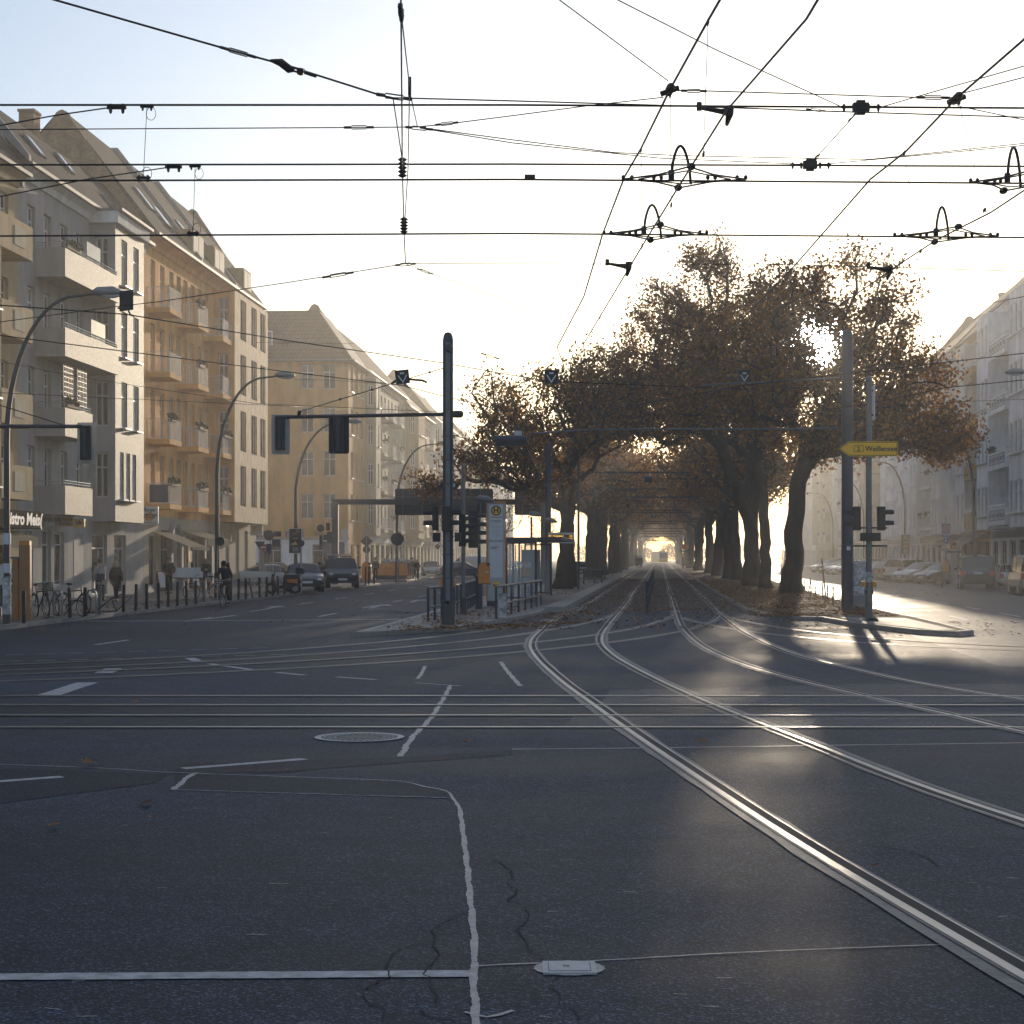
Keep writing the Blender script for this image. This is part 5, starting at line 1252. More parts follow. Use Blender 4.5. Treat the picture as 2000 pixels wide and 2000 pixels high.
# right masts
RY = 58.7
rm = thing('catenary_mast', 'thick dark blue mast between leading right tree and arrow sign', 'mast', (P(1655, 0, RY).x, RY, .11))
mb = MB(); mb.tube([(0, 0, 0), (0, 0, 9.2), (0, 0, 9.35), (0, 0, 9.42), (0, 0, 9.44)], [.205, .185, .16, .10, .02], 20); mb.build('pole', 'navy', rm, smooth='auto')
mb = MB(); mb.box(-.06, .06, -.206, -.195, 2.0, 2.13); mb.build('sticker', 'panel_white', rm)
mb = MB(); mb.tube([(-.18, 0, 6.15), (-.4, 0, 6.2), (-.25, 0, 5.9), (.1, -.2, 5.65), (.32, 0, 5.95), (.3, 0, 6.3)], .012, 5); mb.box(.25, .42, -.08, .08, 6.35, 6.75); mb.build('cable', 'wire', rm)
SY = 48.2
ap = thing('signal_mast', 'grey post carrying the yellow arrow sign and two small signals', 'mast', (P(1697, 0, SY).x, SY, .12))
mb = MB(); mb.cyl((0, 0, 0), (0, 0, 6.6), .085, .078, 14); mb.ball((0, 0, 6.66), (.10, .10, .12)); mb.build('pole', 'grey_metal', ap, smooth='auto')
mb = MB(); mb.cyl((0, 0, 0), (0, 0, .95), .10, n=14); mb.build('base', 'grey_metal', ap, smooth='auto'); mb = MB(); mb.ball((.08, -.12, .03), (.16, .1, .07), 8, 5); mb.build('foot', 'black', ap)
mb = MB()
for z in (2.05, 2.55): mb.box(-.5, .5, -.03, .03, z, z + .05)
mb.cyl((-.11, 0, .82), (.11, 0, .82), .09, n=8); mb.build('crossarm', 'dark_grey', ap)
mb = MB(); mb.cyl((0, 0, 2.02 - .95), (0, 0, 2.3 - .95), .094, n=12); mb.build('sticker', 'graffiti', ap)
mb = MB(); mb.box(-.2, -.1, -.07, .07, .95, 1.1); mb.box(.1, .2, -.07, .07, .95, 1.1); mb.build('push_button', 'orange', ap)
xa = ap.location.x
signal('two lamp signal turned left on the arrow sign post', (xa - .34, SY, P(0, 1036, SY).z), 2, -1, .28, hh=.3, dp=.2)
signal('two lamp signal turned right on the arrow sign post', (xa + .34, SY, P(0, 1036, SY).z), 2, 1, .28, hh=.3, dp=.2)
plain_box('signal_box', 'flat dark signal box across the arrow sign post', 'signal box', (xa + .02, SY - .1, P(0, 1057, SY).z), .56, .12, .23, 'black')
asg = thing('direction_sign', 'yellow arrow sign lettered Weißensee with road number 2', 'road sign', (xa, SY - .11, P(0, 877, SY).z))
X0, X1, hh = P(1636, 0, SY).x - xa, P(1752, 0, SY).x - xa, .205
ap_ = [(X0, 0), (X0 + .30, hh), (X1 - .03, hh), (X1, hh - .03), (X1, -hh + .03), (X1 - .03, -hh), (X0 + .30, -hh)]
mb = MB(); mb.prism(ap_, -.012, .012, 'y'); mb.build('panel', 'sign_yellow', asg)
def outline(pts, wdt, y, closed=True, m='sign_ink', par=None, name='border'):
    mb = MB(); c = Vector((sum(p[0] for p in pts) / len(pts), sum(p[1] for p in pts) / len(pts)))
    n = len(pts)
    for i in range(n if closed else n - 1):
        a, b = Vector(pts[i]), Vector(pts[(i + 1) % n]); d = (b - a).normalized(); q = Vector((-d.y, d.x)) * wdt / 2
        a = a - d * wdt * .4; b = b + d * wdt * .4
        mb.box(0, 1, 0, 1, 0, 1, Matrix(((b.x - a.x, 0, 2 * q.x, a.x - q.x), (0, .003, 0, y - i * .0002), (b.y - a.y, 0, 2 * q.y, a.y - q.y), (0, 0, 0, 1))))
    return mb.build(name, m, par)
outline([(x * .965 + .0, z * .88) for x, z in ap_], .016, -.0165, par=asg)
outline([(-.435, -.085), (-.435, .085), (-.185, .085), (-.185, -.085)], .012, -.0165, par=asg, name='number_frame')
text('2', .17, 'sign_ink', asg, (-.31, -.0185, -.005), FACE, bold=.002); text('Weißensee', .205, 'sign_ink', asg, (.315, -.0185, -.005), FACE, bold=.003, sx=.94)
bs = thing('street_sign', 'narrow street name sign seen edge on above the yellow arrow', 'street sign', (xa + .12, SY, P(0, 820, SY).z)); mb = MB(); mb.box(0, .03, -.1, .75, 0, .95); mb.build('panel', 'sign_white', bs); mb = MB(); mb.box(-.06, 0, -.02, .02, .1, .16); mb.box(-.06, 0, -.02, .02, .78, .84); mb.build('clamp', 'dark_grey', bs)
ub = thing('utility_box', 'grey switch cabinet covered in stickers and graffiti beside the blue mast', 'cabinet', (P(1678, 0, 61.5).x, 61.5, .11))
mb = MB(); mb.box(-.2, .2, -.16, .16, 0, .42); mb.build('plinth', 'kerb', ub); mb = MB(); mb.bev(-.22, .22, -.18, .18, .42, 1.6, .02, 'z'); mb.build('cabinet', 'graffiti', ub); mb = MB(); mb.box(-.24, .24, -.2, .2, 1.6, 1.65); mb.build('lid', 'galv', ub)
mb = MB()
for k in range(14): 
    x, z = random.uniform(-.2, .1), random.uniform(.5, 1.45); mb.box(x, x + random.uniform(.04, .12), -.184 - k * .0002, -.18, z, z + random.uniform(.05, .12))
mb.build('sticker', 'panel_white', ub)
for i, (px, py, h, tilt) in enumerate(((1564, 1155, .62, 2), (1572, 1157, .62, -3), (1579, 1158, .75, 8), (1584, 1159, .6, 0), (1593, 1161, .6, 2), (1607, 1165, .62, -1), (1613, 1168, 1.75, -6), (1616, 1171, .62, 1), (1627, 1178, .66, 0))):
    g = G(px, py, .11); o = MB(); o.tube([(0, 0, 0), (0, 0, h)], [.035, .03], 7); ob = o.build('wooden_post', 'wood', None, (g.x, g.y, .1)); ob.rotation_euler = (0, R(tilt), 0)
    tag(ob, ['short wooden stake nearest the leading right trunk', 'short stake leaning left, second from the right trunk', 'stake leaning right against its neighbours', 'straight short stake behind the leaning pair', 'lone straight stake in the middle of the glare', 'short stake just left of the tall one', 'tall wooden stake leaning left above the others', 'short stake just right of the tall one', 'last short stake beside the blue mast'][i], 'post', 'wooden stakes along the right planted strip')

# ------------------------------------------------------------------ tram stop
def railing(label, pts, h=.92, z=.11, m='navy', nposts=None, top='panel_white'):
    t = thing('railing', label, 'railing', (pts[0][0], pts[0][1], z)); o = Vector((pts[0][0], pts[0][1], 0)); ps = [Vector((x, y, 0)) - o for x, y in pts]
    tot = [0]
    for i in range(1, len(ps)): tot.append(tot[-1] + (ps[i] - ps[i - 1]).length)
    def at(d):
        for i in range(1, len(ps)):
            if d <= tot[i] + 1e-6: return ps[i - 1].lerp(ps[i], (d - tot[i - 1]) / max(1e-6, tot[i] - tot[i - 1]))
        return ps[-1]
    for i in range(nposts):
        p = at(tot[-1] * i / (nposts - 1)); mb = MB(); mb.box(p.x - .035, p.x + .035, p.y - .035, p.y + .035, 0, h - .03); mb.build('post', m, t)
    for zz in (h, h * .42):
        mb = MB(); mb.tube([(p.x, p.y, zz) for p in ps], .038, 8); mb.build('rail', 'grey_metal', t, smooth='auto')
    return t
railing('short dark railing left of the near mast at the kerb', [(-2.33, 48.4), (-2.05, 49.8), (-1.72, 50.6)], nposts=4)
railing('dark railing along the left kerb behind the thin post', [(-1.75, 52.5), (-1.6, 56), (-1.45, 61), (-1.3, 66.5)], nposts=11)
fr_ = railing('curved railing in front of the waiting shelter with sunlit top rail', [(-.46, 50.2), (-.1, 53.4), (.35, 57.2), (.75, 60.6), (1.06, 63.8)], nposts=8)
mb = MB(); mb.box(.06, .3, -.05, -.02, .05, .72); mb.build('sticker', 'graffiti', fr_)
ip = thing('info_pillar', 'white information pillar with the round H stop sign and yellow edges', 'info pillar', (P(969, 0, 63).x, 63, .12))
mb = MB(); mb.box(-.33, .33, -.1, .1, 0, .18); mb.build('base', 'navy', ip)
mb = MB(); mb.bev(-.31, .31, -.11, .11, .18, 3.7, .03, 'z'); mb.build('body', 'panel_frame', ip)
for s_ in (-1, 1): mb = MB(); mb.box(s_ * .335 - .022, s_ * .335 + .022, -.09, .09, .18, 3.72); mb.build('edge_strip', 'orange', ip)
mb = MB(); mb.box(-.357, .357, -.09, .09, 3.722, 3.78); mb.build('edge_strip', 'orange', ip)
for z0, z1, m_ in ((.25, .93, 'panel_frame'), (1.02, 2.3, 'panel_white'), (2.38, 3.18, 'panel_white'), (3.22, 3.65, 'panel_white')): mb = MB(); mb.box(-.24, .24, -.122, -.111, z0, z1); mb.build('panel', m_, ip)
mb = MB(); mb.box(-.24, .24, -.126, -.112, 3.185, 3.21); mb.build('stripe', 'orange', ip)
def disc(mb, x, y, z, r0, r1, n=28):
    for i in range(n):
        a, b = 2 * math.pi * i / n, 2 * math.pi * (i + 1) / n
        mb.quad((x + r0 * math.cos(a), y, z + r0 * math.sin(a)), (x + r1 * math.cos(a), y, z + r1 * math.sin(a)), (x + r1 * math.cos(b), y, z + r1 * math.sin(b)), (x + r0 * math.cos(b), y, z + r0 * math.sin(b)))
mb = MB(); disc(mb, 0, -.126, 3.44, 0, .155); e_ = mb.build('stop_emblem', 'sign_yellow', ip); mb = MB(); disc(mb, 0, -.129, 3.44, .14, .185); mb.build('ring', 'sign_back', e_); text('H', .26, 'sign_back', e_, (0, -.131, 3.44), FACE, bold=.012)
mb = MB(); 
for r_ in range(11):
    for c in range(9):
        if random.random() < .75: mb.box(-.16 + c * .04, -.145 + c * .04, -.1235, -.122, 2.5 + r_ * .04, 2.512 + r_ * .04)
for r_ in range(3): mb.box(-.2, .1 - .04 * r_, -.1235, -.122, 2.12 - r_ * .035, 2.135 - r_ * .035); mb.box(-.2 + .14 * (r_ % 2), .18, -.1235, -.122, 3.08 - r_ * .03, 3.092 - r_ * .03)
mb.build('timetable', 'sign_back', ip)
mb = MB(); mb.box(-.1, .1, -.129, -.122, .66, .86); y_ = mb.build('sticker', 'sign_yellow', ip); text('BVG', .11, 'sign_ink', y_, (0, -.131, .73), FACE, bold=.003); 
sh = thing('shelter', 'glass tram stop shelter lettered Wall with a flat grey roof', 'bus shelter', (-.26, 67, .19))
ud = Vector((.085, 1, 0)).normalized(); vd = Vector((1, -.085, 0)).normalized(); SM = Matrix(((vd.x, ud.x, 0, 0), (vd.y, ud.y, 0, 0), (0, 0, 1, 0), (0, 0, 0, 1)))
def sb_(name, x0, x1, y0, y1, z0, z1, m, par=sh): mb = MB(); mb.box(x0, x1, y0, y1, z0, z1, SM); return mb.build(name, m, par)
for x in (0, 1.14): sb_('post', x, x + .08, 0, .08, 0, 2.3, 'navy'); sb_('post', x, x + .08, 9.4, 9.48, 0, 2.3, 'navy')
for y in (3.1, 6.2): sb_('post', 0, .08, y, y + .08, 0, 2.3, 'navy')
rf = sb_('roof', -.1, 2.15, -.05, 9.6, 2.34, 2.45, 'sign_back'); sb_('fascia', .0, 1.22, -.075, -.052, 2.24, 2.45, 'navy', rf)
for k in range(16): sb_('roof_rib', 1.9, 2.16, .2 + k * .58, .45 + k * .58, 2.452, 2.475, 'galv', rf)
m_ = bpy.data.materials.new('clear_glass'); n_, l_, b_ = nodes_of(m_); b_.inputs['Base Color'].default_value = (.75, .8, .8, 1); b_.inputs['Roughness'].default_value = .03; b_.inputs['Alpha'].default_value = .22; M['clear_glass'] = m_
for nm, a in (('side', (.085, 1.135, .03, .045, .15, 2.2)), ('side', (.085, 1.135, 9.43, 9.445, .15, 2.2)), ('back', (.03, .045, .09, 3.09, .2, 2.2)), ('back', (.03, .045, 3.19, 6.19, .2, 2.2)), ('back', (.03, .045, 6.29, 9.39, .2, 2.2))): sb_('glass_panel', *a, 'clear_glass')
for y in (.0, 9.42): sb_('frame_bar', .08, 1.14, y + .01, y + .06, .1, .15, 'navy'); sb_('frame_bar', .08, 1.14, y + .01, y + .06, 2.2, 2.26, 'navy')
be = sb_('bench', .25, .65, 2.5, 6.5, .44, .48, 'wood'); sb_('bench_leg', .4, .48, 2.9, 2.98, 0, .44, 'dark_grey', be); sb_('bench_leg', .4, .48, 6.0, 6.08, 0, .44, 'dark_grey', be)
sb_('poster_case', .1, .9, 6.5, 6.6, .5, 2.0, 'panel_frame')
for y in (1.7, 4.2, 7.5): sb_('mullion', .02, .06, y, y + .03, .2, 2.2, 'galv')
text('Wall', .26, 'panel_white', sh, SM @ Vector((.72, .02, 1.38)), (R(90), 0, R(-4.9)), bold=.012, sx=1.15)
mb = MB(); mb.tube([SM @ Vector(p) for p in ((.10, .02, 1.42), (.17, .02, 1.34), (.24, .02, 1.42), (.31, .02, 1.34), (.38, .02, 1.42))], .02, 5); mb.build('emblem', 'panel_white', sh)
def bin_(label, loc, w=.4, h=.75, m='orange', rz=0):
    t = thing('litter_bin', label, 'litter bin', loc, rz)
    pr = [(-w / 2, 0), (w / 2, 0), (w / 2, h * .68)] + [(w / 2 * math.cos(a), h * .68 + h * .32 * math.sin(a)) for a in np.linspace(0, math.pi, 9)[1:-1]] + [(-w / 2, h * .68)]
    mb = MB(); mb.prism(pr, -.15, .15, 'y'); mb.build('body', m, t, smooth='auto')
    mb = MB(); mb.box(w * .2, w * .48, -.156, -.10, h * .82, h * .95); mb.build('slot', 'black', t)
    mb = MB(); mb.box(-w * .52, w * .52, -.16, .16, -.02, .015); mb.build('bottom', 'dark_grey', t); mb = MB(); mb.box(w * .12, w * .4, -.154, -.15, h * .5, h * .56); mb.build('sticker', 'panel_white', t)
    mb = MB(); mb.cyl((-w / 2, .17, -1.0), (-w / 2, .17, h * .6), .03, n=8); mb.build('post', 'dark_grey', t)
    return t
bin_('orange litter bin hanging beside the white information pillar', (P(946, 0, 59.5).x, 59.3, P(0, 1140, 59.5).z)); bin_('orange litter bin seen through the shelter glass', (.6, 72.5, 1.05), .36, .65)
bin_('orange litter bin on the pavement behind the tailgate car', (P(716, 0, 125).x, 125, .2), .7, 1.35); bin_('orange litter bin before the row of parked cars at right', (P(1847, 0, 108).x, 108, .95), .36, .68)
def stop_lamp(label, X, Y, H, r=.07, a=0.0):
    t = thing('platform_lamp', label, 'lamp', (X, Y, .12), 0, 'small lamps on the tram stop'); mb = MB(); mb.cyl((0, 0, 0), (0, 0, H - .05), r * .8, n=10); mb.build('pole', 'navy', t, smooth='auto')
    mb = MB(); mb.cyl((0, 0, 0), (0, 0, 1.1), r * 1.7, n=12); mb.build('base', 'navy', t, smooth='auto')
    mb = MB(); mb.tube([(-.1, 0, H + .06), (.0, 0, H + .1), (.25, 0, H + .08), (.52, 0, H - .01)], [.06, .12, .12, .03], 8); mb.build('lamp_head', 'grey_metal', t, smooth=True); return t
stop_lamp('small stop lamp left of the information pillar', -1.12, 59.3, 3.65); stop_lamp('small stop lamp behind the shelter roof', P(1038, 0, 82).x, 82, 3.7); stop_lamp('small stop lamp beside the blue mast behind the shelter', P(1066, 0, 84).x + .05, 84, 3.45)
bm2 = thing('catenary_mast', 'blue steel mast behind the shelter carrying the departure display', 'mast', (P(1070.5, 0, 85).x, 85, .12)); mb = MB(); mb.cyl((0, 0, 0), (0, 0, 7.3), .15, .145, 16); mb.build('pole', 'navy', bm2, smooth='auto'); mb = MB(); mb.box(-.16, .16, -.16, .16, 5.2, 5.35); mb.build('clamp', 'dark_grey', bm2)
dd = thing('departure_display', 'black departure display with orange lines to Hauptbahnhof', 'display', (P(1095, 0, 84.5).x, 84.5, P(0, 1061, 84.5).z))
mb = MB(); mb.box(-.64, .64, -.1, .1, 0, .52); mb.build('case', 'galv', dd); mb = MB(); mb.box(-.59, .59, -.108, -.10, .05, .41); scn = mb.build('screen', 'black', dd)
for i, (a_, b_, c_) in enumerate((('M10', 'S+U Hauptbahnhof', '7min'), ('M10', 'S+U Hauptbahnhof', '14min'), ('M10', 'S+U Hauptbahnhof', '23min'))):
    z = .35 - .115 * i
    for s_, x, al in ((a_, -.57, 'LEFT'), (b_, -.38, 'LEFT'), (c_, .57, 'RIGHT')): text(s_, .092, 'led', scn, (x, -.112, z), FACE, align=al, bold=.002, sx=.72 if al == 'LEFT' else .8)

# ------------------------------------------------------------------ gantry, hanging lamps, brackets along the avenue
gs = thing('sign_gantry', 'grey portal over the left road showing the back of a large sign board', 'sign gantry', (0, 112, .12)); GY = 112
xl, xr = P(655, 0, GY).x, P(1062, 0, GY).x; zt = P(0, 984, GY).z
mb = MB(); mb.box(xl - .2, xl + .2, -.2, .2, 0, zt); mb.build('post', 'zinc', gs); mb = MB(); mb.box(xr - .2, xr + .2, -.2, .2, 0, zt); mb.build('post', 'zinc', gs)
mb = MB(); mb.box(xl - .2, xr + .2, -.18, .18, zt - .17, zt + .17); mb.build('beam', 'sign_back', gs)
for a, c in ((771, 963), (1005, 1057)):
    p, q = P(a, 1006, GY), P(c, 954, GY); mb = MB(); mb.bev(p.x, q.x, .22, .3, p.z - .12, q.z - .12, .12, 'y'); bo = mb.build('sign_board', 'sign_back', gs)
    mb = MB()
    for x in np.arange(p.x + .5, q.x, 1.25): mb.box(x - .03, x + .03, .15, .22, p.z - .1, q.z - .15)
    mb.box(p.x + .1, q.x - .1, .195, .22, zt + .3, zt + .36); mb.build('bracket', 'zinc', bo)
def hang_lamp(label, px, py, Y, L, r):
    p = P(px, py, Y); t = thing('hanging_lamp', label, 'lamp', p, 0, 'lamps hung over the tracks'); mb = MB(); mb.cyl((-L / 2, 0, 0), (L / 2, 0, 0), r, n=16); mb.build('housing', 'navy', t, smooth='auto')
    mb = MB(); mb.box(-L * .46, L * .46, -r * .8, r * .8, -r * 1.35, -r * .4); mb.build('diffuser', 'black', t); mb = MB(); mb.box(L * .12, L * .36, -.05, .05, r * .7, r * 2.0); mb.build('bracket', 'galv', t); return t
hang_lamp('long dark lamp cylinder hanging left end of the pale tube', 997, 859, 58.2, 1.05, .15); hang_lamp('small dark lamp hanging over the far tracks', 1266, 935, 90, .42, .14)
def tubepipe(label, pts, r, m='galv', name='support_tube', cat='support tube'):
    t = MB(); o = Vector(pts[0]); t.tube([Vector(p) - o for p in pts], r, 8); return tag(t.build(name, m, None, o, smooth='auto'), label, cat, 'support tubes over the tracks')
tubepipe('long pale tube reaching from the thick blue mast to the lamp cylinder', [P(1640, 836, RY), P(1500, 838, RY), P(1250, 838, RY), P(1140, 840, RY), P(1034, 847, RY)], .028, 'grey_metal')
tubepipe('upper pale tube rising to the thick blue mast', [P(1370, 752, RY), P(1500, 746, RY), P(1640, 738, RY)], .026, 'grey_metal')
cb0 = None
for i, (Y, px0, px1, py) in enumerate(((95, 1180, 1345, 923), (118, 1233, 1366, 971), (140, 1238, 1350, 1001), (165, 1245, 1362, 1019), (195, 1250, 1345, 1032), (230, 1255, 1340, 1042))):
    z = P(0, py, Y).z; xa_, xb_ = P(px0, 0, Y).x, P(px1, 0, Y).x
    t = thing('catenary_bracket', ['nearest dark crossbar with a lamp over the far tracks', 'crossbar with two droppers forming a frame', 'third crossbar back over the tracks', 'fourth crossbar, near the blue T sign', 'fifth crossbar, thin in the haze', 'farthest crossbar, faint in the haze'][i], 'crossbar', ((xa_ + xb_) / 2, Y, z), 0, 'crossbars over the tracks')
    w_ = (xb_ - xa_) / 2; mb = MB(); mb.cyl((-w_, 0, 0), (w_, 0, 0), .05, n=6); mb.build('bar', 'dark_grey', t)
    for x in (-w_ * .82, w_ * .28): mb = MB(); mb.tube([(x, 0, 0), (x, 0, -.9)], .03, 5); mb.build('dropper', 'dark_grey', t)
    mb = MB(); mb.cyl((-w_ * .82, 0, -.9), (w_ * .5, 0, -.9), .035, n=5); mb.build('bar', 'dark_grey', t)
    m2 = MB(); mx_ = LXr(Y) + .9 - t.location.x; m2.cyl((mx_, 0, -z + .1), (mx_, 0, .6), .07, n=8); m2.cyl((mx_, 0, 0), (-w_, 0, 0), .03, n=6); m2.build('mast', 'dark_grey', t)
def tsign(label, px, py, Y, s, turn=0.0, tri=True, back=False, T=False):
    p = P(px, py, Y); t = thing('tram_signal', label, 'tram sign', p, turn, 'square signs hung on the wires'); mb = MB(); mb.box(-s / 2, s / 2, 0, .02, -s / 2, s / 2); mb.build('panel', 'bag_blue' if T else 'black', t)
    if tri: 
        tr_ = [(-.3 * s, .1 * s), (.3 * s, .1 * s), (0, -.38 * s)]; outline([tr_[0], tr_[2]], .085 * s, -.004, False, 'panel_white', t, 'emblem'); outline([tr_[1], tr_[2]], .085 * s, -.0046, False, 'panel_white', t, 'emblem')
        mb = MB(); mb.box(-.16 * s, .16 * s, -.004, 0, .2 * s, .32 * s); mb.build('emblem', 'panel_white', t)
    if T: text('T', s * .8, 'panel_white', t, (0, -.006, 0), FACE, bold=.01)
    mb = MB(); mb.tube([(.1 * s, .03, -.5 * s), (.2 * s, .05, -.72 * s), (.42 * s, .06, -.8 * s)], .018, 5); mb.tube([(-.5 * s, .03, -.3 * s), (-.75 * s, .05, -.3 * s)], .02, 5); mb.build('clamp', 'wire', t); return t
tsign('square black tram sign turned away, before the grey house', 246, 587, 33, .38, R(-38), False); tsign('tilted square black sign with a white triangle left of the near mast', 786, 736, 45, .36, R(10)).rotation_euler[1] = R(-7)
tsign('square black sign with a white triangle hanging before the left crowns', 1077, 736, 46, .37); tsign('square black sign with a white triangle before the big right crown', 1454, 735, 46, .31); tsign('tiny blue T sign far over the tracks', 1277, 1007, 150, .33, T=True, tri=False); tsign('tiny dark plate over the far left track', 1226, 988, 130, .28, tri=False)
# ------------------------------------------------------------------ cars
KIND = {
 # L, W, wheel r, wheel x front/rear, stations (x, z low, belt, roof or None)
 'sedan': (4.55, 1.78, .32, 1.42, -1.28, [(-2.27, .42, .72, None), (-2.15, .28, .98, None), (-1.55, .24, 1.02, None), (-.85, .22, .98, 1.38), (.0, .22, .95, 1.43), (.45, .22, .93, 1.38), (1.15, .24, .92, None), (1.95, .26, .78, None), (2.22, .30, .64, None), (2.28, .42, .52, None)]),
 'suv': (4.65, 1.9, .37, 1.42, -1.35, [(-2.3, .5, .8, None), (-2.22, .36, 1.08, 1.12), (-2.0, .34, 1.12, 1.66), (-.6, .32, 1.1, 1.74), (.25, .32, 1.08, 1.70), (1.0, .34, 1.08, None), (1.9, .36, .98, None), (2.22, .4, .8, None), (2.32, .5, .6, None)]),
 'hatch': (4.0, 1.7, .30, 1.28, -1.2, [(-2.0, .42, .7, None), (-1.95, .28, .92, .96), (-1.55, .25, .96, 1.38), (-.6, .22, .94, 1.46), (.2, .22, .91, 1.43), (1.0, .24, .90, None), (1.7, .26, .76, None), (1.96, .32, .6, None), (2.0, .42, .5, None)]),
 'wagon': (4.7, 1.82, .33, 1.42, -1.35, [(-2.34, .45, .8, None), (-2.28, .30, 1.0, 1.04), (-1.85, .26, 1.0, 1.42), (-.6, .24, .98, 1.5), (.25, .24, .95, 1.46), (1.05, .25, .94, None), (1.95, .27, .8, None), (2.28, .33, .62, None), (2.34, .42, .5, None)]),
 'van': (4.9, 1.92, .35, 1.5, -1.5, [(-2.45, .5, .9, None), (-2.42, .34, 1.15, 1.25), (-2.3, .32, 1.16, 1.88), (-.5, .3, 1.14, 1.98), (.9, .3, 1.12, 1.93), (1.75, .32, 1.1, None), (2.25, .34, .92, None), (2.42, .38, .7, None), (2.45, .5, .55, None)]),
}
def car(label, X, Y, rz, kind, paint, z=0.0, name='parked_car', cat='car', group='cars parked along the right kerb', tail=False, blank=False):
    L, W, wr, xf, xr, st = KIND[kind]; w = W / 2
    t = thing(name, label, cat, (X, Y, z), rz, group)
    body, gl = MB(), MB(); rings = []
    for i, (x, zl, zb, zr) in enumerate(st):
        ta = .80 if i in (0, len(st) - 1) else (.93 if i in (1, len(st) - 2) else 1.0)
        a = w * ta; zr_ = zr if zr else zb + .015; cab = zr is not None and zr - zb > .2; top = w * (.80 if kind != 'van' else .88) if cab else a * .9
        half = [(a * .86, zl), (a, zl + .14), (a * 1.0, (zl + zb) / 2 + .05), (a * .955, zb), (top, zr_ - (.05 if cab else 0)), (top * .78, zr_), (0, zr_ + .025)]
        ring_ = [(x, y, z_) for y, z_ in half] + [(x, -y, z_) for y, z_ in half[-2::-1]]
        rings.append((ring_, cab))
    n = len(rings[0][0])
    for i in range(len(rings) - 1):
        A, ca = rings[i]; B, cb = rings[i + 1]
        for j in range(n - 1):
            seg = j if j < 6 else n - 2 - j
            g = (seg == 3 and (ca or cb)) or (seg in (4, 5) and ca != cb)
            if blank and seg == 3 and st[i][0] < .3: g = False
            (gl if g else body).add([A[j], B[j], B[j + 1], A[j + 1]], [(0, 1, 2, 3)])
        body.add([A[0], B[0], B[n - 1], A[n - 1]], [(0, 1, 2, 3)])
    body.poly(rings[0][0]); body.poly(rings[-1][0])
    m1 = body.mesh('body', paint, 'auto')
    bo = link('body', m1, t); gl.build('window', 'car_glass', t, smooth='auto')
    pl = MB()
    for i, (rg, cab) in enumerate(rings):
        if cab:
            for sgn in (3, n - 1 - 4): 
                a, b = Vector(rg[sgn]), Vector(rg[sgn + 1]); pl.tube([a, b], .028, 4)
    pl.build('pillar', paint, bo)
    for x in (xf, xr):
        for s_ in (-1, 1):
            wb = MB(); wb.cyl((x, s_ * (w - .22), wr), (x, s_ * (w - .01), wr), wr, n=20); wo = wb.build('wheel', 'rubber', t, smooth='auto')
            wb = MB()
            for k in range(5): 
                a_ = 2 * math.pi * k / 5 + .3; wb.tube([(x + .05 * math.cos(a_), s_ * (w + .0), wr + .05 * math.sin(a_)), (x + wr * .62 * math.cos(a_), s_ * (w + .0), wr + wr * .62 * math.sin(a_))], .035, 5)
            wb.tube([(x + wr * .66 * math.cos(a_), s_ * (w + .0), wr + wr * .66 * math.sin(a_)) for a_ in np.linspace(0, 2 * math.pi, 17)[:-1]], .025, 5, closed=True); wb.build('rim', 'rim', wo)
            ab = MB(); ab.cyl((x, s_ * (w - .28), wr + .03), (x, s_ * (w - .018), wr + .03), wr * 1.16, n=20); ab.build('wheel_arch', 'black', bo)
    xf_ = st[-1][0]; xb = st[0][0]; zf = st[-2][2]; zb = st[1][2]
    for s_ in (-1, 1):
        h = MB(); h.ball((st[-2][0] - .06, s_ * w * .68, zf - .04), (.12, .20, .085), 10, 6); h.build('headlight', 'headlight', t, smooth=True)
        h = MB(); h.bev(xb - .01, xb + .18, s_ * w * .82 - .12, s_ * w * .82 + .12, zb - .34, zb - .06, .04, 'x'); h.build('tail_light', 'tail_light', t)
        h = MB(); h.ball((st[-4][0] - .35 if kind != 'van' else st[-4][0] - .1, s_ * (w + .09), st[-4][2] + .08), (.07, .11, .08), 8, 5); h.build('mirror', paint, t, smooth=True)
    gp = MB(); gp.bev(xf_ - .04, xf_ + .012, -w * .42, w * .42, zf - .22, zf - .06, .03, 'x'); gp.build('grille', 'black', t)
    for x, zz in ((xf_ + .014, .44), (xb - .016, .62 if kind != 'van' else .9)): p = MB(); p.box(x - .008, x + .008, -.26, .26, zz, zz + .11); p.build('number_plate', 'plate', t)
    for q in ((xf_ - .1, xf_ + .03, -w * .82, w * .82, .28, .42), (xb - .03, xb + .1, -w * .82, w * .82, .36, .52)): bp = MB(); bp.bev(*q, .04, 'x'); bp.build('bumper', 'black' if kind in ('van', 'suv') else paint, t)
    if tail:
        q = MB(); q.box(-1.0, .05, -w * .78, w * .78, 0, .07, Matrix.Translation((-1.95, 0, 1.74)) @ Matrix.Rotation(R(8), 4, 'Y')); q.build('tailgate', paint, t)
    return t
def car_at(label, px, Y, rz, *a, **k): return car(label, P(px, 0, Y).x, Y, rz, *a, **k)
dirn = R(-90)                                    # nose towards the eye
GL = 'cars near the side street'
car_at('dark sedan facing the eye, its flank lit by the sun', 594, 89.5, dirn + R(11), 'sedan', 'car_black', z=.12, group=GL)
car_at('big dark off-road car with its tailgate raised', 666, 100.5, dirn + R(8), 'suv', 'car_black', z=.12, group=GL, tail=True)
car_at('silver car half hidden behind the menu board in the side street', 528, 108, R(20), 'sedan', 'car_silver', group=GL); car_at('dark wagon behind the silver side street car', 545, 121, R(12), 'wagon', 'car_night', group=GL)
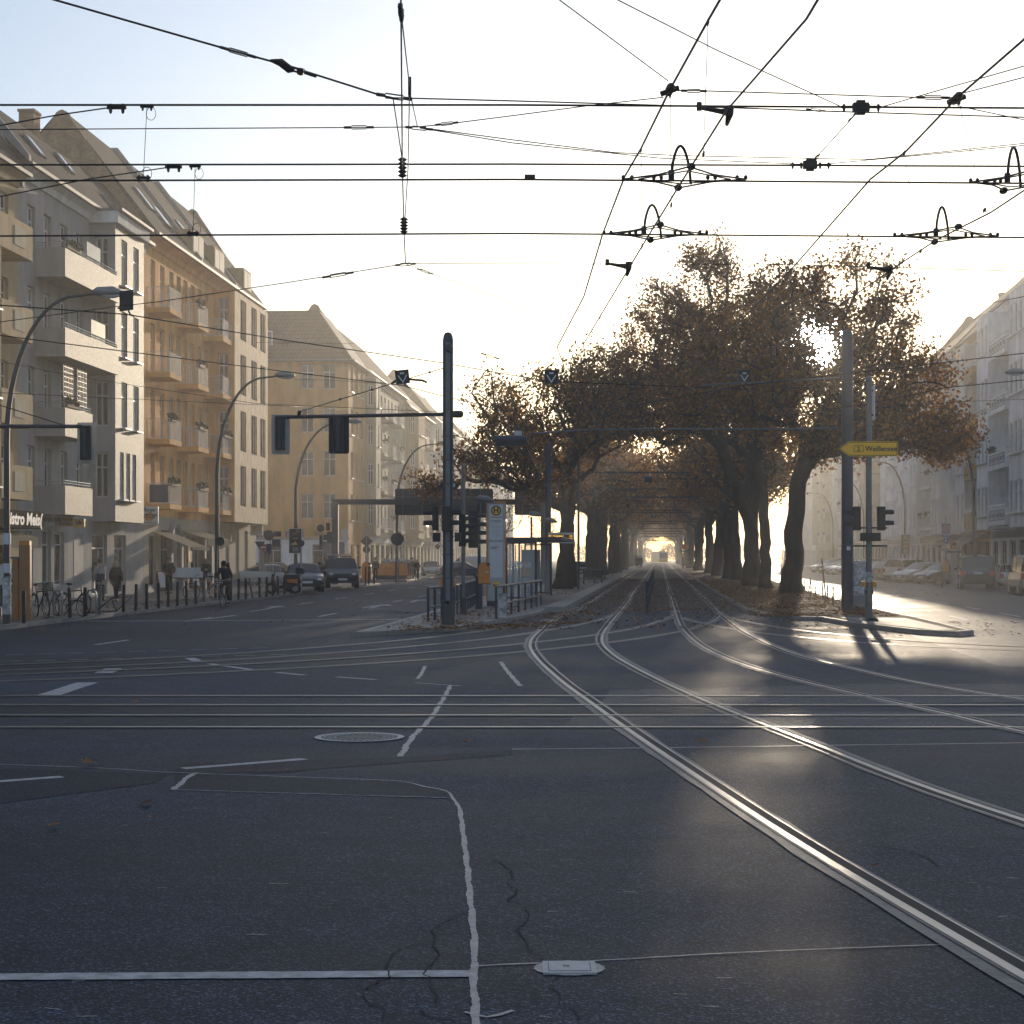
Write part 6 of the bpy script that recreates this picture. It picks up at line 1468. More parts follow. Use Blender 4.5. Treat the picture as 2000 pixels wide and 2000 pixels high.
car_at('dark car partly hidden left of the off-road car', 642, 118, dirn + R(10), 'hatch', 'car_grey', z=.12, group=GL)
car_at('blue hatchback crossing behind the near mast', 905, 152, R(8), 'hatch', 'car_blue', group=GL); car_at('white panel van behind the blue hatchback', 918, 166, R(176), 'van', 'car_white', group=GL, blank=True)
car_at('pale car behind posts far along the left kerb', 842, 165, dirn + R(6), 'hatch', 'car_silver', group=GL)
car_at('dark car with lit headlamps seen left of the second trunk', 1131, 165, dirn, 'hatch', 'car_night', group=GL); car_at('grey car standing behind the one with lit lamps', 1146, 180, dirn, 'wagon', 'car_grey', group=GL)
# right hand side: parked nose out, most of them askew
car('dark camper van seen from behind at the right kerb', 26.9, 101, R(90) - R(12), 'van', 'car_night')
car('grey beige van cut by the right border', 25.75, 86, R(90) - R(8), 'van', 'car_beige'); car('pale car hidden behind the dark camper van', 30.2, 106, R(90) - R(6), 'hatch', 'car_white')
ang = R(180) + R(32)
car('black sedan nearest in the row of parked cars, with bright spoked wheel', 29.7, 119.5, ang, 'sedan', 'car_black'); car('silver car second in the parked row, roof above the black sedan', 29.5, 125, ang, 'wagon', 'car_silver')
for i, (Y, k, p, lb, an) in enumerate(((129, 'suv', 'car_white', 'white off-road car with dark windows in the parked row', R(32)), (132.5, 'wagon', 'car_gold', 'gold wagon between white cars in the parked row', R(32)), (136, 'hatch', 'car_white', 'small white hatchback with orange tail lamps in the parked row', R(32)),
                                   (139.5, 'hatch', 'car_grey', 'grey hatchback behind the small white one', R(32)), (143.5, 'suv', 'car_grey', 'dark grey off-road car showing its front wheel in the row', ang), (149, 'wagon', 'car_silver', 'long pale wagon high in the back of the row', ang),
                                   (156, 'sedan', 'car_grey', 'hazy sedan just right of the utility box', ang), (163, 'suv', 'car_silver', 'hazy silver off-road car behind the blue mast', ang), (171, 'hatch', 'car_night', 'hazy dark hatchback left of the blue mast', ang), (179, 'sedan', 'car_silver', 'hazy pale sedan behind the tall wooden stake', ang),
                                   (187, 'wagon', 'car_grey', 'hazy wagon before the white camper', ang), (197, 'suv', 'car_night', 'faint dark car far down the right kerb', ang), (208, 'sedan', 'car_silver', 'faint pale car farthest down the right kerb', ang))):
    car(lb, kerbR(Y) - 1.7 + .04 * (i % 3), Y, an, k, p)
c_ = car('white camper with a boxy rear in the haze', kerbR(200) - 6.5, 200, R(85), 'van', 'car_white', blank=True); c_.scale = (1.2, 1.15, 1.4)
# tram
tr = thing('tram', 'yellow and pale tram far down the tracks in the mist', 'tram', (P(1296, 0, 480).x, 480, 0), 0)
mb = MB(); mb.bev(-1.2, 1.2, 0, 28, .35, 3.35, .25, 'y', n=4); mb.build('body', 'tram_white', tr); mb = MB(); mb.bev(-1.22, 1.22, -.05, 28.05, .3, 1.25, .1, 'y'); mb.build('apron', 'tram_yellow', tr)
mb = MB(); mb.bev(-1.05, 1.05, -.06, -.02, 1.35, 2.85, .15, 'y'); mb.build('windscreen', 'car_glass', tr); mb = MB(); mb.tube([(0, 10, 3.35), (.0, 8.5, 4.3), (0, 10, 5.4)], .05, 5); mb.cyl((-.8, 10, 5.4), (.8, 10, 5.4), .05, n=6); mb.build('pantograph', 'dark_grey', tr)
for s_ in (-1, 1): mb = MB(); mb.ball((s_ * .85, -.08, .95), (.15, .06, .12)); mb.build('headlight', 'headlight', tr)
# skip
sk = thing('skip', 'rust orange builders skip filled with rubbish by the lamp foot', 'skip', (P(771, 0, 139).x, 139, 0), R(-6))
mb = MB(); mb.prism([(-1.0, .0), (1.0, .0), (1.35, .4), (1.25, 1.35), (-1.25, 1.35), (-1.35, .4)], -1.9, 1.9, 'y'); mb.build('tub', 'orange', sk); mb = MB(); mb.prism([(-1.0, -.0), (1.0, -.0), (1.36, .42), (-1.36, .42)], -1.93, 1.93, 'y'); mb.build('base', 'black', sk)
for y in (-1.4, -.5, .5, 1.4): mb = MB(); mb.box(1.22, 1.42, y - .06, y + .06, .4, 1.4); mb.build('brace', 'dark_grey', sk)
mb = MB(); 
for k in range(26): mb.box(-.2, .2, -.15, .15, -.1, .1, Matrix.Translation((random.uniform(-1, 1), random.uniform(-1.7, 1.7), random.uniform(1.3, 1.65))) @ Matrix.Rotation(random.uniform(0, 3), 4, (1, .5, .3)))
mb.build('rubbish', 'tin', sk); tag([x for x in col.objects if x.name.startswith('rubbish')][0], kind='stuff')

# ------------------------------------------------------------------ bicycles
def bicycle(label, loc, rz, paint='dark_grey', tilt=0.0, basket=False, group='bicycles', fork=0.0):
    t = thing('bicycle', label, 'bicycle', loc, rz, group); t.rotation_euler = (tilt, 0, rz)
    f = MB(); r = .017
    for a, b in (((-.52, 0, .34), (-.12, 0, .30)), ((-.12, 0, .30), (.38, 0, .62)), ((-.12, 0, .30), (-.26, 0, .80)), ((-.52, 0, .34), (-.24, 0, .72)), ((-.24, 0, .74), (.36, 0, .78)), ((.33, 0, .88), (.39, 0, .62))): f.tube([a, b], r, 6)
    for s_ in (-1, 1): f.tube([(.39, s_ * .03, .62), (.45, s_ * .045, .45), (.54, s_ * .045, .34)], .012, 5)
    f.build('frame', paint, t)
    for x in (-.52, .54):
        wb = MB(); wb.tube([(x + .335 * math.cos(a), 0, .34 + .335 * math.sin(a)) for a in np.linspace(0, 2 * math.pi, 29)[:-1]], .019, 6, closed=True); wo = wb.build('wheel', 'rubber', t, smooth=True)
        wb = MB(); wb.tube([(x + .31 * math.cos(a), 0, .34 + .31 * math.sin(a)) for a in np.linspace(0, 2 * math.pi, 29)[:-1]], .010, 5, closed=True)
        for k in range(14): a = math.pi * k / 7; wb.tube([(x, .02 * (-1) ** k, .34), (x + .31 * math.cos(a), 0, .34 + .31 * math.sin(a))], .0022, 3)
        wb.cyl((x, -.04, .34), (x, .04, .34), .02, n=8); wb.build('spokes', 'rim', wo)
        mg = MB(); mg.tube([(x + .37 * math.cos(a), 0, .34 + .37 * math.sin(a)) for a in np.linspace(R(20 if x > 0 else 35), R(170), 10)], .014, 5); mg.build('mudguard', paint, t)
    h = MB(); h.tube([(.33, 0, .88), (.34, 0, 1.0)], .014, 6); h.tube([(.18, -.28, 1.02), (.30, -.24, 1.05), (.36, -.08, 1.0), (.36, .08, 1.0), (.30, .24, 1.05), (.18, .28, 1.02)], .013, 6); h.build('handlebar', 'galv', t)
    s = MB(); s.tube([(-.26, 0, .78), (-.28, 0, .93)], .013, 6); s.ball((-.27, 0, .96), (.14, .075, .035), 10, 6); s.build('saddle', 'black', t, smooth=True)
    c = MB(); c.tube([(-.12 + .09 * math.cos(a), .05, .30 + .09 * math.sin(a)) for a in np.linspace(0, 2 * math.pi, 17)[:-1]], .008, 4, closed=True); c.tube([(-.12, .06, .30), (-.02, .08, .18)], .011, 5); c.tube([(-.12, -.06, .30), (-.22, -.08, .42)], .011, 5); c.box(-.07, .03, .07, .15, .165, .19); c.box(-.27, -.17, -.15, -.07, .41, .435); c.build('crank', 'galv', t)
    k = MB(); k.tube([(-.30, -.07, .70), (-.78, -.07, .72)], .008, 4); k.tube([(-.30, .07, .70), (-.78, .07, .72)], .008, 4); k.tube([(-.52, .07, .36), (-.6, .07, .71)], .007, 4); k.build('rack', 'galv', t)
    if basket:
        q = MB(); q.box(.42, .74, -.17, .17, .78, .80)
        for z in np.linspace(.8, 1.02, 6): q.tube([(.42, -.17, z), (.76, -.19, z), (.76, .19, z), (.42, .17, z)], .006, 4, closed=True)
        for x, y in ((.42, -.17), (.76, -.19), (.76, .19), (.42, .17), (.59, -.18), (.59, .18)): q.tube([(x, y, .8), (x, y, 1.03)], .006, 4)
        q.build('basket', 'dark_grey', t)
    return t
g = G(76, 1207, .12); bicycle('black bicycle with its front wheel towards the road at the left rack', (g.x, g.y + .25, .12), R(-58), 'black', R(5), True)
bicycle('second bicycle locked behind the first at the left rack', (g.x + .55, g.y + 1.6, .12), R(-40), 'dark_grey', R(-6)); bicycle('bicycle hidden furthest back at the left rack', (g.x - .25, g.y + 2.4, .12), R(-60), 'navy', R(6))
wr = thing('broken_bicycle', 'broken dark bicycle frame lying without a wheel by a bollard', 'broken bicycle', (g.x + 1.1, g.y + 1.0, .16), R(14))
mb = MB(); mb.tube([(0, 0, .08), (.9, .05, .12), (1.35, .1, .55), (.75, 0, .5), (.3, 0, .12)], .022, 6); mb.tube([(.9, .05, .12), (.75, 0, .5), (1.05, .05, .62)], .02, 6); mb.build('frame', 'black', wr)
mb = MB(); mb.tube([(-.25 + .3 * math.cos(a), 0, .18 + .3 * abs(math.sin(a)) * .9) for a in np.linspace(0, 2 * math.pi, 25)[:-1]], .02, 5, closed=True); mb.build('wheel', 'rubber', wr)
for i, (dx, dy) in enumerate(((.42, .5), (1.35, .75))):
    hp = thing('bicycle_stand', 'steel bicycle hoop %s' % ('beside the front wheel of the black bicycle' if i == 0 else 'behind the second parked bicycle'), 'bicycle stand', (g.x + dx, g.y + dy, .12), R(-58)); mb = MB(); mb.tube([(-.4, 0, 0), (-.4, 0, .6)] + [(-.25 - .15 * math.cos(a), 0, .6 + .18 * math.sin(a)) for a in np.linspace(.3, 1.57, 4)] + [(.25 + .15 * math.sin(a), 0, .6 + .18 * math.cos(a)) for a in np.linspace(0, 1.3, 4)] + [(.4, 0, .6), (.4, 0, 0)], .03, 8); mb.build('hoop', 'galv', hp, smooth=True)
    mb = MB(); mb.box(-.46, -.34, -.06, .06, 0, .012); mb.box(.34, .46, -.06, .06, 0, .012); mb.build('foot', 'galv', hp)
g2 = G(400, 1172, .12); bicycle('bicycle with an orange skirt guard parked against the curved lamp', (g2.x, g2.y, .12), R(195), 'orange', R(4))
# scooter
sg = G(555, 1160, .12); so_ = thing('motor_scooter', 'black and orange motor scooter standing before the dark sedan', 'scooter', (sg.x, sg.y, .12), R(172))
for x in (-.55, .62): mb = MB(); mb.cyl((x, -.06, .27), (x, .06, .27), .27, n=18); wo = mb.build('wheel', 'rubber', so_, smooth='auto'); mb = MB(); mb.cyl((x, -.065, .27), (x, .065, .27), .15, n=14); mb.build('rim', 'rim', wo)
mb = MB(); mb.prism([(-.85, .55), (-.75, .85), (-.1, .86), (.05, .4), (.35, .36), (.48, .95), (.56, .95), (.62, .45), (.5, .25), (-.3, .25), (-.6, .4)], -.15, .15, 'y'); mb.build('body', 'black', so_); mb = MB(); mb.bev(-.78, -.02, -.14, .14, .84, .93, .04, 'y'); mb.build('seat', 'dark_grey', so_)
mb = MB(); mb.prism([(-.7, .5), (-.2, .55), (-.15, .7), (-.7, .72)], -.158, .158, 'y'); mb.build('side_panel', 'orange', so_); mb = MB(); mb.tube([(.5, 0, .9), (.46, 0, 1.06)], .03, 6); mb.tube([(.4, -.3, 1.08), (.48, 0, 1.06), (.4, .3, 1.08)], .016, 6); mb.build('handlebar', 'black', so_); mb = MB(); mb.bev(-.95, -.6, -.17, .17, .95, 1.25, .05, 'y'); mb.build('top_box', 'black', so_)

# ------------------------------------------------------------------ people
def skin_mesh(name, verts, edges, radii, m, sub=1):
    me = bpy.data.meshes.new(name); me.from_pydata([tuple(v) for v in verts], edges, [])
    o = bpy.data.objects.new(name, me); col.objects.link(o)
    md = o.modifiers.new('s', 'SKIN'); md.use_smooth_shade = True
    for i, r in enumerate(radii):
        sv = me.skin_vertices[0].data[i]; rr = r if isinstance(r, tuple) else (r, r); sv.radius = rr; sv.use_root = (i == 0)
    s = o.modifiers.new('u', 'SUBSURF'); s.levels = sub; s.render_levels = sub
    bpy.context.view_layer.update()
    out = bpy.data.meshes.new_from_object(o.evaluated_get(bpy.context.evaluated_depsgraph_get()))
    bpy.data.objects.remove(o); out.name = name; out.materials.clear(); out.materials.append(M[m]); out.shade_smooth()
    return out
def V3(*a): return Vector(a)
def person(label, loc, rz, H=1.74, legs=None, arms=None, coat='coat_black', pants='trouser_black', hair='hair_brown', long_coat=0.0, hat=None, shoes='shoe', lean=0.0, head=(0, 0), coat_r=1.0, backs=None, group=None, pel=.93, hood_=None):
    """figure facing -Y; legs/arms give knee, ankle / elbow, wrist for the left and right side"""
    t = thing('person', label, 'person', loc, rz, group); k = H / 1.74; t.scale = (k, k, k)
    ch = lambda z, y=0.0: V3(0, y - math.sin(lean) * (z - pel), pel + math.cos(lean) * (z - pel))
    P0 = V3(0, 0, pel); waist, chest, neck, chin, crown = ch(1.10 - .93 + pel), ch(1.32 - .93 + pel), ch(1.47 - .93 + pel), ch(1.555 - .93 + pel), ch(1.66 - .93 + pel)
    off_ = V3(head[0] * .06, -head[1] * .07, -head[1] * .02); chin = chin + off_ * .6 + V3(0, -.015, 0); crown = crown + off_ + V3(0, -.02, 0)
    sh = [ch(1.40 - .93 + pel) + V3(s * .17, 0, 0) for s in (-1, 1)]
    hip = [P0 + V3(s * .09, 0, -.03) for s in (-1, 1)]
    legs = legs or [((-.10, -.02, .50), (-.11, .03, .09)), ((.10, -.02, .50), (.11, .03, .09))]
    arms = arms or [((-.24, .03, 1.13), (-.25, -.05, .88)), ((.24, .03, 1.13), (.25, -.05, .88))]
    v = [P0, waist, chest, neck, chin, crown]; e = [(0, 1), (1, 2), (2, 3), (3, 4), (4, 5)]; r = [(.15, .11), (.135, .10), (.16, .11), .058, .075, .085]
    for i in (0, 1):
        b = len(v); kn, an = Vector(legs[i][0]), Vector(legs[i][1]); toe = an + V3(0, -.16, -.05)
        v += [hip[i], kn, an, toe]; e += [(0, b), (b, b + 1), (b + 1, b + 2), (b + 2, b + 3)]; r += [.082, .055, .04, .032]
        b = len(v); el, wr_ = Vector(arms[i][0]), Vector(arms[i][1]); hd = wr_ + (wr_ - el).normalized() * .07
        v += [sh[i], el, wr_, hd]; e += [(2, b), (b, b + 1), (b + 1, b + 2), (b + 2, b + 3)]; r += [.055, .042, .03, .033]
    body = skin_mesh('body', v, e, r, 'skin'); 
    bm = bmesh.new(); bm.from_mesh(body)
    tmp = MB()
    for i in (0, 1):                                               # fingers and thumb, slightly curled
        el, wr_ = Vector(arms[i][0]), Vector(arms[i][1]); d = (wr_ - el).normalized(); side = d.cross(V3(0, -1, .2)).normalized(); up = side.cross(d)
        h0 = wr_ + d * .06
        for q, ln in enumerate((.068, .078, .072, .056)):
            p = h0 + side * (.024 - .016 * q); tmp.tube([p, p + d * ln * .55 - up * .006, p + d * ln * .95 - up * .03], [.010, .009, .007], 5)
        p = wr_ + d * .02 + side * .028; tmp.tube([p, p + d * .03 + side * .02, p + d * .062 + side * .022 - up * .01], [.012, .011, .008], 5)
    # nose and ears
    fc = (chin + crown) / 2; tmp.ball(fc + V3(0, -.095, .0), (.014, .02, .022), 6, 5)
    for s in (-1, 1): tmp.ball(fc + V3(s * .082, .0, .005), (.012, .02, .03), 6, 5)
    o_ = MB(); o_.add([x.co.copy() for x in bm.verts], [tuple(q.index for q in f.verts) for f in bm.faces]); bm.free()
    o_.add(tmp.v, tmp.f); bo = o_.build('body', 'skin', t, smooth=True)
    fm = MB()
    for s in (-1, 1): fm.ball(fc + V3(s * .032, -.083, .022), (.012, .006, .008), 6, 4)
    fm.box(fc.x - .022, fc.x + .022, fc.y - .086, fc.y - .076, fc.z - .05, fc.z - .042); fm.build('face', 'hair_brown', t)
    # coat
    cv = [P0 + V3(0, 0, .02 - long_coat * .0), waist, chest, neck - V3(0, 0, .02)]; ce = [(0, 1), (1, 2), (2, 3)]; cr = [(.175 * coat_r, .135 * coat_r), (.165 * coat_r, .13 * coat_r), (.185 * coat_r, .14 * coat_r), .085]
    if long_coat: b = len(cv); cv += [P0 - V3(0, -.0, long_coat)]; ce += [(0, b)]; cr += [(.185 * coat_r, .15 * coat_r)]
    for i in (0, 1):
        b = len(cv); el, wr_ = Vector(arms[i][0]), Vector(arms[i][1]); cv += [sh[i], el, wr_ - (wr_ - el) * .04]; ce += [(2, b), (b, b + 1), (b + 1, b + 2)]; cr += [.082 * coat_r, .066 * coat_r, .052 * coat_r]
    link('coat', skin_mesh('coat', cv, ce, cr, coat), t)
    pv = [P0]; pe = []; pr_ = [(.158, .12)]
    for i in (0, 1):
        b = len(pv); kn, an = Vector(legs[i][0]), Vector(legs[i][1]); pv += [hip[i], kn, an + (kn - an) * .06]; pe += [(0, b), (b, b + 1), (b + 1, b + 2)]; pr_ += [.095, .07, .055]
    link('trousers', skin_mesh('trousers', pv, pe, pr_, pants), t)
    for i in (0, 1):
        an = Vector(legs[i][1]); s_ = MB(); s_.tube([an + V3(0, .05, .03), an + V3(0, .02, -.035), an + V3(0, -.10, -.05), an + V3(0, -.19, -.06)], [.05, .055, .048, .03], 8); s_.build('shoe', shoes, t, smooth=True)
    hm_ = MB(); hm_.ball(crown + V3(0, .022, -.01), (.098, .105, .105), 12, 8)
    if hair == 'hair_blond' or long_coat > .3: hm_.ball(fc + V3(0, .045, -.03), (.088, .07, .13), 10, 7)
    hm_.build('hair', hair, t, smooth=True)
    if hat: q = MB(); q.ball(crown + V3(0, .012, .02), (.106, .112, .10), 12, 8); q.build('hat', hat, t, smooth=True)
    if hat == 'coat_brown': q = MB(); q.ball(crown + V3(0, .01, .13), (.035, .035, .035), 8, 6); q.build('bobble', hat, t)
    if hood_: q = MB(); q.ball(fc + V3(0, .05, -.02), (.15, .13, .15), 12, 8); q.build('hood', hood_, t, smooth=True)
    if backs: q = MB(); q.bev(-.16, .16, .12, .30, 0, .44, .05, 'z', Matrix.Translation(waist + V3(0, 0, .02)) @ Matrix.Rotation(lean, 4, 'X')); q.build('backpack', backs, t, smooth='auto')
    return t
def walk(s): return [((-.10, -.16 * s, .50), (-.10, -.20 * s, .10)), ((.10, .06 * s, .49), (.10, .30 * s, .17))]
w1 = G(195.5, 1174, .12); w2 = G(227, 1176, .12)
person('woman in a pale grey coat and bobble hat walking away along the shops', (w1.x, w1.y, .12), R(176), 1.68, walk(.7), None, 'coat_grey', 'jeans', long_coat=.30, hat='coat_brown', coat_r=1.08)
hb = thing('handbag', 'blue shoulder bag on the back of the woman in the pale coat', 'handbag', (w1.x + .10, w1.y - .24, .98)); mb = MB(); mb.bev(-.17, .17, -.06, .06, 0, .24, .03, 'z'); mb.build('bag', 'bag_blue', hb); mb = MB(); mb.tube([(-.15, 0, .23), (-.05, .05, .5), (.03, .22, .56), (.12, .05, .45), (.15, 0, .23)], .012, 5); mb.build('strap', 'bag_blue', hb)
sbag = thing('shopping_bag', 'small white bag in the hand of the woman in the pale coat', 'bag', (w1.x - .27, w1.y, .62)); mb = MB(); mb.bev(-.05, .05, -.12, .12, 0, .3, .02, 'z'); mb.build('bag', 'panel_white', sbag); mb = MB(); mb.tube([(0, -.08, .3), (0, 0, .4), (0, .08, .3)], .008, 4); mb.build('handle', 'panel_white', sbag)
person('woman in a black padded coat with a fur hood and tan boots', (w2.x, w2.y, .12), R(172), 1.62, [((-.06, .04, .49), (-.05, .10, .10)), ((.07, -.06, .50), (.05, -.08, .10))], None, 'coat_black', 'trouser_black', long_coat=.30, coat_r=1.22, shoes='boot_tan', hood_='fur')
w3 = G(330, 1159.5, .12); person('man in a black jacket standing before the snack bar with hands in pockets', (w3.x, w3.y, .12), R(8), 1.78, None, [((-.27, .05, 1.15), (-.20, -.06, .95)), ((.27, .05, 1.15), (.20, -.06, .95))], 'coat_black', 'trouser_black', hat='black', coat_r=1.12)
w4 = G(403, 1160, .12); person('fair haired person in dark clothes looking at a phone beside the lamp', (w4.x, w4.y, .12), R(5), 1.70, None, [((-.22, -.04, 1.12), (-.05, -.28, 1.18)), ((.22, -.04, 1.12), (.05, -.28, 1.18))], 'coat_black', 'jeans', 'hair_blond', head=(0, .8))
phn = thing('phone', 'small phone held by the fair haired person', 'phone', (w4.x - .02, w4.y - .36, 1.30), R(5)); mb = MB(); mb.box(-.035, .035, -.005, .005, 0, .14); mb.build('case', 'black', phn); mb = MB(); mb.box(-.03, .03, .0052, .0062, .01, .13); mb.build('screen', 'glass', phn)
hb2 = thing('handbag', 'light tote bag hanging from the fair haired person', 'handbag', (w4.x + .2, w4.y - .1, .75)); mb = MB(); mb.bev(-.14, .14, -.05, .05, 0, .36, .03, 'z'); mb.build('bag', 'coat_grey', hb2); mb = MB(); mb.tube([(-.1, 0, .35), (0, .02, .62), (.1, 0, .35)], .01, 5); mb.build('strap', 'coat_grey', hb2)
ride = dict(legs=[((-.11, -.30, .74), (-.11, -.10, .42)), ((.11, -.20, .58), (.11, .02, .20))], arms=[((-.27, -.24, 1.16), (-.26, -.50, 1.06)), ((.27, -.24, 1.16), (.26, -.50, 1.06))], pel=.98, lean=.42)
c1_ = G(439, 1185, .0); bicycle('bicycle ridden by the man with a black hat beside the bollards', (c1_.x, c1_.y, .0), R(-92), 'black', R(2)); person('cyclist in dark jacket, black hat and backpack riding beside the bollards', (c1_.x, c1_.y + .22, .0), R(-2), 1.74, **ride, coat='coat_black', pants='trouser_black', hat='black', backs='black', head=(0, .5))
c2_ = G(814, 1135.5, .0); bicycle('small far bicycle beside the orange skip', (c2_.x, c2_.y, .0), R(-95), 'black'); person('far cyclist in black beyond the orange skip', (c2_.x, c2_.y + .22, .0), R(-5), 1.72, **ride, coat='coat_black', pants='trouser_black', hair='hair_blond')
for px, Y, lb, ct, rr in ((805, 140, 'walker behind the far cyclist, seen from behind', 'coat_brown', 180), (664, 118, 'person in a brown coat between the two dark cars', 'coat_brown', 20), (733, 130, 'dark figure before the shop beyond the tailgate car', 'coat_black', 170), (626, 104, 'fair haired person standing left of the tailgate car', 'coat_brown', 60)):
    person(lb, (P(px, 0, Y).x, Y, .12), R(rr), 1.72, walk(.5), None, ct, 'jeans', 'hair_blond' if 'fair' in lb else 'hair_brown')
for px, lb in ((1244, 'left of three hazy people waiting at the far stop'), (1249, 'middle one of three hazy people at the far stop'), (1252.5, 'right of three hazy people waiting at the far stop')): person(lb, (P(px, 0, 270).x, 270, .2), R(30), 1.75, None, None, 'coat_black', 'jeans')
# ------------------------------------------------------------------ pavement things, signs
cg = G(47, 1211, .12)
pc = thing('ticket_column', 'tall brown metal column at the left border before the bistro', 'column', (cg.x, cg.y, .12))
mb = MB(); mb.bev(-.12, .19, -.12, .12, 0, 2.1, .03, 'z'); mb.build('body', 'sign_brown', pc); mb = MB(); mb.box(-.11, .18, -.11, .11, 2.1, 2.22); mb.build('cap', 'orange', pc); mb = MB(); mb.bev(-.31, -.13, -.1, .1, 0, 1.72, .03, 'z'); mb.build('side_post', 'sign_brown', pc); mb = MB(); mb.box(-.4, -.08, -.13, .13, 1.72, 1.78); mb.build('shelf', 'grey_metal', pc)
pb = thing('poster_stand', 'stand with a concert poster at the left border', 'poster stand', (P(20, 0, 52).x, 52, .12)); mb = MB(); mb.box(-.33, .33, -.05, .05, .25, 1.55); mb.build('board', 'panel_frame', pb)
mb = MB(); mb.box(-.29, .29, -.056, -.05, .95, 1.5); po = mb.build('poster', 'panel_white', pb); text('VALDI', .16, 'sign_ink', po, (0, -.059, 1.38), FACE, bold=.008, sx=.95); mb = MB(); mb.prism([(-.1, 1.0), (.12, 1.02), (.02, 1.25)], -.06, -.057, 'y'); mb.build('emblem', 'sign_ink', po)
mb = MB(); mb.box(-.29, .29, -.056, -.05, .3, .93); po = mb.build('poster', 'poster_black', pb); mb = MB(); mb.box(-.2, .2, -.06, -.056, .34, .7); mb.build('emblem', 'poster_gold', po); mb = MB(); mb.box(-.3, -.26, -.04, .04, 0, .25); mb.box(.26, .3, -.04, .04, 0, .25); mb.build('leg', 'dark_grey', pb)
def aboard(label, px, py, rz, w=.62, h=1.05, m='sign_white', Y=None):
    g = G(px, py, .12); t = thing('sandwich_board', label, 'sandwich board', (g.x, g.y, .12), rz)
    for s_ in (-1, 1):
        mt = Matrix.Translation((0, 0, h)) @ Matrix.Rotation(R(14) * s_, 4, 'X') @ Matrix.Translation((0, 0, -h))
        mb = MB(); mb.box(-w / 2, w / 2, -.012, .012, 0.02, h, mt); fo = mb.build('panel', 'wood', t); mb = MB(); mb.box(-w / 2 + .04, w / 2 - .04, -.018 * (1 if s_ < 0 else -1) - .002, -.012 * (1 if s_ < 0 else -1), .2, h - .05, mt); mb.build('sheet', m, fo)
    return t
aboard('white folding board left of the standing man', 314, 1156, R(60)); aboard('white folding board right of the bright table', 380, 1152, R(50), .5, .9)
mnu = aboard('menu board with food pictures before the silver car', 508, 1133, R(-25), .9, 1.1); mb = MB()
for k in range(3): mb.ball((-.2 + .2 * k, .27, .5), (.13, .01, .13), 10, 6, Matrix.Rotation(R(0), 4, 'X'))
mb.build('picture', 'poster_gold', mnu)
tb = thing('table', 'long table with a bright white sheet outside the kiosk', 'table', (P(362, 0, 84).x, 84, .12), R(4)); mb = MB(); mb.box(-.85, .85, -.3, .3, .72, .76); mb.build('tabletop', 'wood', tb); mb = MB(); mb.box(-.82, .8, .2, .24, .77, 1.25); mb.build('back_sheet', 'sign_white', tb)
for x in (-.75, .75):
    for y in (-.24, .24): mb = MB(); mb.tube([(x * 1.08, y * 1.1, 0), (x, y, .72)], .02, 6); mb.build('leg', 'wood', tb)
def post_sign(label, px, Y, H, items, r=.035, z=.12):
    t = thing('sign_post', label, 'sign post', (P(px, 0, Y).x, Y, z)); mb = MB(); mb.cyl((0, 0, 0), (0, 0, H), r, n=8); mb.build('pole', 'galv', t)
    for kind, zz, s, m, dx in items:
        mb = MB(); x = dx
        if kind == 'disc': mb.cyl((x, -.05, zz), (x, -.035, zz), s, n=20)
        elif kind == 'box': mb.box(x - s[0] / 2, x + s[0] / 2, -.055, -.035, zz - s[1] / 2, zz + s[1] / 2)
        elif kind == 'tri': mb.prism([(x - s, zz + s * .6), (x + s, zz + s * .6), (x, zz - s)], -.055, -.035, 'y')
        elif kind == 'dia': mb.prism([(x - s, zz), (x, zz + s), (x + s, zz), (x, zz - s)], -.055, -.035, 'y')
        so2 = mb.build('sign_plate', m, t)
        if m == 'sign_red' : mb = MB(); mb.box(x - s * .7, x + s * .7, -.06, -.051, zz - s * .2, zz + s * .2); mb.build('bar', 'sign_white', so2)
    return t
post_sign('post crowded with sign backs left of the poster lamp', 528, 100, 3.2, [('disc', 3.0, .3, 'sign_back', -.08), ('box', 3.08, (.42, .3), 'sign_back', .42), ('box', 2.55, (.5, .45), 'sign_back', .35)]); post_sign('post with a no entry sign and stickers left of the crowded post', 514, 98, 2.6, [('disc', 2.3, .21, 'sign_red', 0), ('tri', 2.45, .3, 'sign_back', -.18), ('disc', 1.15, .2, 'tin', -.05), ('box', 2.2, (.3, .6), 'bag_blue', .33)])
post_sign('blue post with a round dark sign in front of the sedan', 588, 84, 2.5, [('disc', 2.42, .17, 'navy', 0)], .045); post_sign('post with a round sign back right of the poster', 630, 112, 4.0, [('disc', 3.6, .25, 'sign_back', -.12), ('box', 3.7, (.25, .5), 'black', .35), ('box', 3.0, (.3, .35), 'black', .2), ('box', 2.7, (.2, .9), 'sign_back', -.1)])
post_sign('post with a blue sign board beside the gantry foot', 646, 116, 3.4, [('box', 3.05, (.5, .75), 'bag_blue', 0)]); post_sign('post with a round dark sign on the lamp behind the skip', 776, 116.8, 3.1, [('disc', 2.95, .44, 'sign_back', 0)], .05); post_sign('post with a tall pale notice before the corner shop', 673, 128, 3.9, [('box', 3.2, (.42, .75), 'panel_white', 0), ('disc', 3.55, .28, 'panel_white', 0)])
post_sign('post with a diamond sign beyond the corner shop', 716, 128, 3.6, [('dia', 2.9, .45, 'sign_back', 0), ('disc', 2.3, .28, 'sign_back', 0)], .06); post_sign('sign post near the white van behind the masts', 855, 160, 3.0, [('dia', 2.7, .3, 'sign_back', 0)])
post_sign('round sign on the first curved lamp next to the cyclist', 424.5, 72.0, 2.4, [('disc', 2.4, .19, 'black', .12)], .02)
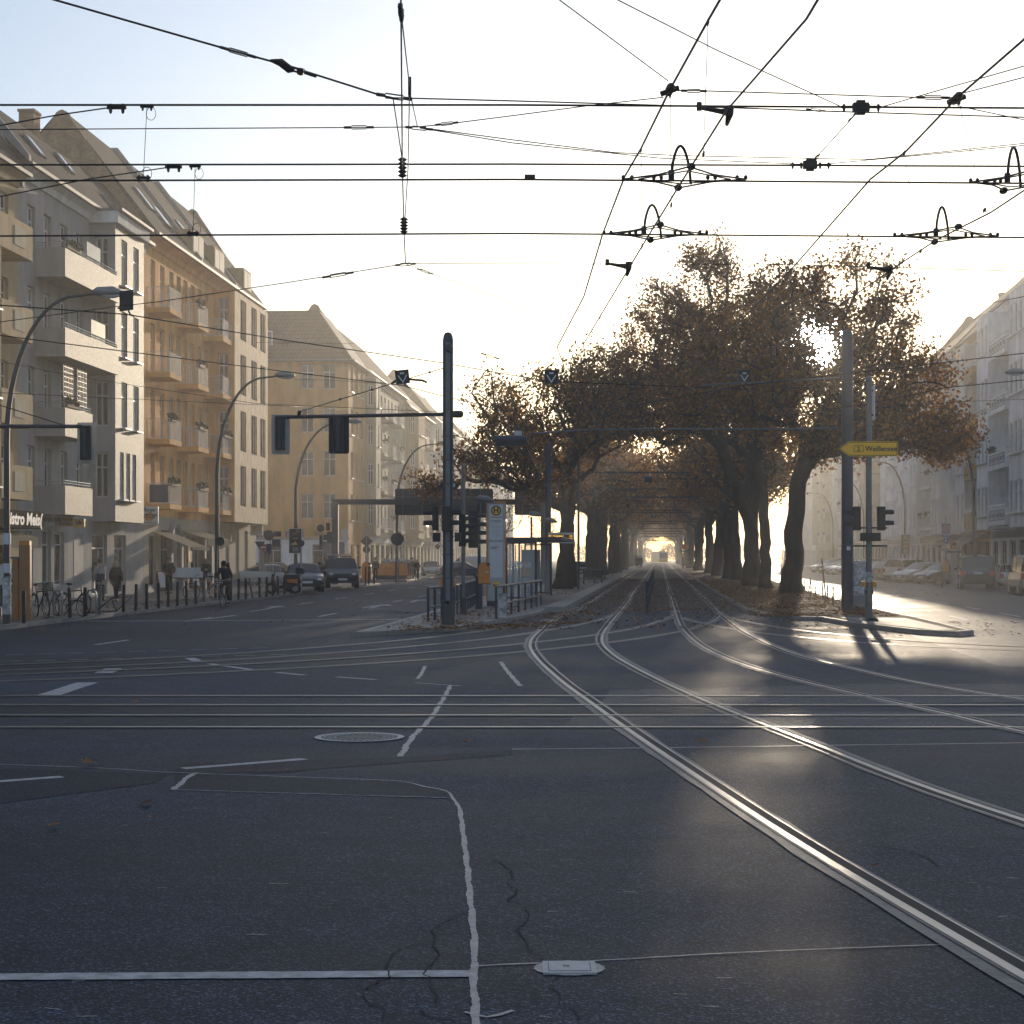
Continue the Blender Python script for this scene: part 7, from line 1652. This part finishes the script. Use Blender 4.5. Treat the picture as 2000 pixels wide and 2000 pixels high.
ph = thing('shop_sign', 'cream sign with a red pharmacy letter far along the left side', 'shop sign', P(763, 1063, 188)); mb = MB(); mb.bev(-.95, .95, 0, .2, 0, 1.6, .08, 'y'); mb.build('panel', 'wall_cream', ph); text('A', 1.5, 'sign_red', ph, (0, -.01, .8), FACE, bold=.06)
mb = MB(); mb.box(-3.0, -.9, .06, .14, .7, .8); mb.build('bracket', 'dark_grey', ph)
# taxi rank and shop signs at right
tx = thing('taxi_sign', 'blue no stopping sign lettered TAXI above the parked cars', 'road sign', (P(1847, 0, 113).x, 113, .12)); mb = MB(); mb.cyl((0, 0, 0), (0, 0, 4.4), .045, n=8); mb.build('pole', 'galv', tx)
zc = P(0, 1036, 113).z - .12; mb = MB(); mb.bev(-.28, .28, -.08, -.06, zc - .44, zc + .44, .04, 'y'); pn = mb.build('panel', 'sign_blue', tx); mb = MB(); disc(mb, 0, -.083, zc + .14, .17, .215); 
for s_ in (-1, 1): mb.box(-.2, .2, -.084 - .001 * s_, -.082, -.02, .02, Matrix.Translation((0, 0, zc + .14)) @ Matrix.Rotation(R(45) * s_, 4, 'Y'))
mb.build('emblem', 'orange', pn); text('TAXI', .24, 'panel_white', pn, (0, -.085, zc - .27), FACE, bold=.006)
mb = MB(); mb.box(-.12, .12, -.08, -.06, zc - .9, zc - .5); p2 = mb.build('panel', 'sign_blue', tx); text('P', .24, 'panel_white', p2, (0, -.085, zc - .68), FACE, bold=.008)
tb2 = thing('taxi_call_post', 'grey taxi call box with an orange sign lettered TAXI', 'taxi sign', (P(1863, 0, 114).x, 114, .12)); zc = P(0, 1066, 114).z - .12
mb = MB(); mb.bev(-.18, .18, -.15, .15, 0, zc - .4, .04, 'z'); mb.build('body', 'panel_frame', tb2); mb = MB(); mb.bev(-.42, .42, -.3, .3, zc - .45, zc - .35, .05, 'z'); mb.build('roof', 'sign_back', tb2); mb = MB(); mb.bev(-.3, .3, -.1, .1, zc - .34, zc + .32, .04, 'y'); o3 = mb.build('panel', 'panel_white', tb2); mb = MB(); mb.box(-.26, .26, -.108, -.1, zc - .28, zc + .28); o4 = mb.build('sign_face', 'orange', o3)
text('TAXI', .22, 'sign_ink', o4, (0, -.112, zc - .14), FACE, bold=.006); mb = MB(); mb.prism([(-.17, zc + .02), (-.17, zc + .1), (-.1, zc + .12), (-.06, zc + .2), (.08, zc + .2), (.12, zc + .12), (.17, zc + .1), (.17, zc + .02)], -.112, -.108, 'y'); mb.build('emblem', 'sign_ink', o4)
bsn = thing('shop_sign', 'brown and white bakery sign above the dark awning at right', 'shop sign', P(1905, 1042, 121)); mb = MB(); mb.bev(0, .72, 0, .14, 0, .9, .03, 'y'); mb.build('panel', 'sign_brown', bsn); mb = MB(); mb.box(.14, .55, -.012, -.001, .4, .88); e5 = mb.build('panel', 'panel_white', bsn); mb = MB(); disc(mb, .345, -.015, .68, .08, .13); mb.build('emblem', 'tin', e5); mb = MB(); mb.box(.7, 1.8, .05, .1, .3, .36); mb.build('bracket', 'dark_grey', bsn)
fn = thing('fence', 'low dark fence standing between the two tram tracks', 'fence', (0, 0, 0)); ff = lambda y: (t1(y) + t2(y)) / 2
for i, y in enumerate(np.arange(57, 120, 3.2)): mb = MB(); mb.box(ff(y) - .032, ff(y) + .032, y - .03, y + .03, 0, 1.08); mb.build('post', 'navy', fn)
mb = MB(); mb.tube([(ff(y), y, 1.08) for y in (57, 90, 118)], .035, 6); mb.build('rail', 'dark_grey', fn); mb = MB(); mb.tube([(ff(y), y, .6) for y in (57, 90, 118)], .03, 6); mb.build('rail', 'dark_grey', fn)
r2_ = railing('dark railing among fallen leaves beside the second left trunk', [(refR(112) - 2.9, 110), (refR(112) - .5, 112)], .95, .12, 'black', 3)
r3_ = railing('small dark railing at the far right stop', [(medL(250) + .5, 250), (medL(250) + 3.6, 250)], 1.1, .12, 'black', 3)
fs = thing('shelter', 'far shelter with an orange sign on the right of the tram', 'bus shelter', (medL(262) + 1.0, 262, .12))
mb = MB(); mb.box(-.3, 2.6, 0, 6, 2.5, 2.65); mb.build('roof', 'sign_back', fs)
for x in (0, 2.3):
    for y in (.2, 5.8): mb = MB(); mb.box(x, x + .1, y - .05, y + .05, 0, 2.5); mb.build('post', 'navy', fs)
mb = MB(); mb.box(-.6, .4, -.1, .1, 2.9, 3.6); mb.build('sign_plate', 'orange', fs); mb = MB(); mb.box(2.2, 2.25, .3, 5.7, .3, 2.3); mb.build('glass_panel', 'clear_glass', fs)

# ------------------------------------------------------------------ overhead wires
WG = 'overhead wires of the tram crossing'
def wire(label, pts, r=.011, name='overhead_wire', cat='wire', sag=0.0):
    pts = [Vector(p) for p in pts]; q = []
    for i in range(len(pts) - 1):
        k = 8 if (pts[i + 1] - pts[i]).length > 3 else 2
        for j in range(k): f = j / k; p = pts[i].lerp(pts[i + 1], f); p.z -= sag * 4 * f * (1 - f); q.append(p)
    q.append(pts[-1]); o = q[0].copy(); mb = MB(); mb.tube([p - o for p in q], r, 6); return tag(mb.build(name, 'wire', None, o, smooth=True), label, cat, WG)
def part(par, name, mb, m='wire'):
    o = mb.build(name, m, par); o.matrix_parent_inverse = Matrix.Translation(-par.location); return o
def clamp(par, px, py, Y, s=1.0, d=(1, 0, 0)):
    c = P(px, py, Y); mb = MB(); a = Vector(d).normalized(); w = .07 * s
    for k in (-1, 1):
        q = c + a * w * k; mb.cyl(q + Vector((0, 0, -.045 * s)), q + Vector((0, 0, .04 * s)), .020 * s, n=8); mb.ball(q + Vector((0, 0, -.055 * s)), .017 * s, 6, 5)
    mb.tube([c - a * .11 * s, c + a * .11 * s], .022 * s, 6); return part(par, 'clamp', mb)
def insul(par, px, py0, py1, Y, r=.06):
    a, b = P(px, py0, Y), P(px, py1, Y); mb = MB(); n = 5
    pts = []; rs = []
    for i in range(n): f0, f1 = i / n, (i + .5) / n; pts += [a.lerp(b, f0), a.lerp(b, f1)]; rs += [r * .45, r]
    pts.append(b); rs.append(r * .3); mb.tube(pts, rs, 10); return part(par, 'insulator', mb)
def turnb(par, p0, p1, s=1.0):
    p0, p1 = Vector(p0), Vector(p1); d = (p1 - p0); n = d.cross(Vector((0, 1, 0))).normalized() * .022 * s; mb = MB()
    mb.tube([p0.lerp(p1, .25) + n, p0.lerp(p1, .75) + n], .008 * s, 5); mb.tube([p0.lerp(p1, .25) - n, p0.lerp(p1, .75) - n], .008 * s, 5)
    for f, g_ in ((0, .25), (.75, 1)): mb.tube([p0.lerp(p1, f), p0.lerp(p1, g_)], .018 * s, 6)
    return part(par, 'turnbuckle', mb)
YA, YB = 19.9, 23.0
m1 = wire('upper carrying wire straight across the nearer cross street track', [P(-300, 203, YA), P(0, 205, YA), P(1000, 205, YA), P(2000, 211, YA), P(2300, 213, YA)], .012)
c1w = wire('contact wire straight across the nearer cross street track', [P(-300, 354, YA), P(0, 353, YA), P(1000, 350.5, YA), P(2000, 358, YA), P(2300, 360, YA)], .011)
m2 = wire('upper carrying wire straight across the farther cross street track', [P(-300, 322, YB), P(0, 322, YB), P(1000, 320.5, YB), P(2000, 325, YB), P(2300, 327, YB)], .0125)
c2w = wire('contact wire straight across the farther cross street track', [P(-300, 463, YB), P(0, 461, YB), P(1000, 456, YB), P(2000, 464, YB), P(2300, 466, YB)], .0115)
for a, b, Ya, lb in ((287, 280, YA, 'thin dropper wire with loops nearest the brick gable'), (381, 377, YB, 'thin dropper wire with loops above the orange house eave')):
    y0, y1 = (208, 347) if Ya == YA else (325, 455)
    w_ = wire(lb, [P(a, y0, Ya), P(b, y1, Ya)], .004); mb = MB()
    for (x, y, s_) in ((a + 8, y0 + 14, 1), (b + 7, y1 - 8, 1)):
        c = P(x, y, Ya); mb.tube([c + Vector((.055 * math.cos(q), 0, .075 * math.sin(q))) for q in np.linspace(0, 6.28, 15)[:-1]], .004, 4, closed=True)
    part(w_, 'loop', mb); clamp(w_, a, y0, Ya, .7); clamp(w_, b, y1, Ya, .7)
n1 = P(792, 515, 26)
lw = wire('wire running over the eye to the node before the left crown', [P(783, -60, 13.2), P(783, 0, 13.8), P(786, 332, 19.9), P(789, 452, 23), n1], .008); insul(lw, 786, 308, 347, YA, .055); insul(lw, 789, 425, 456, YB, .058); clamp(lw, 783, 22, 14.1, 1.0, (0, 1, 0))
lw2 = wire('second steeper wire beside the one running over the eye', [P(784, 30, 14.2), P(800, 170, 17.0), P(797, 330, 20), P(791, 425, 22.8)], .006); clamp(lw2, 800, 168, 17, .8, (0, 0, 1))
wire('short wire from the steep wire to the left fan node', [P(800, 178, 17.2), P(815, 246, 19)], .006)
wa = wire('heavy slanting wire from the upper left border with a clamp', [P(-60, -48, 16.5), P(108, 0, 17), P(440, 95, 18), P(560, 128, 18.4), P(740, 185, 19), P(770, 192, 19.1)], .011); turnb(wa, P(430, 92, 18), P(500, 112, 18.2), .9)
mb = MB(); mb.tube([P(528, 118, 18.3), P(548, 122, 18.35), P(566, 136, 18.4), P(575, 138, 18.4)], [.015, .045, .045, .015], 8); mb.tube([P(560, 128, 18.4), P(592, 137, 18.45)], .012, 5); mb.tube([P(562, 136, 18.4), P(590, 143, 18.45)], .012, 5); mb.cyl(P(586, 140, 18.3), P(590, 140, 18.6), .04, n=8); mb.tube([P(590, 140, 18.45), P(618, 149, 18.5)], .018, 6); part(wa, 'shackle', mb)
wb_ = wire('span wire continuing right from the heavy slanting wire', [P(768, 191, 19.1), P(1000, 197, 19.3), P(1305, 206, 19.5), P(1640, 218, 19.7), P(2000, 229, 20), P(2200, 236, 20.2)], .008); turnb(wb_, P(735, 184, 19.05), P(805, 194, 19.15), 1.1); turnb(wb_, P(1575, 213, 19.6), P(1612, 217, 19.7), .6)
wire('short wire hanging from the span node to the first insulator', [P(768, 194, 19.1), P(785, 308, 19.9)], .007)
wl1 = wire('thin level wire across the grey roof to the left fan node', [P(-60, 254, 19), P(0, 253, 19), P(690, 249, 19), P(815, 248, 19)], .006); turnb(wl1, P(672, 249, 19), P(730, 248.5, 19), .8); turnb(wl1, P(792, 248, 19), P(845, 253, 19.1), .8)
wf1 = wire('fan wire rising right to the first diagonal', [P(815, 248, 19), P(890, 240, 19), P(1000, 226, 19), P(1160, 205, 19), P(1296, 190, 19.1)], .006); turnb(wf1, P(850, 244, 19), P(895, 239, 19), .7)
wire('upper of two fan wires falling right from the left fan node', [P(820, 249, 19), P(1000, 273, 19.6), P(1202, 298, 20.4), P(1330, 304, 21), P(1668, 311, 22.8)], .006); wire('lower of two fan wires falling right from the left fan node', [P(820, 250, 19), P(1000, 279, 19.6), P(1290, 309, 21), P(1549, 320, 22.9)], .006)
wire('upper of two wires rising right over the second clamp strap', [P(1668, 311, 22.9), P(1700, 311, 22.9), P(2000, 280, 22), P(2200, 258, 21.5)], .006); wire('lower of two wires rising right over the second clamp strap', [P(1617, 320, 22.9), P(1800, 303, 22.4), P(2000, 284, 22), P(2200, 262, 21.6)], .006)
d1 = wire('first diagonal carrying wire from the top border down to the left crown', [P(1440, -60, 16.0), P(1406, 0, 16.6), P(1383, 40, 17.0), P(1310, 172, 19.1), P(1252, 290, 21.9), P(1220, 345, 23.4), P(1177, 457, 27.2), P(1140, 580, 32), P(1088, 678, 36.6)], .013)
d2 = wire('second diagonal contact wire over the left curved track', [P(1640, -60, 12.9), P(1597, 0, 13.45), P(1575, 37, 13.9), P(1418, 217, 16.8), P(1330, 357, 20), P(1263, 466, 23.5), P(1139, 673, 35.3)] + [Vector((t1(y), y, 6.2)) for y in (60, 90, 140, 220)], .011)
d3 = wire('third diagonal carrying wire at the right down into the big crown', [P(2080, 5, 17.6), P(2000, 77, 17.5), P(1870, 190, 19.4), P(1770, 295, 21.6), P(1700, 350, 23), P(1550, 521, 30), P(1400, 674, 38)], .013)
wire('wire falling steeply inside the big crown', [P(1400, 674, 38), P(1380, 820, 60)], .011)
d4 = wire('fourth diagonal contact wire over the right curved track', [P(2120, 300, 18.6), P(2000, 372, 20.4), P(1935, 415, 21.7), P(1830, 468, 23.6), P(1740, 527, 26.1), P(1650, 590, 29.5)] + [Vector((t2(y), y, 6.2)) for y in (45, 60, 90, 140, 220)], .011)
wire('bend wire joining the first diagonal end to the left track wire', [P(1088, 678, 36.6), P(1105, 725, 40), Vector((t1(60) - .3, 60, 6.9)), Vector((t1(100), 100, 6.9))], .010)
def knot(par, px, py, Y, d1_, s=1.0):
    c = P(px, py, Y); mb = MB(); d_ = Vector(d1_).normalized()
    for k in range(7): f = (k - 3) / 3; q = c + d_ * .13 * f * s; mb.ball(q, (.035 * s + .015 * s * (k % 2),) * 3, 6, 5)
    mb.tube([c + Vector((-.10, 0, -.05)) * s, c + Vector((.10, 0, .02)) * s], .03 * s, 6); return part(par, 'clamp', mb)
knot(d1, 1308, 175, 19.1, P(1252, 290, 21.9) - P(1383, 40, 17.0), 1.0); knot(d3, 1868, 192, 19.4, P(1770, 295, 21.6) - P(2000, 77, 17.5), 1.0)
wire('thin wire from the top border to the first diagonal clamp', [P(1020, -55, 16), P(1093, 0, 16.8), P(1305, 158, 18.9)], .006); wd_ = wire('thin wire from the top border to the double clamp before the tree', [P(1100, -56, 17), P(1207, 0, 17.6), P(1400, 98, 18.6), P(1640, 207, 19.9)], .0065)
we = wire('wire with rods linking the two diagonal clamps', [P(1315, 177, 19.1), P(1360, 177, 19.1), P(1790, 190, 19.4), P(1865, 191, 19.4)], .007); turnb(we, P(1330, 177, 19.1), P(1380, 178, 19.1), .8); turnb(we, P(1790, 190, 19.4), P(1855, 191, 19.4), .9)
wire('upper of two wires rising to the right border above the third diagonal', [P(1725, 208, 19.9), P(1800, 186, 19.4), P(2000, 129, 18.6), P(2200, 72, 18)], .0065); wire('lower of two wires rising to the right border above the third diagonal', [P(1880, 182, 19.4), P(2000, 151, 19), P(2200, 100, 18.5)], .0065); wire('short wire falling from the third diagonal clamp to the right border', [P(1875, 208, 19.5), P(2000, 234, 20), P(2200, 275, 20.6)], .006)
for xs_, Y, y_, par in (((1652, 1664), YA, 209, m1), ((1700, 1712), YA, 209, m1), ((1553, 1560), YB, 322, m2), ((1606, 1614), YB, 322, m2)): clamp(par, sum(xs_) / 2, y_, Y, .8)
for par, px, py, Y in ((m1, 1681, 210, YA), (m2, 1582, 322, YB)):
    mb = MB(); c = P(px, py, Y); mb.box(c.x - .09, c.x + .09, c.y - .04, c.y + .04, c.z - .05, c.z + .05); mb.box(c.x - .05, c.x + .05, c.y - .03, c.y + .03, c.z - .08, c.z + .08); part(par, 'insulator', mb)
clamp(m1, 228, 210, YA, 1.0); clamp(m2, 339, 326, YB, 1.0); mb = MB(); c = P(1035, 346, YA); mb.box(c.x - .06, c.x + .06, c.y - .03, c.y + .03, c.z - .02, c.z + .025); part(c1w, 'clamp', mb)
ws = wire('strap wire linking the two double clamps', [P(1672, 222, 20.2), P(1592, 310, 22.8)], .007); turnb(ws, P(1672, 220, 20.2), P(1658, 236, 20.6), .8); turnb(ws, P(1600, 302, 22.5), P(1590, 313, 22.8), .8)
wire('feed wire from the left border up to a clamp before the gable', [P(-60, 256, 19.6), P(0, 245, 19.6), P(110, 225, 19.8), P(222, 209, YA)], .008); wire('feed wire from the left border up to a clamp over the orange roof', [P(-60, 396, 22.2), P(0, 384, 22.4), P(170, 350, 22.7), P(335, 326, YB)], .008)
for (a, b, lb) in (((1383, 42, 17.0), (1374, 300, 18.6), 'longest thin dropper between the first two diagonals'), ((1309, 185, 19.2), (1311, 400, 21.2), 'thin dropper below the first diagonal clamp'), ((1252, 292, 21.9), (1254, 480, 24), 'thin dropper left of the section frames'), ((1173, 470, 27.6), (1172, 620, 31.8), 'short faint dropper beside the left crown'), ((1766, 298, 21.6), (1798, 490, 24.5), 'thin dropper slanting below the third diagonal'), ((1873, 200, 19.5), (1923, 410, 21.6), 'thin dropper falling right to the fourth diagonal')):
    w_ = wire(lb, [P(*a), P(*b)], .0035); clamp(w_, *a, .5, (0, 1, 0)); clamp(w_, *b, .5, (0, 1, 0))
def frame(par, px, py, Y, hl, loop):
    """flat diamond section frame with its arched jumper cable"""
    c = P(px, py, Y); mb = MB(); dy = .55
    for s_ in (-1, 1):
        for k in (-1, 1): mb.tube([c + Vector((s_ * hl, 0, 0)), c + Vector((s_ * hl * .45, k * dy * .35, .01)), c + Vector((0, k * dy, .02))], .011, 5); mb.tube([c + Vector((s_ * hl * .75, 0, 0)), c + Vector((0, k * dy * .62, .02))], .009, 5)
    part(par, 'section_frame', mb, 'dark_grey'); mb = MB()
    for x in (-hl, -hl * .86, -hl * .5, -hl * .38, hl * .38, hl * .5, hl * .86, hl): mb.ball(c + Vector((x, 0, .02)), (.024, .024, .03), 6, 5)
    for k in (-1, 1): mb.ball(c + Vector((-.02 * k, k * dy, .02)), (.05, .09, .04), 8, 6)
    part(par, 'clamp', mb)
    mb = MB(); a = c + Vector((-.16, -.1, 0)); b = c + Vector((.10, dy * .5, .0)); pts = []
    for i in range(15): f = i / 14; q = a.lerp(b, f); q.z += loop * math.sin(math.pi * f) ** .6; pts.append(q)
    mb.tube(pts, .017, 7); mb.cyl(a + Vector((0, 0, -.03)), a + Vector((0, 0, .08)), .035, n=8); part(par, 'jumper_cable', mb, 'wire')
frame(c1w, 1337, 350, YA, .70, .40); frame(c2w, 1280, 457, YB, .68, .40); frame(c1w, 1990, 356, YA, .55, .42); frame(c2w, 1848, 461, YB, .68, .40)
def yoke(par, px, py, Y, L=.36):
    c = P(px, py, Y); mb = MB(); mb.tube([c + Vector((-L, 0, .02)), c + Vector((-.1, 0, -.02)), c + Vector((.0, 0, -.03))], [.018, .03, .05], 6); mb.cyl(c + Vector((-L, 0, -.01)), c + Vector((-L, 0, .08)), .03, n=8); mb.tube([c + Vector((0, 0, .04)), c + Vector((0, 0, -.05)), c + Vector((-.02, .1, -.15))], [.05, .045, .02], 8); return part(par, 'insulator', mb)
yoke(wb_, 1425, 214, 19.5, .34); yoke(c2w, 1222, 517, 25.8, .32) if False else None
s1 = wire('thin span wire from the node behind the crossing to the right border', [n1, P(1000, 515.5, 26), P(1530, 516, 26), P(2000, 530, 26.2), P(2200, 537, 26.4)], .006); yoke(s1, 1228, 517, 26, .32); yoke(s1, 1738, 524, 26.1, .32); turnb(s1, P(772, 518, 26), P(812, 515, 26), .9)
wu = wire('wire rising from the left border past the black sign to the node', [P(-60, 640, 31), P(0, 629, 31), P(217, 600, 30), P(304, 590, 29.5), P(560, 552, 27.5), n1], .007); turnb(wu, P(630, 542, 27), P(690, 532, 26.6), 1.0)
wr1 = wire('thin wire falling right from the node towards the big crown', [n1, P(830, 530, 26.4), P(1000, 590, 28.5), P(1190, 655, 31), P(1450, 745, 46)], .005); turnb(wr1, P(815, 525, 26.2), P(845, 535, 26.6), .7)
for lb, pts, r in (('upper dark wire from the left border past the near mast top', [P(-60, 591, 33), P(0, 596, 33), P(246, 614, 34), P(560, 665, 40), P(867, 709, 46.5), P(1000, 733, 47), P(1077, 745, 47), P(1454, 760, 48)], .012), ('second dark wire from the left border to the tilted square sign', [P(-60, 648, 34), P(0, 655, 34), P(226, 684, 36), P(560, 726, 42), P(786, 753, 46), P(867, 774, 47), P(1000, 805, 50)], .011),
                   ('thin wire from the left border behind the mast arm', [P(-60, 702, 44), P(0, 706, 44), P(162, 738, 45), P(500, 788, 46), P(870, 805, 46.2)], .006), ('wire across the trellis balcony to the corner house', [P(-60, 765, 44), P(0, 767, 44), P(203, 777, 46), P(560, 793, 55), P(680, 800, 70)], .008), ('faint level wire over the corner house roof to the left crown', [P(500, 669, 60), P(760, 672, 60), P(992, 676, 60), P(1060, 678, 60), P(1224, 688, 58.7), P(1640, 668, 58.8)], .006),
                   ('wire from the mast top falling right into the left crown', [P(888, 673, 46), P(945, 692, 47), P(1000, 708, 48), P(1090, 735, 52)], .006), ('thin wire from the lamp head to the near mast', [P(575, 741, 60), P(640, 742, 58), P(760, 750, 52), P(867, 757, 46)], .006), ('thin wire from the right border rising over the right crown edge', [P(2100, 560, 52), P(2000, 579, 52), P(1810, 617, 56), P(1667, 660, 58.7)], .011),
                   ('dark wire from the right border to the blue mast over the white house', [P(2100, 682, 50), P(2000, 690, 50), P(1765, 717, 52), P(1460, 752, 54), P(1190, 800, 60)], .013), ('lower dark wire from the right border to the curved bracket', [P(2100, 735, 50), P(2000, 742, 50), P(1850, 757, 50), P(1690, 790, 54), P(1400, 830, 60)], .013), ('thin lowest wire from the right border into the right crown', [P(2100, 775, 54), P(2000, 780, 54), P(1880, 784, 55), P(1600, 806, 60)], .007)):
    w_ = wire(lb, pts, r)
    if 'mast top' in lb and 'falling' in lb: turnb(w_, P(940, 690, 47), P(975, 701, 47.6), 1.2)
tubepipe('dark curved bracket arching before the right crown', [P(1775, 752, 50), P(1785, 748, 50), P(1810, 745.5, 50), P(1835, 749, 50), P(1848, 757, 50)], .022, 'wire')
tubepipe('dark curved bracket behind the tilted square sign', [P(764, 750, 46), P(772, 744, 46), P(800, 741, 46), P(825, 743, 46), P(834, 747, 46)], .03, 'wire')
# signal arm entering at the left border
la = thing('signal_cantilever', 'dark arm with a small signal reaching in from the left border', 'signal arm', P(-150, 832, 40)); x1_ = P(160, 0, 40).x - la.location.x
mb = MB(); mb.cyl((0, 0, 0), (x1_, 0, -.01), .045, n=10); mb.build('arm', 'dark_grey', la); mb = MB(); mb.tube([(.1, 0, 1.0), (x1_ - .42, 0, .02)], .012, 5); mb.build('stay', 'wire', la); mb = MB(); mb.cyl((-.05, 0, -4.8), (-.05, 0, 2.2), .14, n=12); mb.build('pole', 'navy', la)
signal('small signal with pale backplate on the arm from the left border', P(167, 898, 40), 3, 'Y', .24, (.44, .95), .24)
for n_, y in ((0, 1), (1, 1.6)): pass
print('objects', len(col.objects))
# tidy: a thing that is one closed body keeps its own mesh; name parts plainly
bpy.context.view_layer.update()
